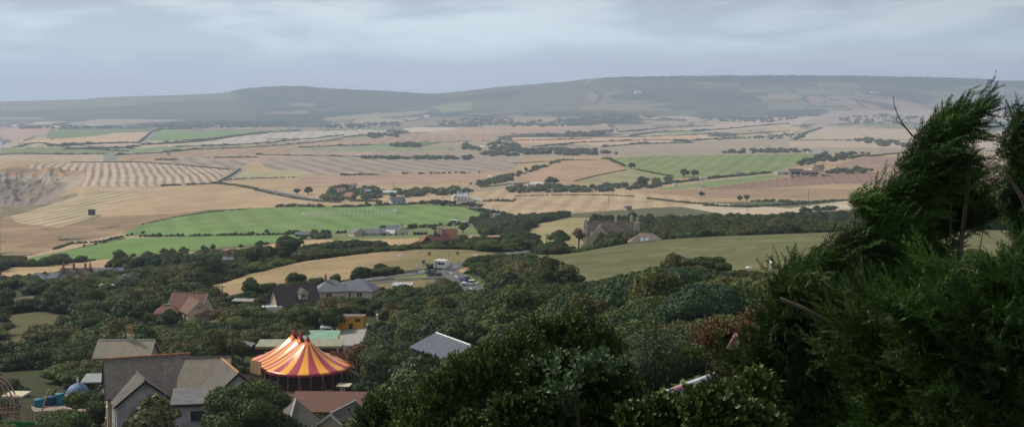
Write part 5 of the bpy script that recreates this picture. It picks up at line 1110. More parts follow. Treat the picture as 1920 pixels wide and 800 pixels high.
# ---- theme park corner, lower left
def park():
    B = pos(146, 745, 150); r = empty('domed_kiosk', B, 0, 'kiosk with a faded blue dome and a small white statue on top', 'kiosk')
    MB().lathe((0,0,0), [(1.75,-.8),(1.75,.7)], 20).build('wall', plain('kiosk_wall', (.30,.32,.36), .8), r)
    MB().lathe((0,0,.6), [(2.15,0),(2.2,.15),(2.0,.75),(1.5,1.3),(.8,1.65),(.25,1.78),(.0,1.8)], 24).build('dome', plain('faded_blue', (.13,.22,.36), .6, .3, 2), r)
    MB().lathe((0,0,.55), [(2.25,-.12),(2.3,.05),(2.15,.1)], 24).build('rim', plain('rim_grey', (.4,.42,.45)), r)
    MB().lathe((0,0,2.35), [(.22,0),(.25,.15),(.14,.3),(.2,.5),(.16,.7),(.08,.78),(.12,.9),(.1,1.02),(0,1.08)], 10).tube([(-.05,0,2.95),(-.38,0,3.05)], .05, 6).build('statue', M_WHITE, r); r.scale = (.62, .62, .72)
    plot(B, 2.6)
    B = pos(190, 735, 168); r = empty('shed', B, R(5), 'grey roofed shed behind the blue dome', 'shed'); w, rf = block(r, (0,0,0), 0, 4.2, 3, 1.6, .4, plain('pale_sheet', (.30,.32,.33), .7), M_TIMBERD, 'shed', over=.2); door(w, 'S', 0, .9, 1.5, 4.2, 3, M_TIMBER); plot(B, 3)
    for i, (px, py, Y, h, rr, lab) in enumerate(((112,759,149,1.3,.55,'tall cyan water barrel beside the blue domed kiosk'),(73,763,148,.9,.55,'round cyan barrel nearest the pink steel arches'),(92,760,151,1.0,.7,'wide navy blue barrel between the two cyan ones'))):
        col = ((.02,.20,.32),(.02,.20,.32),(.02,.06,.14))[i]
        o = MB().lathe((0,0,0), [(rr*.9,0),(rr,.1),(rr,h-.1),(rr*.96,h),(rr*.98,h+.05),(0,h+.05)], 18).build('barrel', plain('barrel_%d' % i, col, .4)); o.location = pos(px, py, Y); tag(o, lab, 'barrel'); plot(o.location, 1.2)
    for i, (px, py, Y, an, l, lab, m) in enumerate(((88,752,146,.9,1.8,'leaning grey timber beside the barrels',M_TIMBERD),(76,778,142,1.25,3.0,'leaning yellow pole in the park yard',plain('yellow_pole', (.40,.34,.12), .7)))):
        o = MB().tube([(0,0,0),(l*math.cos(an),0,l*math.sin(an))], .09, 7).build('leaning_pole', m); o.location = pos(px, py, Y); tag(o, lab, 'pole')
    # ride frame: lattice loop and two arches over a green beam
    Y = 140; s = F/Y; B = pos(10, 800, Y); r = empty('fairground_ride', B, 0, 'pink steel lattice ride with hooped arches over a bright green beam', 'ride')
    steel = plain('pink_steel', (.42,.27,.24), .5); K = lambda px, py, dy=0: ((px-10)/s, dy, (800-py)/s)
    q = MB()
    for rx, th in ((44, .09), (36, .06)):
        for dy in (0, .9): q.tube([K(-12+rx*math.cos(a)*.95, 790-(rx+38)*math.sin(a), dy) for a in np.linspace(.0, 2.2, 14)], th, 7)
    for a in np.linspace(.05, 2.0, 10):
        q.tube([K(-12+44*math.cos(a)*.95, 790-82*math.sin(a), 0), K(-12+36*math.cos(a+.12)*.95, 790-74*math.sin(a+.12), .9)], .035, 5)
        q.tube([K(-12+44*math.cos(a)*.95, 790-82*math.sin(a), 0), K(-12+20*math.cos(a), 790-20*math.sin(a), .4)], .04, 5)
    q.build('loop', steel, r)
    for k, (x0, w, h) in enumerate(((24, 34, 42), (30, 22, 36))):
        for dy in (0, .7): MB().tube([K(x0-2, 800, dy)]+[K(x0+w/2+w/2*math.cos(a)-2, 800-h+18-18*math.sin(a), dy) for a in np.linspace(math.pi, 0, 12)]+[K(x0+w-2, 800, dy)], .06, 6).build('arch', steel, r)
    q = MB()
    for x, t in ((6,765),(14,752),(22,770),(34,790)): q.tube([K(x, 806), K(x-2, t)], .08, 6)
    q.tube([K(-15,775), K(36,772)], .09, 6); q.tube([K(-15,766), K(32,762)], .05, 6); q.tube([K(0,800), K(22,768)], .05, 6); q.tube([K(22,800), K(4,768)], .05, 6); q.build('lattice', steel, r)
    MB().box(K(20, 793, -.4), (5.4, .5, .58)).build('beam', plain('bright_green_beam', (.01,.22,.05), .5), r)
    MB().box(K(20, 745, 1.6), (2.3, 2.6, .22)).tube([K(10,806,1.6), K(10,747,1.6)], .06).tube([K(30,806,1.6), K(30,747,1.6)], .06).build('canopy', M_CREAM, r)
    for x in (-25.0,): pass
    plot((-55, 140), 4.5); plot((-51, 144), 4)
park()

# ================================================================== ROAD JUNCTION
caravan(829, 505.5, 345, R(-28), 'white caravan being towed along the road at the junction', 4.2, H=2.7)
car(813, 516, 337, R(-35), (.05,.04,.045), 'black car waiting at the junction behind the white caravan', name='car')
car(872, 528, 318, R(115), (.03,.05,.13), 'dark blue car on the side road by the bright green verge', name='car')
car(881, 536, 309, R(165), (.70,.72,.75), 'pale silver car on the side road next to the dark blue one', name='car')
def sign(px, py, Y, w, h, H, mat, label, posts=(0,), rz=0):
    r = empty('road_sign', pos(px, py, Y), rz, label, 'road sign')
    for i, x in enumerate(posts): MB().tube([(x, .05, -.5), (x, .05, H)], .07, 6).build('post', M_LEAD, r)
    MB().box((0, -.03, H-h/2), (w, .06, h)).build('panel', mat, r, bevel=.02); return r
sign(782, 510, 345, 1.0, .6, 2.0, M_WHITE, 'white rectangular direction sign nearest the dark hedge', (-.3,.3))
sign(794, 508, 344, .8, .9, 2.9, plain('sign_back', (.16,.15,.15), .6), 'grey backed sign on a tall post beside the white direction sign')
sign(800, 508, 346, .7, .7, 2.1, bpy.data.materials['sign_back'], 'small dark backed sign between the tall post and the caravan')
sign(806.5, 524, 330, .55, 1.2, 2.6, plain('sign_blue', (.04,.10,.22), .6), 'narrow blue sign on the traffic island by the black car')
sign(841, 492, 362, 1.0, .4, 2.6, plain('sign_yellow', (.62,.66,.05), .5), 'bright yellow sign standing behind the caravan', (0,))
o = MB().box((0,0,.35), (1.6,.5,.5)).box((.4,-.1,.75), (.5,.3,.35)).build('road_barrier', M_WHITE); o.location = pos(791, 512, 341); tag(o, 'low white barrier block on the verge beside the road signs', 'barrier')
for i, (px, py, Y, s, lab, dark) in enumerate(((749,484,400,1,'white sheep grazing alone on the golden hillside field',0),(805,479,415,1.1,'dark sheep in the field just below the half-timbered house',1),(858,478,420,1,'dark sheep nearest the field edge by the old scrub bank',1),(893,483,410,1,'white sheep near the road bend on the hillside field',0),(882,491,400,1.3,'brown sheep lying beside the road bend',1),(1447,503,236,1.35,'white and tan sheep at the meadow edge, half behind the hedge',0),(1403,508,233,.8,'white lamb lying at the meadow edge beside the hedge',0))):
    wl = M_WHITE if not dark else plain('brown_wool_%d' % i, (.07,.05,.04), .95); r = empty('sheep', pos(px, py, Y), R(20+i*50), lab, 'sheep')
    b = MB(); b.lathe((0,0,0), [(.05,-.62),(.24,-.55),(.33,-.3),(.35,0),(.33,.3),(.24,.52),(.06,.6)], 12)
    b.xf(Matrix.Rotation(math.pi/2, 4, 'Y')); b.xf(Matrix.Translation((0,0,.72)))
    b.tube([(.5,0,.85),(.68,0,1.0),(.78,0,1.02),(.98,0,.9)], [.2,.15,.13,.07], 8)
    for sx in (-.42,.40):
        for sy in (-.16,.16): b.tube([(sx,sy,.6),(sx+.02,sy,.3),(sx,sy,-.05)], [.1,.06,.05], 6)
    for sy in (-1,1): b.tube([(.78,sy*.08,1.08),(.74,sy*.24,1.04)], [.05,.02], 5)
    o = b.build('body', wl, r); o.scale = (s, s, s)
car(506, 590, 258, R(190), (.62,.64,.64), 'white camper van parked below the boarded gable house, half hidden by bushes', 5.2, 1.8, van=True, name='camper_van', cat='camper van')
car(537, 580, 268, R(200), (.40,.37,.30), 'cream van parked behind the white camper van', 4.0, 1.5, van=True, name='parked_van', cat='van')
caravan(201, 541, 408, R(2), 'white static caravan among bushes below the village roofs', 4.9, H=1.4, name='static_caravan', cat='caravan')
o = empty('shed', pos(2, 540, 385), R(10), 'white roofed shed at the picture edge below the green fields', 'shed'); w, rf = block(o, (0,0,0), 0, 3.6, 3, .9, .9, M_WHITE, M_CREAM, over=.1); door(w, 'S', .4, .7, .8, 3.6, 3, M_TIMBER); plot(o.location, 3)
o = empty('shed', pos(457, 574, 300), R(-8), 'pale grey flat roof peeping out between the bungalow and the boarded gable', 'shed'); w, rf = block(o, (0,0,0), 0, 5, 2.5, 1.3, .2, M_CONC, M_TIMBERD, 'shed', over=.1); door(w, 'S', .4, .8, 1.2, 5, 2.5, M_TIMBER)
for px, t, Y, b, lab in ((392,536,330,None,'utility pole at the left end of the golden field'),(417,534,334,None,'utility pole next to the one at the end of the golden field'),(436,624,205,None,'tall thin pole behind the patched slate roof'),(497,540,280,None,'thin pole standing in front of the boarded gable'),
    (1025,438,455,None,'utility pole in the scrub left of the stone manor'),(1141,365,1150,None,'thin pole in the pale stubble above the trees'),(1401,366,1000,None,'thin pole among the round bushes of the stubble field'),(831,350,1180,None,'thin pole beside the white farmhouse'),(863,336,1400,None,'thin pole in front of the tan strip field'),(738,340,1400,None,'thin pole above the long greenhouse roof'),(1516,356,1050,None,'pale pole by the flat hedge on the sandy strip'),(337,505,345,None,'thin pole in the trees beside the brick bungalow'),(950,522,300,None,'thin pole in the scrub beyond the green verge')):
    pole(px, t, Y, lab, None, arm=px in (392,417,1025,1516))
# ================================================================== MIDDLE DISTANCE BUILDINGS
def simple(px, py, Y, rz, L, W, eave, rise, roof, wall, label, cat='house', name='house', kind='gable', wins=0, ch=0, trim=None, hip=None, dr=True, wz=None):
    B = pos(px, py, Y); r = empty(name, B, 0, label, cat); w, rf = block(r, (0,0,0), R(rz), L, W, eave, rise, roof, wall, kind, trim=trim, hip=hip)
    for i in range(wins):
        u = -L/2+L*(i+.5)/wins; win(w, 'S', u, wz or eave*.62, 1.1, 1.1, L, W)
    for i in range(ch): chimney(rf, (-1 if i else 1)*L*.36, 0, eave+rise-.5, eave+rise+1.3, M_BRICK, .8, .8, 2)
    if dr: door(w, 'S', L*.1, 1.0, 2.0 if eave > 2.2 else 1.2, L, W, M_TIMBERD)
    plot(B, L*.55); return r, w, rf
def halftimber():
    B = pos(820, 467, 470); r = empty('house', B, 0, 'half-timbered house with red clay roofs and a big white chimney above the golden hillside', 'house')
    L, W = 7.6, 7; w, rf = block(r, (3.0, 2.5, 0), R(6), L, W, 3.8, 3.3, M_REDTILE, M_BRICK, trim=M_TIMBERD, over=.4); win(w, 'S', 2, 2.5, 1.4, 1.1, L, W)
    chimney(rf, -2.4, -1.4, 4.2, 8.0, M_CREAM, 1.9, 1.4, 2, poth=.6); MB().box((-3.4, -2.2, 5.6), (2.0, .1, 1.6), tilt=Matrix.Rotation(R(-42), 3, 'X')).build('solar_panel', M_PV, rf)
    L, W = 7.5, 6.0; w, rf = block(r, (-4.4, 0, 0), R(-78), L, W, 1.5, 3.6, M_REDTILE, M_WHITE, trim=M_TIMBERD, gmat=M_TIMBER, over=.4)
    q = MB()
    for u in (-1.8, -.9, 0, .9, 1.8): q.box((L/2+.03, u, 3.0-abs(u)*.5), (.05, .14, 2.6-abs(u)*.9))
    q.build('timber_frame', M_TIMBERD, w); win(w, 'E', 1.0, .8, 1.4, .8, L, W)
    L, W = 5, 5; w, rf = block(r, (-.6, 1, 0), R(10), L, W, 2.6, 2.6, M_REDTILE, M_BRICK, over=.3); win(w, 'S', 0, 1.5, 1.4, 1.0, L, W); door(w, 'S', 1.5, .9, 2, L, W, M_TIMBERD)
    chimney(rf, 1.2, -.6, 3.6, 5.9, M_BRICK, .6, .6, 1)
    plot(B, 8)
halftimber()
M_MANOR = tiled('brown_grey_stone_tile', (.13,.115,.11), (.17,.145,.13), (.09,.08,.07), .22, .3, stain=(.27,.22,.15))
def manor():
    B = pos(1140, 461, 500); r = empty('manor_house', B, 0, 'old stone manor house with a tall pinnacled buttress and stone chimneys above the meadow', 'manor house')
    L, W = 19, 9; w, rf = block(r, (.8, 4, 0), R(3), L, W, 3.8, 5.4, M_MANOR, M_STONE, ridge=M_RIDGE, trim=M_STONE, over=.15); win(w, 'S', 6, 2.2, 1.5, 1.8, L, W, bars=2); win(w, 'S', 3, 2.2, 1.5, 1.8, L, W, bars=2)
    for x in (2.6, 8.8): chimney(rf, x, 0, 8.2, 11.2, M_STONE, .8, .9, 1, M_STONE, .7)
    L, W = 9, 8.4; w, rf = block(r, (-2.9, -.5, 0), R(-93), L, W, 3.4, 5.0, M_MANOR, M_STONE, trim=M_STONE, over=.1); win(w, 'E', 0, 4.2, 1.4, 2.2, L, W, bars=2, rows=1); win(w, 'E', -2.4, 1.6, 1.2, 1.4, L, W, bars=1)
    # tall pinnacled buttress and its lesser twin
    q = MB(); q.box((0,0,3.5), (1.5,1.3,9)).box((0,0,8.15), (1.75,1.55,.35)).box((0,0,9.2), (1.0,1.0,2.0)); q.lathe((0,0,10.2), [(.75,0),(.55,.3),(.25,.9),(.08,1.4),(.2,1.55),(.02,1.8)], 8); q.build('pinnacle', M_STONE, r, (-8.9, -.6, 0))
    q = MB(); q.box((0,0,1.8), (1.1,1.1,6)).prism([(-.55,4.8),(.55,4.8),(0,5.9)], -.55, .55); q.build('buttress', M_STONE, r, (-6.6, -3.6, 0))
    q = MB(); q.box((0,0,4), (1.9,1.7,9)).box((0,0,8.7), (2.2,2.0,.4)).lathe((.3,0,8.9), [(.45,0),(.38,1.3),(.5,1.4),(.3,1.9),(0,2.0)], 10).lathe((-.4,0,8.9), [(.3,0),(.26,.7),(.35,.8),(0,.9)], 10); q.build('chimney_stack', M_STONE, r, (11.6, 3, 0))
    plot(B, 10); plot((B.x+9, B.y+4, 0), 6)
manor()
def skylit():
    B = pos(1212, 466, 432); r = empty('house', B, 0, 'low house with a broad brown hip roof and two skylights sunk behind the meadow crest', 'house')
    L, W = 14.5, 10; w, rf = block(r, (0,0,0), R(-7), L, W, 1.4, 3.9, plain('weathered_brown_roof', (.24,.19,.165), .85, .25, .8), M_WHITE, 'hip', hip=5.2)
    for x in (-1.3, .2): MB().box((x, -2.95, 3.28), (1.1, .08, 1.5), tilt=Matrix.Rotation(R(36)-math.pi/2+R(20), 3, 'X')).build('skylight', plain('skylight_glass', (.55,.66,.78), .2) if x < 0 else bpy.data.materials['skylight_glass'], rf)
    win(w, 'S', -5, .6, 1.2, .6, L, W); plot(B, 8)
skylit()
# village among trees on the left
simple(70, 527, 500, 6, 7.5, 7, 1.2, 2.2, M_SLATEB, M_STONE, 'pale slate hipped house, first of the village roofs from the coast side', kind='hip', hip=2.8, wins=2)
simple(108, 528, 505, -8, 5.5, 6, 1.2, 2.4, M_SLATEB, M_STONE, 'small house with pale grey roof beside the twin-gabled brown one', wins=1, ch=1)
def twin():
    B = pos(136, 528, 500); r = empty('house', B, 0, 'brown stone house with twin gables and three brick chimneys in the village', 'house')
    for x in (-2.3, 2.6):
        w, rf = block(r, (x, 0, 0), R(-85), 6.5, 5.0, 2.2, 2.3, M_BROWNTILE, M_STONE, trim=M_TIMBERD); win(w, 'E', 0, 1.6, 1.1, 1.0, 6.5, 5.0)
    w, rf = block(r, (0, 3, 0), 0, 11, 5, 2.6, 2.3, M_SLATE, M_STONE)
    for x in (-4.6, -.5, 4.0): chimney(rf, x, 0, 4.4, 6.6, M_BRICK, .7, .7, 1)
    plot(B, 7)
twin()
def terrace():
    B = pos(196, 521, 505); r = empty('house', B, 0, 'long slate roofed house with an orange gabled end, last of the village roofs', 'house')
    w, rf = block(r, (1.8, 0, 0), R(3), 11, 6, 2.0, 2.0, M_SLATEB, M_STONE); chimney(rf, 1.6, 0, 3.7, 5.2, M_BRICK, .7, .7, 2)
    for u in (-3, 0, 3): win(w, 'S', u, 1.3, 1.0, 1.0, 11, 6)
    w, rf = block(r, (-5.6, -.5, 0), R(-75), 5, 4.2, 2.2, 2.4, M_BROWNTILE, plain('orange_render', (.45,.27,.13), .9)); win(w, 'E', 0, 1.6, .9, 1.0, 5, 4.2); chimney(rf, -1.6, 0, 4.2, 5.6, M_BRICK, .6, .6, 1); plot(B, 8)
terrace()
simple(430, 500, 470, -20, 4, 4, 2.2, 1.6, M_SLATEB, M_CREAM, 'small slate roof between yellow chimneys in the dark pines', ch=2, wins=1)
KEEP.append(([(420,500),(420,484),(444,484),(444,500)], 455))
# farm below the playing field
def farm():
    B = pos(712, 442, 655); r = empty('farm_barns', B, 0, 'row of long slate roofed barns along the lane below the playing field', 'barn')
    w, rf = block(r, (-11.6, 0, 0), R(-62), 8, 6, 2.0, 1.7, M_SLATEB, M_STONE); win(w, 'E', 0, 1.3, 1.0, .9, 8, 6); door(w, 'E', 1.8, 1.0, 1.8, 8, 6, M_TIMBERD)
    w, rf = block(r, (-4.6, 0, 0), R(-1), 9.4, 5.5, 1.7, 1.7, M_SLATEB, M_STONE)
    for u in (-2, 2): win(w, 'S', u, 1.0, 1.2, .8, 9.4, 5.5)
    w, rf = block(r, (2.5, 1, 0), R(-1), 4.6, 6, 1.8, 2.0, M_SLATEB, M_STONE); door(w, 'S', 0, 1.6, 1.7, 4.6, 6, M_TIMBERD)
    plot(B, 12)
    B = pos(745, 441, 655); r = empty('farmhouse', B, 0, 'white farmhouse with slate roof and pale gables at the end of the barns', 'farmhouse')
    w, rf = block(r, (-1.5, 1, 0), R(-2), 7.5, 6, 2.8, 2.2, M_SLATEB, M_WHITE); win(w, 'S', -2.3, 1.7, 1.2, 1.1, 7.5, 6)
    w, rf = block(r, (2.4, -.5, 0), R(-80), 6, 6.0, 2.4, 2.4, M_SLATEB, M_CREAM, trim=M_WHITE); win(w, 'E', 0, 1.4, 1.2, 1.0, 6, 6.0); chimney(rf, 2.2, 0, 4.4, 5.7, M_BRICK, .8, .8, 2)
    w, rf = block(r, (-3.2, -2.6, 0), R(0), 4.0, 3, 1.6, 1.4, M_WHITE, M_WHITE); door(w, 'S', 0, .9, 1.5, 4, 3, M_TIMBERD); plot(B, 6)
farm()
simple(568, 443, 640, 0, 7, 3, 1.2, .9, M_SLATEB, M_TIMBERD, 'low dark shed beside a round bush on the edge of the lower green field', 'shed', 'shed')
simple(788, 440, 700, 0, 7.5, 4, 1.6, .8, plain('moss_roof', (.16,.2,.12), .9), M_TIMBERD, 'long mossy roofed shed between the white farmhouse and the red roofs', 'shed', 'shed')
# shelter by the road, goals and the ring of posts
def shelter():
    r = empty('bus_shelter', pos(850, 419.5, 830), 0, 'white roofed shelter with dark glass on the kerb of the playing field', 'shelter')
    MB().box((0, 0, 2.35), (4.6, 2.4, .35)).build('roof', M_WHITE, r); MB().box((0, .6, 1.1), (4.1, .08, 2.1)).box((-1.9, -.1, 1.1), (.08, 1.5, 2.1)).box((1.9, -.1, 1.1), (.08, 1.5, 2.1)).build('panes', M_GLASS, r)
    for x in (-2, -.7, .7, 2): MB().box((x, -.9, 1.1), (.14, .14, 2.2)).build('post', M_WHITE, r)
shelter()
for px, py, lab in ((872, 417, 'left of two white road signs beside the playing field kerb'), (878, 415, 'second white road sign, on the road bend side of its twin')):
    sign(px, py, 850, 1.6, 1.3, 2.6, M_WHITE, lab)
def goal(px, py, Y, w, rz, label):
    r = empty('goal', pos(px, py, Y), rz, label, 'goal'); t = .17
    for x in (-w/2, w/2): MB().box((x, 0, 1.25), (t, t, 2.5)).build('upright', M_WHITE, r)
    MB().box((0, 0, 2.42), (w+t, t, t)).build('crossbar', M_WHITE, r)
    q = MB()
    for i in range(9): q.tube([(-w/2+w*i/8, .1, 2.4), (-w/2+w*i/8, 1.5, 0)], .012, 4)
    for k in (.4, .8): q.tube([(-w/2, .1+1.4*k, 2.4*(1-k)), (w/2, .1+1.4*k, 2.4*(1-k))], .012, 4)
    q.build('net', M_WHITE, r)
goal(749, 411.5, 955, 7.3, R(3), 'white football goal beside the ring of white posts')
goal(712, 426, 860, 6.0, R(3), 'white football goal directly above the white farmhouse roof')
def ring():
    ctr = at(656, 400.5, 700, 1300); rad = 88/F*ctr.y; r = None
    post = None; n = 66
    for i in range(n):
        a = 2*math.pi*(i+.5)/n; x = ctr.x+rad*math.cos(a); y = ctr.y+rad*1.0*math.sin(a)*.8; z = float(gz(x, y))
        if post is None:
            post = MB().tube([(0,0,-.2),(0,0,2.0)], .36, 8).lathe((0,0,1.98), [(.42,0),(.42,.14),(0,.26)], 8).build('boundary_post', M_WHITE); o = post
            tag(o, 'white post in the oval ring on the green playing field', 'post', 'ring of white posts on the playing field')
        else: o = post.copy(); COL.objects.link(o)
        o.location = (x, y, z)
ring()
# white farmhouse by the bend and its neighbours
def white_house():
    B = pos(863, 378.5, 1130); r = empty('farmhouse', B, 0, 'white farmhouse with four windows above and a long low wing, beside the main road bend', 'farmhouse')
    w, rf = block(r, (2.0, 0, 0), R(-4), 9.5, 7, 5.0, 2.8, plain('white_slate', (.55,.57,.58), .7), M_WHITE)
    for u in (-2.8, .2, 3.0):
        for z in (1.8, 4.0): win(w, 'S', u, z, 1.3, 1.1, 9.5, 7, fmat=M_DARKTRIM, bars=0, sill=False)
    chimney(rf, -4.2, 0, 7.2, 9.0, M_WHITE, 1.2, 1.0, 1, M_WHITE); chimney(rf, -1.2, -.5, 7.2, 8.8, M_WHITE, 1.2, 1.0, 1, M_WHITE); chimney(rf, 3.6, 0, 7.2, 8.6, M_WHITE, .9, .9, 1, M_WHITE)
    w, rf = block(r, (-4.6, -1.5, 0), R(-80), 7, 4.6, 4.8, 2.2, bpy.data.materials['white_slate'], M_WHITE); win(w, 'E', 0, 4.0, 1.2, 1.1, 7, 4.6, fmat=M_DARKTRIM, bars=0)
    w, rf = block(r, (11.6, .5, 0), R(2), 12, 5, 2.0, 1.6, plain('cream_roof', (.60,.57,.50), .8), M_WHITE); door(w, 'S', 2, 1.2, 1.8, 12, 5, M_DARKTRIM); plot(B, 12); plot((B.x+11, B.y, 0), 7)
white_house()
def n1(): 
    B = pos(745, 382, 1090); r = empty('house', B, 0, 'house with a large blue slate roof above the upper edge of the playing field', 'house')
    w, rf = block(r, (0,0,0), R(20), 12.5, 8, 2.2, 3.6, M_SLATEB, M_WHITE, trim=M_WHITE)
    for u in (-3.5, 0, 3.5): win(w, 'S', u, 1.3, 1.4, 1.1, 12.5, 8)
    win(w, 'W', 0, 3.3, 1.2, 1.2, 12.5, 8); chimney(rf, 4.0, 0, 5.4, 6.9, M_BRICK, .8, .8, 1); plot(B, 8)
n1()
simple(656, 374, 1190, -30, 8, 8, 3.2, 3.4, M_PINKTILE, M_BRICK, 'pink roofed brick house at the end of the dark hedge among trees', ch=1, wins=2)
simple(640, 363, 1280, 10, 8, 7, 3, 2.6, M_PINKTILE, M_CREAM, 'cream cottage with pink roof half hidden in the trees above the pink roofed brick house', 'cottage', 'cottage', wins=2)
simple(692, 366, 1260, -35, 6, 8, 3.4, 2.6, M_SLATEB, M_CREAM, 'cream gabled house beside the long greenhouse roof', wins=1)
simple(664, 353, 1380, 5, 6, 5, 3, 2, M_SLATEB, M_CREAM, 'small pale house at the back of the trees above the brick house', wins=1)
simple(728, 365, 1270, 0, 22, 8, 2.4, 1.8, plain('glasshouse', (.52,.58,.62), .25), M_CONC, 'long low glasshouse with a pale shining roof', 'greenhouse', 'greenhouse', wins=4)
simple(920, 338, 1600, -30, 6, 6, 3.4, 2.6, M_CREAM, M_CREAM, 'cream gabled cottage in the hedge bank at the foot of the tan hump', 'cottage', 'cottage', wins=1); KEEP.append(([(912,339),(912,328),(930,328),(930,339)], 1560))
# right hand farm below the green hump
def rfarm():
    B = pos(1498, 327, 1400); r = empty('farm_barns', B, 0, 'group of dark roofed barns at the foot of the green hill', 'barn')
    w, rf = block(r, (-17, 0, 0), R(3), 16, 8, 2.6, 2.0, plain('asbestos_roof', (.32,.30,.30), .9), M_STONE); door(w, 'S', 2, 2.4, 2.2, 16, 8, M_TIMBERD)
    w, rf = block(r, (-3, 2, 0), R(2), 15, 9, 3.2, 2.8, M_SLATED, M_TIMBERD); door(w, 'S', 5, 3, 3, 15, 9, M_WHITE)
    w, rf = block(r, (11, -2, 0), R(-1), 18, 8, 2.4, 2.2, M_BROWNTILE, M_TIMBERD)
    for u in (-5, 0, 5): win(w, 'S', u, 1.3, 1.6, 1.0, 18, 8)
    plot(B, 22)
    B = pos(1530, 322, 1420); r = empty('farmhouse', B, 0, 'pale farmhouse with stepped gables rising behind the dark barns', 'farmhouse')
    w, rf = block(r, (-3, 0, 0), R(-70), 8, 8, 5, 3.4, M_STONETILE, M_CREAM); win(w, 'E', 0, 4.4, 1.3, 1.3, 8, 8); chimney(rf, 2, 0, 7.6, 9.4, M_BRICK, .9, .9, 2)
    w, rf = block(r, (4, 1, 0), R(-6), 10, 7, 4.4, 3.0, M_SLATE, M_CREAM); win(w, 'S', 0, 3.2, 1.3, 1.3, 10, 7); win(w, 'S', 3.2, 3.2, 1.3, 1.3, 10, 7); chimney(rf, 3.5, 0, 6.6, 8.3, M_BRICK, .9, .9, 2); plot(B, 10)
rfarm()
KEEP.append(([(1450,328),(1450,314),(1490,310),(1515,303),(1550,306),(1552,328)], 1330))
simple(1005, 349, 1360, 4, 13, 5, 2.6, 1.8, M_WHITE, M_WHITE, 'white bungalow in the tree belt below the tan hump', 'bungalow', 'bungalow', wins=3); KEEP.append(([(988,350),(988,341),(1018,341),(1018,350)], 1330))
simple(1388, 327, 1440, 3, 10, 4, 2.4, .8, M_CONC, M_GREYWALL, 'grey flat-topped shed on the lane along the green hill', 'shed', 'shed', kind='flat')
caravan(1319, 338, 1400, R(5), 'long white caravan parked under the pair of dark trees', 9, H=4.0)
caravan(1318, 351, 1280, R(-6), 'white caravan alone on the green strip field', 5.5, H=3.0)
car(1266, 348, 1300, R(20), (.75,.76,.78), 'white van parked at the pointed end of the green strip field', 4.5, 2.6, van=True, cat='van', name='parked_van')
simple(1178, 395, 900, 10, 4.0, 3.5, 1.9, 1.3, M_SLATE, M_STONE, 'small grey stone turret roof poking out of the trees behind the manor', 'tower', 'tower', kind='gable'); KEEP.append(([(1166,395),(1168,386),(1182,385),(1182,392)], 880))
simple(1570, 411, 640, 15, 9, 7, 2.4, 2.0, M_PINKTILE, M_CREAM, 'pale pink roofed house in trees next to the big cypress', wins=2); KEEP.append(([(1552,413),(1555,400),(1588,398),(1590,412)], 620))
caravan(1822, 420, 560, R(0), 'white caravan glimpsed through the gap in the cypress', 7, H=2.6)
# cars on the far roads
for i, (px, py, lab) in enumerate(((508,359,'white car, first on the coast road from the stubble field end'),(527,363,'white van on the coast road between two white cars'),(553,368,'silver car in the middle of the coast road'),(563,371,'white car just beyond the silver one on the coast road'),(587,374,'large white van parked by the trees at the road end'))):
    car(px, py, None or dist(px, py, 900, 2000), R(-30), (.72,.73,.75), lab, 5 if i in (1,4) else 4.4, 2.4 if i in (1,4) else 1.5, van=i in (1,4), cat='van' if i in (1,4) else 'car', name='van' if i in (1,4) else 'car')
car(883, 391, 1075, R(10), (.75,.76,.78), 'white car on the bend nearest the white farmhouse', 4.8, 1.6, name='car'); car(912, 396, 1030, R(-10), (.75,.76,.78), 'white car on the bend furthest from the white farmhouse', 5, 1.7, name='car')
# bale stack on the headland
r = empty('bale_stack', pos(172, 403, 1170), R(8), 'dark square stack of straw bales alone on the coastal stubble', 'bale stack'); bm_ = plain('old_straw', (.12,.075,.045), .95, .35, 2)
for k in range(4):
    for j in range(3): MB().box(((j-1)*1.95, 0, .7+k*1.28), (1.9, 4.0, 1.24)).build('bale', bm_, r, bevel=.08)
# tiny far farms
FARB = [(905,277,6,'white gabled farmhouse in the trees of the far hamlet'),(886,282,4,'low cream barn beside the white farmhouse of the far hamlet'),(876,268,4,'pink roofed barn on the edge of the far hamlet'),(1091,283,4,'tiny white cottage in the long tree belt'),(316,291,4,'white cottage on the pink plain near the striped field'),(329,268,5,'white farm building between the two bright green coast fields'),(318,277,4,'small white barn below the bright green coast field'),(123,277,4,'white house in the dark hedge beside the coast'),
 (99,240,9,'large white house nearest the far cliff'),(106,240,8,'second white house on the far cliff top'),(235,240,7,'white house alone in the far dark woods'),(1122,217,8,'bright cream farmhouse at the foot of the downs'),(1196,170+5,9,'white house high on the downs'),(1518,286,6,'white roofed barn behind the green hump'),(1548,286,6,'pair of pale barns behind the green hump near the cypress'),(801,220,8,'white farmhouse right under the downs'),(808,220.5,7,'white barn next to the farmhouse under the downs'),(1640,174,9,'pale house on the far hillside fields'),(673,293,4,'white barn at the tip of the far tree strip'),(370,247,7,'white roofed glasshouses at the edge of the far green field'),(16,238,7,'first pale house of the far seaside village'),(28,238,7,'middle pale house of the far seaside village'),(1000,228,6,'grey church-like barn in the far wood belt')]
for i, (px, py, w_, lab) in enumerate(FARB):
    p = at(px, py+.5, 1000, 8800); s = max(1, p.y/2600)*.8; r = empty('house', p, 0, lab, 'house'); L, W = w_*2.0*s, w_*1.1*s
    w, rf = block(r, (0,0,0), R((i*37) % 50-25), L, W, 3*s, 2.4*s, M_SLATEB if i % 3 else M_WHITE, M_WHITE if i not in (1, 11) else M_CREAM)
    for u in (-.25, .25): win(w, 'S', u*L, 1.8*s, 1.2*s, 1.1*s, L, W, bars=0, sill=False)
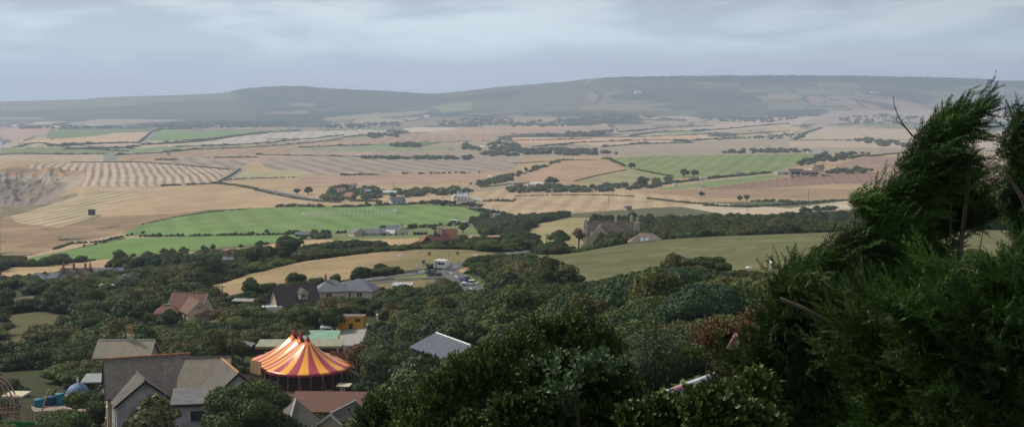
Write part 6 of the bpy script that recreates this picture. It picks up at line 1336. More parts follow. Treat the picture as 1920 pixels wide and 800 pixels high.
# stand everything on the land: slide each thing along to where the slope really carries it
def settle():
    skip = ('slide', 'stage', 'circus_tent')
    for o in list(COL.objects):
        if o.parent is not None or not o.get('category') or o.location.y < 60 or o.get('category') in ('hedge', 'fence'): continue
        if any(o.name.startswith(s) for s in skip) or 'skylights' in o.get('label', '') or 'lilac' in o.get('label', '') or 'two low gables' in o.get('label', ''): continue
        L = o.location; d = L.z-float(gz(L.x, L.y))
        if abs(d) < .25: continue
        px = CX+F*L.x/L.y; py = YH-F*L.z/L.y; Yn = dist(px, py, L.y*.72, L.y*1.45); k = Yn/L.y
        if not .75 < k < 1.43: continue
        o.location = L*k; o.scale = o.scale*k; PADS.append((o.location.x, o.location.y, 2.0*k))
        big = o.get('category') in ('house', 'cottage', 'bungalow', 'farmhouse', 'barn', 'cabin', 'shed')
        if big: PADS.append((o.location.x, o.location.y, 5.0 if o.location.y < 600 else 9.0))
settle()
# ================================================================== HEDGES, COPSES, SCRUB
S = 'stuff'
T_ = 'hedge of dark bushes '
H = hedge
H([(262,444),(330,443),(480,441),(560,439),(640,437),(700,433),(770,430)], 2.4, 'thin hedge between the two bright green fields and along the lane', 1, .25, y0=560, y1=1100, tall=.15)
H([(62,499),(120,494),(175,488)], 2.6, 'dense low hedge at the coast end of the lower green field', 2, .02, 1.4, y0=500, y1=900)
H([(200,487),(330,473),(470,462),(560,452)], 3.6, 'row of wind-bent thorn bushes along the lower edge of the green field', 3, .55, 1.1, y0=500, y1=900, tall=.2)
H([(100,468),(130,458),(190,454),(225,445),(250,440)], 2.3, 'patchy hedge climbing from the coast to the bright green playing field', 4, .25, y0=600, y1=1400)
H([(265,421),(330,407),(400,397),(470,391)], 1.3, 'thin dark bank along the seaward edge of the playing field', 5, .35, y0=700, y1=1400)
H([(515,388),(560,387),(600,388)], 4.2, 'clump of round bushes on the upper edge of the playing field, coast side', 6, .15, y0=800, y1=1500)
H([(626,388),(668,388),(700,386)], 3.6, 'broad dark bushes on the upper edge of the playing field before the slate roofed house', 7, .0, 1.3, y0=800, y1=1500)
H([(700,386),(760,384),(800,380),(830,378)], 2.6, 'trimmed hedge running from the slate roofed house to the main road', 8, .02, y0=800, y1=1500)
H([(798,382),(830,381),(848,382)], 5.0, 'rounded hump of bushes between the slate roofed house and the white farmhouse', 9, 0, 1.2, y0=800, y1=1400)
H([(852,386),(880,384),(905,386)], 3.5, 'scrubby hedge in front of the white farmhouse', 10, .1, y0=800, y1=1400)
H([(885,378),(930,377),(965,378)], 3.2, 'hedge leading away from the low wing of the white farmhouse', 11, .05, y0=800, y1=1400)
H([(900,396),(915,398),(940,400),(955,405)], 3.4, 'loose bushes around the outer side of the main road bend', 12, .4, y0=800, y1=1400)
H([(655,377),(700,378),(712,379)], 3.4, 'clipped dark hedge in front of the pink roofed brick house', 13, 0, y0=800, y1=1500)
H([(480,357),(540,370),(600,378),(640,380)], 2.6, 'roadside hedge below the coast road', 14, .2, y0=900, y1=1700)
H([(302,349),(350,347),(405,344),(440,348),(480,355)], 3.6, 'dark hedge at the foot of the striped straw field', 15, .02, 1.3, y0=1100, y1=2200)
H([(405,345),(425,334),(440,325),(450,318)], 2.6, 'hedge climbing beside the pale lane from the striped field', 16, .05, y0=1200, y1=2600)
H([(130,304),(255,304),(330,309),(430,318)], 2.4, 'long straight hedge along the top of the striped straw field', 17, .15, y0=1400, y1=3000)
H([(420,338),(480,334),(560,333)], 2.2, 'thin hedge across the stubble above the coast road', 18, .2, y0=1200, y1=2600)
H([(640,329),(680,328),(710,328)], 4.0, 'dark island of bushes in the middle of the stubble bands', 19, .05, 1.3, y0=1200, y1=2600)
H([(755,326),(790,326),(860,325),(900,324)], 3.6, 'broken row of thorn trees along the brown stubble band', 20, .5, y0=1200, y1=2600)
H([(1055,349),(960,349)], .1, 'x', 21) if False else None
H([(900,352),(960,345),(1000,342)], 2.0, 'thin hedge along the foot of the tan hump', 22, .2, y0=1100, y1=2000)
H([(1078,340),(1110,332),(1150,323),(1175,319)], 1.8, 'thin hedge dividing the tan and olive fields of the hump', 23, .1, y0=1200, y1=1990)
H([(1130,297),(1152,304),(1170,312)], 4.0, 'line of bushes running down the hump to the lone oak', 24, .1, y0=1200, y1=1990)
H([(1195,319),(1230,326),(1262,332)], 3.0, 'hedge running from the lone oak towards the pair of dark trees', 25, .15, y0=1200, y1=1990)
H([(1240,346),(1280,341),(1330,335),(1400,329),(1445,324)], 4.4, 'thick dark hedge along the foot of the green hump', 26, 0, 1.3, y0=1200, y1=1990)
H([(965,368),(1050,366),(1130,366),(1190,369)], 1.8, 'low uneven hedge across the pale stubble above the manor', 27, .35, y0=900, y1=1700)
H([(1215,373),(1260,378),(1330,384),(1345,386)], 2.6, 'hedge between pale stubble and brown field', 28, .12, y0=800, y1=1700)
H([(1320,386),(1400,389),(1480,384),(1560,378),(1600,376)], 3.2, 'dark hedge below the round bushes of the brown field', 29, .1, y0=700, y1=1700)
H([(1410,378),(1450,378),(1490,380),(1515,381)], 3.8, 'short hedge row with rounded tops right of the round bushes', 30, .1, y0=700, y1=1700)
H([(1505,398),(1540,395),(1562,393)], 5.5, 'block of pale green trees with a flat cut top beside the sandy strip', 31, 0, 1.2, y0=600, y1=1300)
H([(960,300),(1060,299),(1130,297),(1300,290),(1420,288),(1530,288)], 2.2, 'dark hedge on the skyline of the tan and green hump', 32, .08, y0=1500, y1=2050)
H([(1545,300),(1600,296),(1660,290),(1700,286)], 4.0, 'hedge along the top of the brown field behind the barns', 33, .05, y0=1300, y1=2300)
# trees that stand alone
def lone(px, py, h, label, seed=0, y0=900, y1=2200, w=1.0, n=1, mat=None, cat='tree', name='tree'):
    p = at(px, py, y0, y1); r = empty(name, p, 0, label, cat); b = lobes(h*.62*w, h*.8, 9, seed, .1); b = [(x, y, z+h*.15, a, c, d) for x, y, z, a, c, d in b]
    V, Fc = crown(900, b, h*.045, seed, core=.8, aspect=.75); mesh_np('crown', V, Fc, mat or M_TREE, r); MB().tube([(0,0,-.5),(.1,0,h*.5)], [h*.05, h*.03], 7).build('trunk', M_BARK, r); return r
lone(1183, 317, 9, 'lone round oak where the hedges meet on the hump', 1)
lone(1282, 332, 11, 'tall dark tree, coast side of the pair at the foot of the green hump', 2); lone(1301, 332, 9.5, 'broad dark tree, far side of the pair at the foot of the green hump', 3)
lone(1205, 349, 11.5, 'big pale crowned tree at the point of the tree belt', 4); lone(1315, 369, 5.6, 'single round bush in the brown field', 5, cat='bush', name='bush')
lone(1387, 377, 5.2, 'left of two low round bushes by the thin pole', 6, cat='bush', name='bush', w=1.3); lone(1400, 376, 5.5, 'right of two low round bushes by the thin pole', 7, cat='bush', name='bush', w=1.2)
lone(1040, 347, 9, 'upright dark tree in the belt beside the white bungalow', 8); lone(1031, 346, 10, 'taller paler tree touching the dark one near the white bungalow', 9)
lone(578, 365, 9.5, 'big round tree beside the coast road cars', 10); lone(556, 364, 6.5, 'smaller round tree coast side of the big one by the coast road', 11)
lone(500, 438, 3.2, 'small dark bush on the hedge of the playing field', 12, 560, 1100, cat='bush', name='bush'); lone(553, 442, 4.2, 'round bush beside the low dark shed', 13, 560, 1100, cat='bush', name='bush'); lone(588, 442, 4.4, 'reddish round bush on the other side of the low dark shed', 14, 560, 1100, mat=M_DEAD, cat='bush', name='bush'); lone(607, 443, 4.0, 'green round bush furthest from the low dark shed', 15, 560, 1100, cat='bush', name='bush')
lone(868, 436, 6.5, 'dark tree beside the red roofed house, road side', 16, 560, 1100); lone(895, 431, 6.0, 'rounded dark tree between the red roofed house and the scrub bank', 17, 560, 1100); lone(268, 440, 3.0, 'small round bush on the bank between the green fields', 18, 560, 1300, cat='bush', name='bush')
lone(750, 440, 4, 'dark bush behind the white farmhouse', 19, 600, 1300, cat='bush', name='bush'); lone(718, 434, 4.5, 'dark bush behind the barns roof', 20, 600, 1300, cat='bush', name='bush'); lone(815, 434, 5, 'bush behind the white chimney of the red roofed house', 21, 600, 1300, cat='bush', name='bush')
lone(965, 376, 2.6, 'small dark bush alone in the stubble beside the main road', 22, 800, 1500, cat='bush', name='bush')
# tree belts and copses (masses)
W_ = wood
W_([(600,366),(640,350),(668,356),(700,356),(735,362),(760,366),(690,374),(640,378),(600,374)], 8.5, 70, 'trees around the cottages and the glasshouse', 40, 1050, 1800)
W_([(735,362),(800,358),(850,358),(880,358),(880,364),(800,368),(755,372)], 7.5, 60, 'belt of trees behind the white farmhouse', 41, 1050, 1800)
W_([(826,362),(850,356),(860,356),(862,364)], 9, 8, 'taller round trees beside the white farmhouse', 42, 1050, 1800)
W_([(880,346),(920,335),(960,326),(1010,312),(1050,301),(1075,298),(1030,312),(1000,322),(960,338),(905,350)], 5.5, 120, 'bushy bank along the lane at the edge of the tan hump', 43, 1150, 2050)
W_([(945,358),(960,348),(1040,350),(1100,352),(1180,348),(1240,340),(1262,338),(1230,352),(1130,360),(960,362)], 7.0, 130, 'long tree belt below the tan hump', 44, 1050, 1900)
W_([(860,274),(900,272),(950,268),(975,272),(970,292),(930,296),(880,286)], 12, 60, 'trees of the far hamlet', 45, 1900, 4500)
W_([(960,282),(1040,280),(1130,284),(1165,290),(1080,292),(980,290)], 12, 90, 'long dark tree belt beyond the hump', 46, 1900, 4500)
W_([(675,297),(700,296),(780,295),(850,296),(890,296),(880,300),(700,299)], 9, 60, 'dark tree strip in the plain', 47, 1700, 4500)
W_([(733,273),(785,272),(788,276),(735,276)], 14, 14, 'square copse in the pink plain', 48, 1900, 4500)
W_([(690,253),(740,246),(760,249),(765,256),(700,260)], 14, 30, 'pointed wood in the pink plain', 49, 1900, 5500)
W_([(1350,285),(1400,283),(1440,281),(1500,283),(1540,284),(1500,287),(1350,288)], 9, 60, 'dark wood edge on the crest behind the green hump', 50, 1950, 4500)
W_([(1530,292),(1560,288),(1600,286),(1640,286),(1600,298),(1550,304),(1500,312),(1500,306)], 7, 80, 'trees rising behind the dark barns', 51, 1200, 2300)
W_([(1545,325),(1560,318),(1620,318),(1640,322),(1600,327)], 7, 30, 'trees right of the dark barns', 52, 1200, 2000)
W_([(1400,260),(1430,252),(1500,252),(1510,258),(1440,262)], 9, 30, 'round thicket on the far rise', 53, 1900, 4500)
W_([(1580,262),(1640,262),(1700,270),(1760,278),(1660,276)], 12, 50, 'wood near the cypress top', 54, 1900, 5000)
W_([(1490,330),(1500,328),(1560,330),(1480,332)], 2.5, 30, 'garden bushes in front of the dark barns', 55, 1000, 1600)
for i, (ln, h, g) in enumerate([([(0,280),(130,278),(240,284)], 4, .1), ([(90,274),(180,270),(262,268)], 8, .0), ([(120,280),(240,277),(262,274)], 6, .1), ([(270,272),(340,268),(400,263)], 8, .05), ([(0,291),(120,290),(200,289)], 4, .1), ([(215,291),(300,287),(360,281),(480,276)], 5, .3), ([(480,276),(560,270),(640,262)], 4, .3), ([(480,290),(560,292),(680,294)], 4, .2), ([(560,277),(620,274),(700,272)], 5, .25), ([(400,262),(480,250),(560,246)], 7, .1), ([(500,262),(580,261),(640,254)], 5, .2),
     ([(1000,276),(1080,268),(1180,264),(1290,262)], 5, .1), ([(1130,276),(1200,270),(1300,268)], 6, .3), ([(1260,266),(1330,262),(1400,259)], 7, .3), ([(1180,256),(1230,248),(1330,244)], 7, .2), ([(960,264),(1060,262),(1110,260)], 5, .3), ([(1480,263),(1560,263),(1680,265)], 4, .1), ([(1300,247),(1400,238),(1480,232)], 7, .2), ([(1330,256),(1420,250),(1480,246)], 5, .3), ([(1490,262),(1510,250),(1540,240)], 6, .1), ([(1160,248),(1240,240),(1340,236)], 6, .2), ([(260,268),(275,256),(285,247)], 4, .1), ([(288,247),(300,243),(360,242)], 8, .1), ([(640,258),(700,252),(800,250)], 4, .4), ([(290,300),(320,300),(330,299)], 5, 0), ([(960,252),(1060,252),(1150,250)], 4, .4), ([(400,296),(440,296),(480,295)], 5, .1), ([(340,264),(440,256),(500,250)], 5, .1), ([(330,276),(480,270),(560,262)], 5, .3)]):
    H(ln, h*.75, 'far hedges and tree lines of the plain', 60+i, g*.5, 1.7, y0=1500, y1=7000, kind=S, name='hedgerow', jitter=.5, tall=.12)
for i, (pl, h, n) in enumerate([([(960,232),(1080,224),(1150,218),(1230,220),(1150,232),(1060,238),(960,238)], 16, 160), ([(1160,244),(1060,250),(990,254),(1040,258),(1120,256)], 13, 60), ([(820,228),(900,222),(960,222),(960,234),(880,238),(820,236)], 15, 110), ([(280,236),(400,232),(480,228),(560,234),(480,240),(300,241)], 14, 150), ([(590,238),(680,232),(740,230),(760,236),(640,242)], 14, 90), ([(1560,222),(1640,214),(1720,220),(1700,232),(1600,232)], 16, 80), ([(1330,228),(1440,220),(1500,222),(1440,230)], 14, 60), ([(20,242),(110,236),(250,240),(120,242)], 12, 80)]):
    W_(pl, h, n, 'distant woods at the foot of the downs', 100+i, 3000, 8800)

# trees behind the meadow crest and on the scrub bank
def cond_rect(a, b, c, d): return lambda px, P, Y, X: (px > a) & (px < b) & (Y > c) & (Y < d)
grow('woodland', 'dark wind-shaped trees behind the meadow crest', (1185,2000), (446,770), lambda y: 3.4+y*.0025, (4.5,7.5), TREE, 6.0, 3.2, 11, .93, 1.0, lambda px, P, Y, X: (px > 1225) | (Y > 560))
grow('woodland', 'bushes and small trees around the stone manor', (1055,1235), (446,760), 3.6, (3.0,6.0), TREE, 6.0, 3.2, 12, .8, .9, lambda px, P, Y, X: (Y > 540) | (px > 1120))
grow('scrub', 'dense scrub bank below the manor', (880,1062), (440,900), lambda y: 2.6+y*.002, (2.2,4.8), BUSH, 2.6, 2.2, 13, .95, 1.0, lambda px, P, Y, X: (px > 905-(Y-440)*.05) )
grow('scrub', 'scrubby trees in the valley below the golden hillside', (-60,905), (434,640), lambda y: 3.4, (2.8,5.0), BUSH, 2.6, 2.2, 14, .95, 1.0)
grow('scrub', 'hedges and rough bushes around the lower fields', (-60,960), (640,1150), lambda y: 5.5, (1.6,3.2), BUSH, 2.6, 2.2, 15, .30, 1.0, lambda px, P, Y, X: px > 560)
grow('scrub', 'rough bushes on the heath below the coast', (-60,300), (560,900), lambda y: 9, (1.0,2.0), BUSH, 2.6, 2.2, 16, .25, 1.0)
# the great thicket that covers the slope
sl_h = lambda y: max(1.9, min(3.4, 1.5+y*.009))
grow('scrub', 'thicket of thorn, gorse and sycamore covering the slope', (-150,2060), (120,434), sl_h, (1.8,4.2), BUSH, 2.6, 2.2, 17, .95, 1.08, lambda px, P, Y, X: ~((px < 150) & (Y > 150) & (fbm(X/22, Y/22, 5, 2) > .52)))
grow('scrub', 'nearer thicket running down from the viewpoint', (560,2060), (46,121), 2.1, (1.9,3.6), BUSH, 2.6, 2.2, 18, .95, .85, lambda px, P, Y, X: (px > 560+ (121-Y)*1.5))
grow('scrub', 'taller trees standing in the thicket', (-150,1500), (150,420), 11, (4.8,7.6), TREE, 6.0, 3.2, 19, .7, 1.05, lambda px, P, Y, X: (px > 190) | (Y > 330))
# individual trees near the houses
tree(460, 150, 10.4, 5.6, 'large round dark green tree between the slate roofed house and the tent', 401, M_TREE, 9000, .17, 24, .05, k0=.3)
tree(722, 205, 9.6, 5.6, 'large rounded tree standing beside the tent', 402, M_TREE, 8000, .18, 22, .1)
tree(672, 232, 5.0, 2.6, 'brown leafed tree beside the concrete yard', 403, M_DEAD, 3500, .15, 14, .1)
tree(760, 168, 6.8, 4.0, 'olive green tree below the large rounded tree by the tent', 404, M_BUSH, 6000, .16, 16, .1)
tree(690, 180, 4.5, 3.0, 'small bright tree at the corner of the rust brown roof', 405, M_BUSH, 4200, .15, 12, .1)
tree(288, 128, 10.2, 3.3, 'broad leaved young tree in front of the lilac grey gable', 406, foliage('leaf_fig', (.05,.06,.02), (.20,.21,.10), (.20,.14,.05), .35, patch=.5), 1500, .30, 14, .1, aspect=.8)
tree(186, 172, 6.0, 2.8, 'dark tree beside the windows of the lilac grey house', 407, M_TREE, 4200, .15, 12, .1)
tree(143, 188, 3.9, 2.3, 'yellow green tree in front of the blue dome', 408, M_PALE, 2600, .14, 10, .1)
tree(118, 165, 5.0, 4.2, 'dark bushy tree in the park yard corner', 409, M_BUSH, 3600, .16, 12, .1)
tree(376, 392, 9, 3.6, 'tallest dark pine above the village gardens', 410, M_TREE, 5000, .28, 18, .2, k0=.4); tree(402, 402, 7.5, 3.0, 'second dark pine close to the tallest one', 411, M_TREE, 4000, .26, 14, .2)
tree(536, 441, 10.5, 6.0, 'wide flat-topped pine leaning over the golden strip', 412, M_TREE, 6000, .28, 20, .35, k0=.35, flat=.8); tree(480, 441, 8.5, 6.0, 'rounded pine on the coast side of the wide flat-topped one', 413, M_TREE, 5000, .28, 18, .3)
tree(1085, 480, 8.0, 3.0, 'gnarled dead-branched tree beside the manor pinnacle', 414, M_DEAD, 380, .22, 8, .2, k0=.6)
tree(240, 395, 5.5, 4.5, 'silvery grey-green shrub below the white static caravan', 415, M_SILVER, 3600, .24, 12, .2, trunk=True, name='shrub', cat='shrub')
tree(1047, 520, 5.2, 6.0, 'round dark bush alone in the tan clearing near the manor', 416, M_TREE, 3600, .26, 12, .1, name='bush', cat='bush')
tree(1018, 243, 5.0, 3.2, 'rounded dark bush at the corner of the meadow', 417, M_BUSH, 3600, .17, 12, .1, name='bush', cat='bush')
for i, (px, Y, h_, r_, lab) in enumerate(((1232,176,5.0,2.7,'pale feathery willow in the hedge of the meadow, coast side'), (1268,176,5.8,3.4,'larger pale feathery willow in the hedge of the meadow'))):
    tree(px, Y, h_, r_, lab, 420+i, M_SILVER if False else foliage('leaf_willow_%d' % i, (.035,.075,.03), (.10,.17,.07), None, patch=.4), 5200, .15, 12, .15, aspect=.3, name='willow')
tree(1310, 120, 5.4, 4.2, 'blue-green shrub standing in the middle of the thicket', 422, M_GLAUC if False else foliage('leaf_bluegreen', (.014,.04,.018), (.065,.12,.055), None, patch=.4), 7000, .12, 14, .2)
tree(1225, 62, 5.0, 3.9, 'round dense dark bush rising behind the near shrubs', 423, foliage('leaf_darkround', (.014,.03,.012), (.06,.085,.03), (.10,.08,.03), .2, patch=.5), 12000, .075, 20, .15, name='bush', cat='bush')
tree(536, 285, 2.6, 2.2, 'small bush covering the bonnet end of the white camper van', 430, M_BUSH, 2000, .15, 8, .1, name='bush', cat='bush')
tree(815, 170, 5.2, 3.2, 'dark tree hiding the left wall of the grey metal shed', 431, M_TREE, 5000, .15, 14, .1)
tree(858, 168, 5.0, 2.8, 'bush under the near eave of the grey metal shed', 432, M_BUSH, 4200, .15, 12, .1, name='bush', cat='bush')
tree(870, 215, 5.5, 3.6, 'olive tree above the grey metal shed', 424, M_BUSH, 5000, .16, 14, .2)
tree(622, 268, 5.4, 3.2, 'dark tree beside the yellow cabin', 425, M_TREE, 5000, .16, 14, .1); tree(565, 272, 5.0, 4.2, 'wide brown-green tree in front of the boarded gable house', 426, M_BUSH, 6000, .17, 16, .1)
tree(455, 242, 4.0, 2.0, 'small round tree beside the white edged hut', 427, M_TREE, 3000, .15, 10, .1); tree(620, 234, 3.0, 1.6, 'bush at the side of the green roofed shed end', 428, M_TREE, 2200, .13, 8, .1, name='bush', cat='bush')
# ================================================================== NEAR PLANTS
def frame_from(d, roll):
    """rotation matrices (n,3,3) whose first column is d"""
    d = unit(d); a = unit(np.cross(d, np.array((0, 0, 1.0))+d*0+1e-6)); b = np.cross(d, a)
    c, s = np.cos(roll)[:, None], np.sin(roll)[:, None]; u = a*c+b*s; w = np.cross(d, u)
    return np.stack([d, u, w], -1)
def spray(seed, L=.5, nb=9):
    """one feathery cypress spray along +x, flattened in xy"""
    g = np.random.default_rng(seed); C, Nn, T, hl, hw = [], [], [], [], []
    def leaf(p, d, l, w):
        C.append(p+d*l); T.append(d); Nn.append(unit(np.array((g.normal()*.5, g.normal()*.5, 1.0)))); hl.append(l); hw.append(w)
    for i in range(nb):
        t = (i+.5)/nb; p = np.array((L*t, .03*math.sin(t*4+seed), .05*t*t)); ln = .155*(1-t*.72)*g.uniform(.7, 1.2)
        leaf(p, unit(np.array((1, g.normal()*.1, 0))), .045, .010)
        for sg in (-1, 1):
            an = g.uniform(.45, .85)*sg; d = np.array((math.cos(an), math.sin(an), g.normal()*.22)); d = unit(d); leaf(p, d, ln*.5, .0095)
            for k in (.35, .65):
                q = p+d*ln*k; 
                s2 = 1 if g.random() < .5 else -1; a2 = an+s2*g.uniform(.4, .7); d2 = unit(np.array((math.cos(a2), math.sin(a2), g.normal()*.25))); leaf(q, d2, ln*.24, .0075)
    for k in range(3): leaf(np.array((L*.97, 0, .05)), unit(np.array((1, g.normal()*.3, g.normal()*.2))), .05, .008)
    return quads(np.array(C), np.array(Nn), np.array(T), np.array(hl), np.array(hw))
def shoot(seed, L=.42, nl=15, leaf=.035, asp=.34, ang=.8):
    """a leafy shoot along +x with a thin stem"""
    g = np.random.default_rng(seed); V = []; Fc = []
    st = [(0, .004, 0), (L, .002, .0), (L, -.002, 0), (0, -.004, 0)]; V += st; Fc.append((0, 1, 2, 3)); V += [(0, 0, .004), (L, 0, .002), (L, 0, -.002), (0, 0, -.004)]; Fc.append((4, 5, 6, 7))
    for i in range(nl):
        t = .12+.88*i/nl; p = np.array((L*t, 0, 0)); ph = i*2.4+g.uniform(-.3, .3); a = ang*(1-.45*t)+g.uniform(-.15, .15)
        d = np.array((math.cos(a), math.sin(a)*math.cos(ph), math.sin(a)*math.sin(ph))); s = unit(np.cross(d, np.array((1, .01, .02)))); nn = np.cross(s, d); l = leaf*2*g.uniform(.7, 1.25)*(1-.3*t); w = l*asp
        b = len(V); m = p+d*l*.5+nn*.0; tip = p+d*l-nn*l*.12
        V += [p, m+s*w+nn*l*.07, tip, m-s*w+nn*l*.07, p+d*l*.5-nn*l*.03]; Fc += [(b, b+1, b+2, b+4), (b, b+4, b+2, b+3)]
    return np.array(V, float), np.array(Fc)
SPRAYS = [spray(i) for i in range(5)]
def place(protos, P, D, sc, g):
    """copies of prototype meshes at P along D"""
    R3 = frame_from(D, g.uniform(0, 6.28, len(P))); parts = []; pk = g.integers(0, len(protos), len(P))
    for k, (V, Fc) in enumerate(protos):
        i = np.where(pk == k)[0]
        if not len(i): continue
        W = np.einsum('nij,mj->nmi', R3[i]*sc[i][:, None, None], V)+P[i][:, None]; parts.append((W.reshape(-1, 3), (Fc[None]+np.arange(len(i))[:, None, None]*len(V)).reshape(-1, 4)))
    return merge(parts)
def plume(seed, L=.85, n=15, s=.72):
    """a tapering cypress plume: sprays set forward along a gently curved branchlet"""
    g = np.random.default_rng(seed); t = np.linspace(.0, 1, n); P = np.stack([L*t*.9, .10*np.sin(t*2.5+seed)*t, .16*t*t], -1)
    ph = t*23+g.uniform(0, 6, n); a = .75*(1-.65*t)+g.uniform(-.12, .12, n); D = np.stack([np.cos(a), np.sin(a)*np.cos(ph), np.sin(a)*np.sin(ph)+.1], -1)
    V, Fc = place(SPRAYS, P, unit(D), s*(1-.45*t)*g.uniform(.8, 1.2, n), g)
    return V, Fc
PLUMES = [plume(60+i) for i in range(5)]
def px_blobs(lst, Y, org, seed=0, dep=1.0, shrink=0, drop=0):
    """(photo px, photo row, width radius px, height radius px, depth offset m) -> ellipsoids in metres around org"""
    g = random.Random(seed); out = []
    for e in lst:
        x, y, rx, ry = e[:4]; rx = max(rx-shrink, rx*.45); ry = max(ry-shrink, ry*.45); y += drop; dy = (e[4] if len(e) > 4 else g.uniform(-.5, .5)); yy = Y+dy; p = pos(x, y, yy); k = yy/F
        out.append((p.x-org.x, p.y-org.y, p.z-org.z, rx*k, max(min(rx, ry)*k*dep, .12), ry*k))
    return out
def plumed(name, label, cat, basepx, Y, blobs, n, mat, seed, wind=(.8, .1, .45), out=.8, scl=(.7, 1.3), protos=None, core=.55, trunk=True, limbs=(), shell=(.55, 1.05), up=-.9, lean=0, cmat=None, tr=.16, shrink=12, drop=0):
    protos = protos or PLUMES; base = on(basepx, Y); root = empty(name, base, 0, label, cat); g = np.random.default_rng(seed); B = px_blobs(blobs, Y, base, seed, 1.0, shrink, drop)
    P, nn = on_blobs(n, B, g, up=up, shell=shell, cull=.5); D = unit(nn*out*g.uniform(.5, 1.9, (len(nn), 1))+np.array(wind)+g.normal(size=nn.shape)*.22)
    V, Fc = place(protos, P-D*(.12 if protos is not PLUMES else .3), D, g.uniform(scl[0], scl[1], len(P)), g); cr = mesh_np('crown', V, Fc, mat, root)
    if core:
        V, Fc = crown(int(n*1.2) if protos is not PLUMES else n*7, B, .07, seed+5, aspect=.25, core=core, wind=wind); mesh_np('inner_foliage', V, Fc, cmat or mat, cr)
    if trunk:
        top = max(B, key=lambda b: b[2]); q = MB(); m = [(0, 0, -.6), (top[0]*.12, 0, top[2]*.25), (top[0]*.35, top[1]*.3, top[2]*.55), (top[0]*.8, top[1], top[2]*.9)]
        q.tube(m, [tr, tr*.85, tr*.6, tr*.15], 10)
        for b in B[::6]:
            s = Vector(m[1]).lerp(Vector(m[2]), random.Random(int(b[0]*100)).random()); e = Vector(b[:3]); mid = s.lerp(e, .5)+Vector((0, 0, -.08)); q.tube([s, mid, e], [tr*.35, tr*.22, tr*.07], 6)
        q.build('trunk', M_BARK, root)
    for ln, rad in limbs:
        pts = [pos(x, y, Y+dy)-base for x, y, dy in ln]; nn_ = len(pts); MB().tube(pts, [rad*(1-.75*i/(nn_-1)) for i in range(nn_)], 7).build('bare_branch', M_TWIG, root)
    return root
plumed('cypress', 'tall wind-swept cypress whose plumed top leans over the skyline', 'tree', 1760, 15.5,
  [(1832,206,28,9,0),(1802,216,32,12,.1),(1782,226,26,14,-.1),(1790,232,36,18,.2),(1762,250,30,24,0),(1750,275,30,26,.2),(1785,268,30,18,0),(1722,300,20,28,0),(1755,318,40,30,.2),(1795,300,30,14,.3),(1805,336,34,16,.3),(1698,350,32,30,0),(1745,368,54,36,.3),(1805,378,50,26,.4),(1655,385,30,28,0),(1632,375,8,18,0),(1700,415,56,38,.2),(1780,420,60,30,.5),(1850,398,40,26,.5),(1645,430,36,32,0),(1600,452,36,28,0),(1555,480,36,24,0),(1512,498,26,18,-.2),(1640,480,56,32,.2),(1710,470,54,32,.4),(1590,515,56,24,.1),(1680,525,66,26,.3),(1765,475,24,20,.4),(1740,515,30,24,.4)],
  540, M_CYP, 501, wind=(1.1, .0, .40), out=.34, scl=(.4, .95), core=.45, tr=.05, shrink=16,
  limbs=[([(1706,292,0),(1712,268,0),(1722,250,0),(1716,238,0)], .018), ([(1730,268,-.1),(1710,254,-.1),(1697,238,-.15),(1686,222,-.15),(1677,200,-.15),(1675,180,-.15)], .013), ([(1697,238,-.15),(1682,228,-.15),(1680,214,-.15)], .008)])
plumed('cypress', 'second cypress, rising at the picture edge with a curved bare limb', 'tree', 1925, 13.5,
  [(1915,222,20,14,0),(1925,250,34,22,0),(1908,262,12,20,0),(1920,290,26,24,0),(1925,325,44,28,0),(1915,365,54,34,.1),(1925,410,48,40,.1),(1925,460,34,36,0),(1915,515,44,34,0),(1945,280,40,60,0),(1940,560,60,40,0)],
  260, M_CYP, 502, wind=(.5, 0, .7), scl=(.35, .7), core=.5, tr=.05, shrink=14, limbs=[([(1930,400,-.3),(1917,370,-.35),(1900,345,-.4),(1880,315,-.4)], .035)])
plumed('cypress', 'near low cypress filling the lower corner with soft bright plumes', 'tree', 1800, 10.5,
  [(1680,570,40,26,-.3),(1715,590,50,30,-.4),(1800,545,50,30,-.2),(1850,560,60,40,-.4),(1900,530,40,50,-.4),(1920,600,60,60,-.5),(1860,630,70,50,-.6),(1770,610,60,40,-.2),(1740,660,80,46,0),(1830,700,90,50,-.4),(1920,700,70,70,-.6),(1700,730,90,50,.2),(1800,780,100,50,-.3),(1910,790,80,50,-.6),(1640,640,50,36,.3),(1640,700,60,50,.4),(1690,800,80,40,.2)],
  480, M_CYP, 503, wind=(-.7, -.35, .6), out=.6, scl=(.4, .95), core=.5, tr=.05, shrink=16)
plumed('cypress', 'dark spreading cypress boughs below the tall tree, crossed by a dead branch', 'tree', 1560, 12.5,
  [(1480,545,50,26,0),(1540,560,60,30,.1),(1610,575,60,32,.2),(1500,590,50,30,-.1),(1450,610,40,30,0),(1560,620,60,34,0),(1620,650,60,34,0),(1500,650,60,34,0),(1440,670,50,34,-.1),(1560,690,70,36,0),(1480,720,70,40,-.2),(1400,730,50,36,-.2),(1560,760,80,44,-.2),(1450,790,80,40,-.3),(1640,770,70,44,0),(1360,780,60,40,-.2),(1385,690,30,26,-.1)],
  480, M_CYP, 504, wind=(-.3, -.3, .7), scl=(.35, .85), core=.5, tr=.05, shrink=14,
  limbs=[([(1462,560,-1.3),(1500,575,-1.35),(1535,592,-1.4),(1575,615,-1.4),(1610,640,-1.45),(1622,646,-1.4)], .022), ([(1540,622,-1.4),(1575,622,-1.4),(1600,632,-1.45)], .014), ([(1500,575,-.8),(1490,560,-.8)], .012)])
M_SHRUB2 = foliage('leaf_shrub_bright', (.009,.026,.006), (.12,.185,.032), (.15,.16,.05), .25, patch=.5, trans=.12, rough=.45, gam=1.8)  # dark tones deepened here too, in place of shade
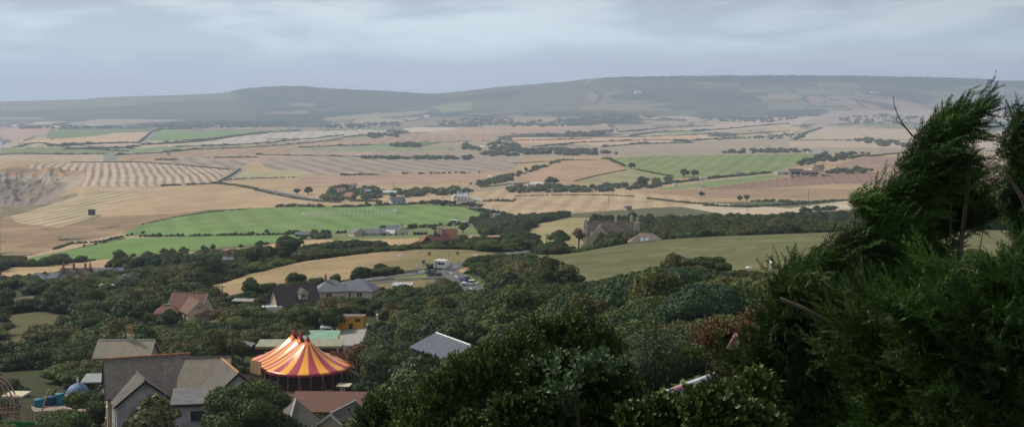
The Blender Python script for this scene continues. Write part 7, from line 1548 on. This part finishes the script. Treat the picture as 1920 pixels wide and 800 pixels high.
# broad-leaved shrubs between the viewpoint and the slope
SH = [shoot(i) for i in range(4)]; SHN = [shoot(20+i, L=.42, nl=15, leaf=.052, asp=.27, ang=.85) for i in range(3)]; SHB = [shoot(40+i, L=.34, nl=11, leaf=.052, asp=.42) for i in range(3)]
def shrub(label, basepx, Y, blobs, n, mat, seed, protos=SH, scl=(.8, 1.3), wind=(.1, 0, .9), core=.7, name='shrub', lf=.035, **kw):
    return plumed(name, label, 'shrub', basepx, Y, blobs, n, mat, seed, wind=wind, scl=scl, protos=protos, core=core, shell=(.75, 1.08), up=-.5, tr=.07, **kw)
shrub('tall glossy willow-leaved shrub with upright shoots left of the near thicket', 900, 27,
  [(880,690,60,40),(840,720,60,40),(930,670,50,45),(790,760,60,40),(900,740,80,50),(980,640,40,40),(985,700,70,60),(830,790,90,40),(760,795,50,22),(960,780,80,50)], 3600, M_SHRUB2, 511, SHN, (.7, 1.3), drop=26)
shrub('bushy shrub topped by one tall yellow-green shoot', 1070, 30,
  [(1075,575,16,30),(1060,610,40,30),(1110,620,50,36),(1020,620,40,34),(1040,670,70,44),(1120,680,60,44),(1008,600,12,30),(1150,650,30,30),(1060,730,80,50),(1150,740,60,50)], 3600, M_SHRUB2, 512, SHN, (.7, 1.3), drop=26)
shrub('dark leafy shrub along the lower picture edge with broad oval leaves', 1120, 13,
  [(1010,690,40,26),(1070,680,50,28),(1130,700,60,36),(1060,740,80,44),(1160,740,60,34),(1205,778,50,26),(1120,790,120,40),(970,770,60,40),(900,790,60,26),(1260,795,80,30),(1020,800,70,30)], 3000, M_SHRUB, 513, SHB, (.45, .8), drop=14)
shrub('pale grey-green leaves above the dark oval-leaved shrub', 1080, 12.2,
  [(1040,690,22,16),(1090,700,30,22),(1060,730,26,20),(1120,680,24,14),(1070,765,22,16),(1150,690,12,10)], 50, M_GLAUC, 514, SHB, (.6, .9), core=0, trunk=False)
shrub('bright green leafy sprawl in front of the painted slide', 1330, 10.5,
  [(1330,770,60,26),(1260,780,60,22),(1400,760,60,34),(1370,795,90,26),(1200,792,50,16),(1420,735,30,24)], 1900, M_SHRUB2, 515, SHB, (.45, .8), drop=-3)
shrub('withered brown shrub with curled dead leaves', 1375, 14,
  [(1345,640,28,14),(1380,655,34,22),(1420,625,34,16),(1360,680,26,20),(1395,690,30,22),(1380,715,36,14),(1325,640,10,10),(1445,610,24,12)], 900, M_DEAD, 516, SH, (.5, .9), core=.5)
shrub('small yellowing sprig on the tip of the withered shrub', 1345, 13.6, [(1325,632,12,8),(1350,625,10,8),(1300,660,12,10)], 40, M_PALE, 517, SHB, (.4, .6), core=0, trunk=False)
shrub('dense dark shrub under the grey metal shed roof', 770, 36, [(730,790,50,30),(700,800,40,16),(770,775,30,24)], 400, M_SHRUB, 518, SHN, (1.2, 2.0))
# pinkish broken stone lodged in the withered shrub
g_ = MB(); g_.add([(-.11,-.05,-.07),(.07,-.06,-.09),(.12,.05,-.02),(-.06,.07,-.05),(-.02,-.05,.06),(.13,-.03,.10),(.16,.05,.09),(.0,.06,.08)], [(0,3,2,1),(4,5,6,7),(0,1,5,4),(1,2,6,5),(2,3,7,6),(3,0,4,7)])
o = g_.build('broken_board', plain('pink_wood', (.34,.20,.17), .9, .25, 8), bevel=.01); o.location = pos(1378, 640, 13.3); tag(o, 'short pinkish broken board end lodged in the withered shrub', 'board')
# painted slide flume seen through the shrubs
def slide():
    Y = 38; r = empty('slide', pos(1290, 735, Y), 0, 'slide with a white and pink rail and sky blue trough behind the near leaves', 'slide'); K = lambda x, y, dy=0: pos(x, y, Y+dy)-r.location
    MB().tube([K(1250,735), K(1300,717), K(1345,700), K(1380,689)], .085, 12).build('rail', plain('slide_white', (.62,.66,.74), .4), r)
    MB().tube([K(1263,731,-.02), K(1281,724,-.02)], .093, 12).build('rail_sleeve', plain('slide_pink', (.62,.28,.34), .5), r)
    q = MB(); a = [K(1250,752,.2), K(1385,703,.2)]; 
    for i in range(12):
        p = a[0].lerp(a[1], i/12); p2 = a[0].lerp(a[1], (i+1)/12)
        for k in range(6):
            w0 = math.pi*k/6; w1 = math.pi*(k+1)/6; f = lambda p_, w: (p_.x, p_.y-.45*math.cos(w)+.3, p_.z-.35*math.sin(w)+.05)
            q.add([f(p, w0), f(p2, w0), f(p2, w1), f(p, w1)], [(0,1,2,3)], 0, True)
    o = q.build('trough', plain('slide_blue', (.03,.20,.34), .4), r); m = o.modifiers.new('s', 'SOLIDIFY'); m.thickness = .05
    for x, y in ((1262,742),(1320,722),(1370,705)): MB().tube([K(x, y, .3), K(x, y, .3)+Vector((0,0,-4.6))], .07, 8).build('support', M_LEAD, r)
slide()
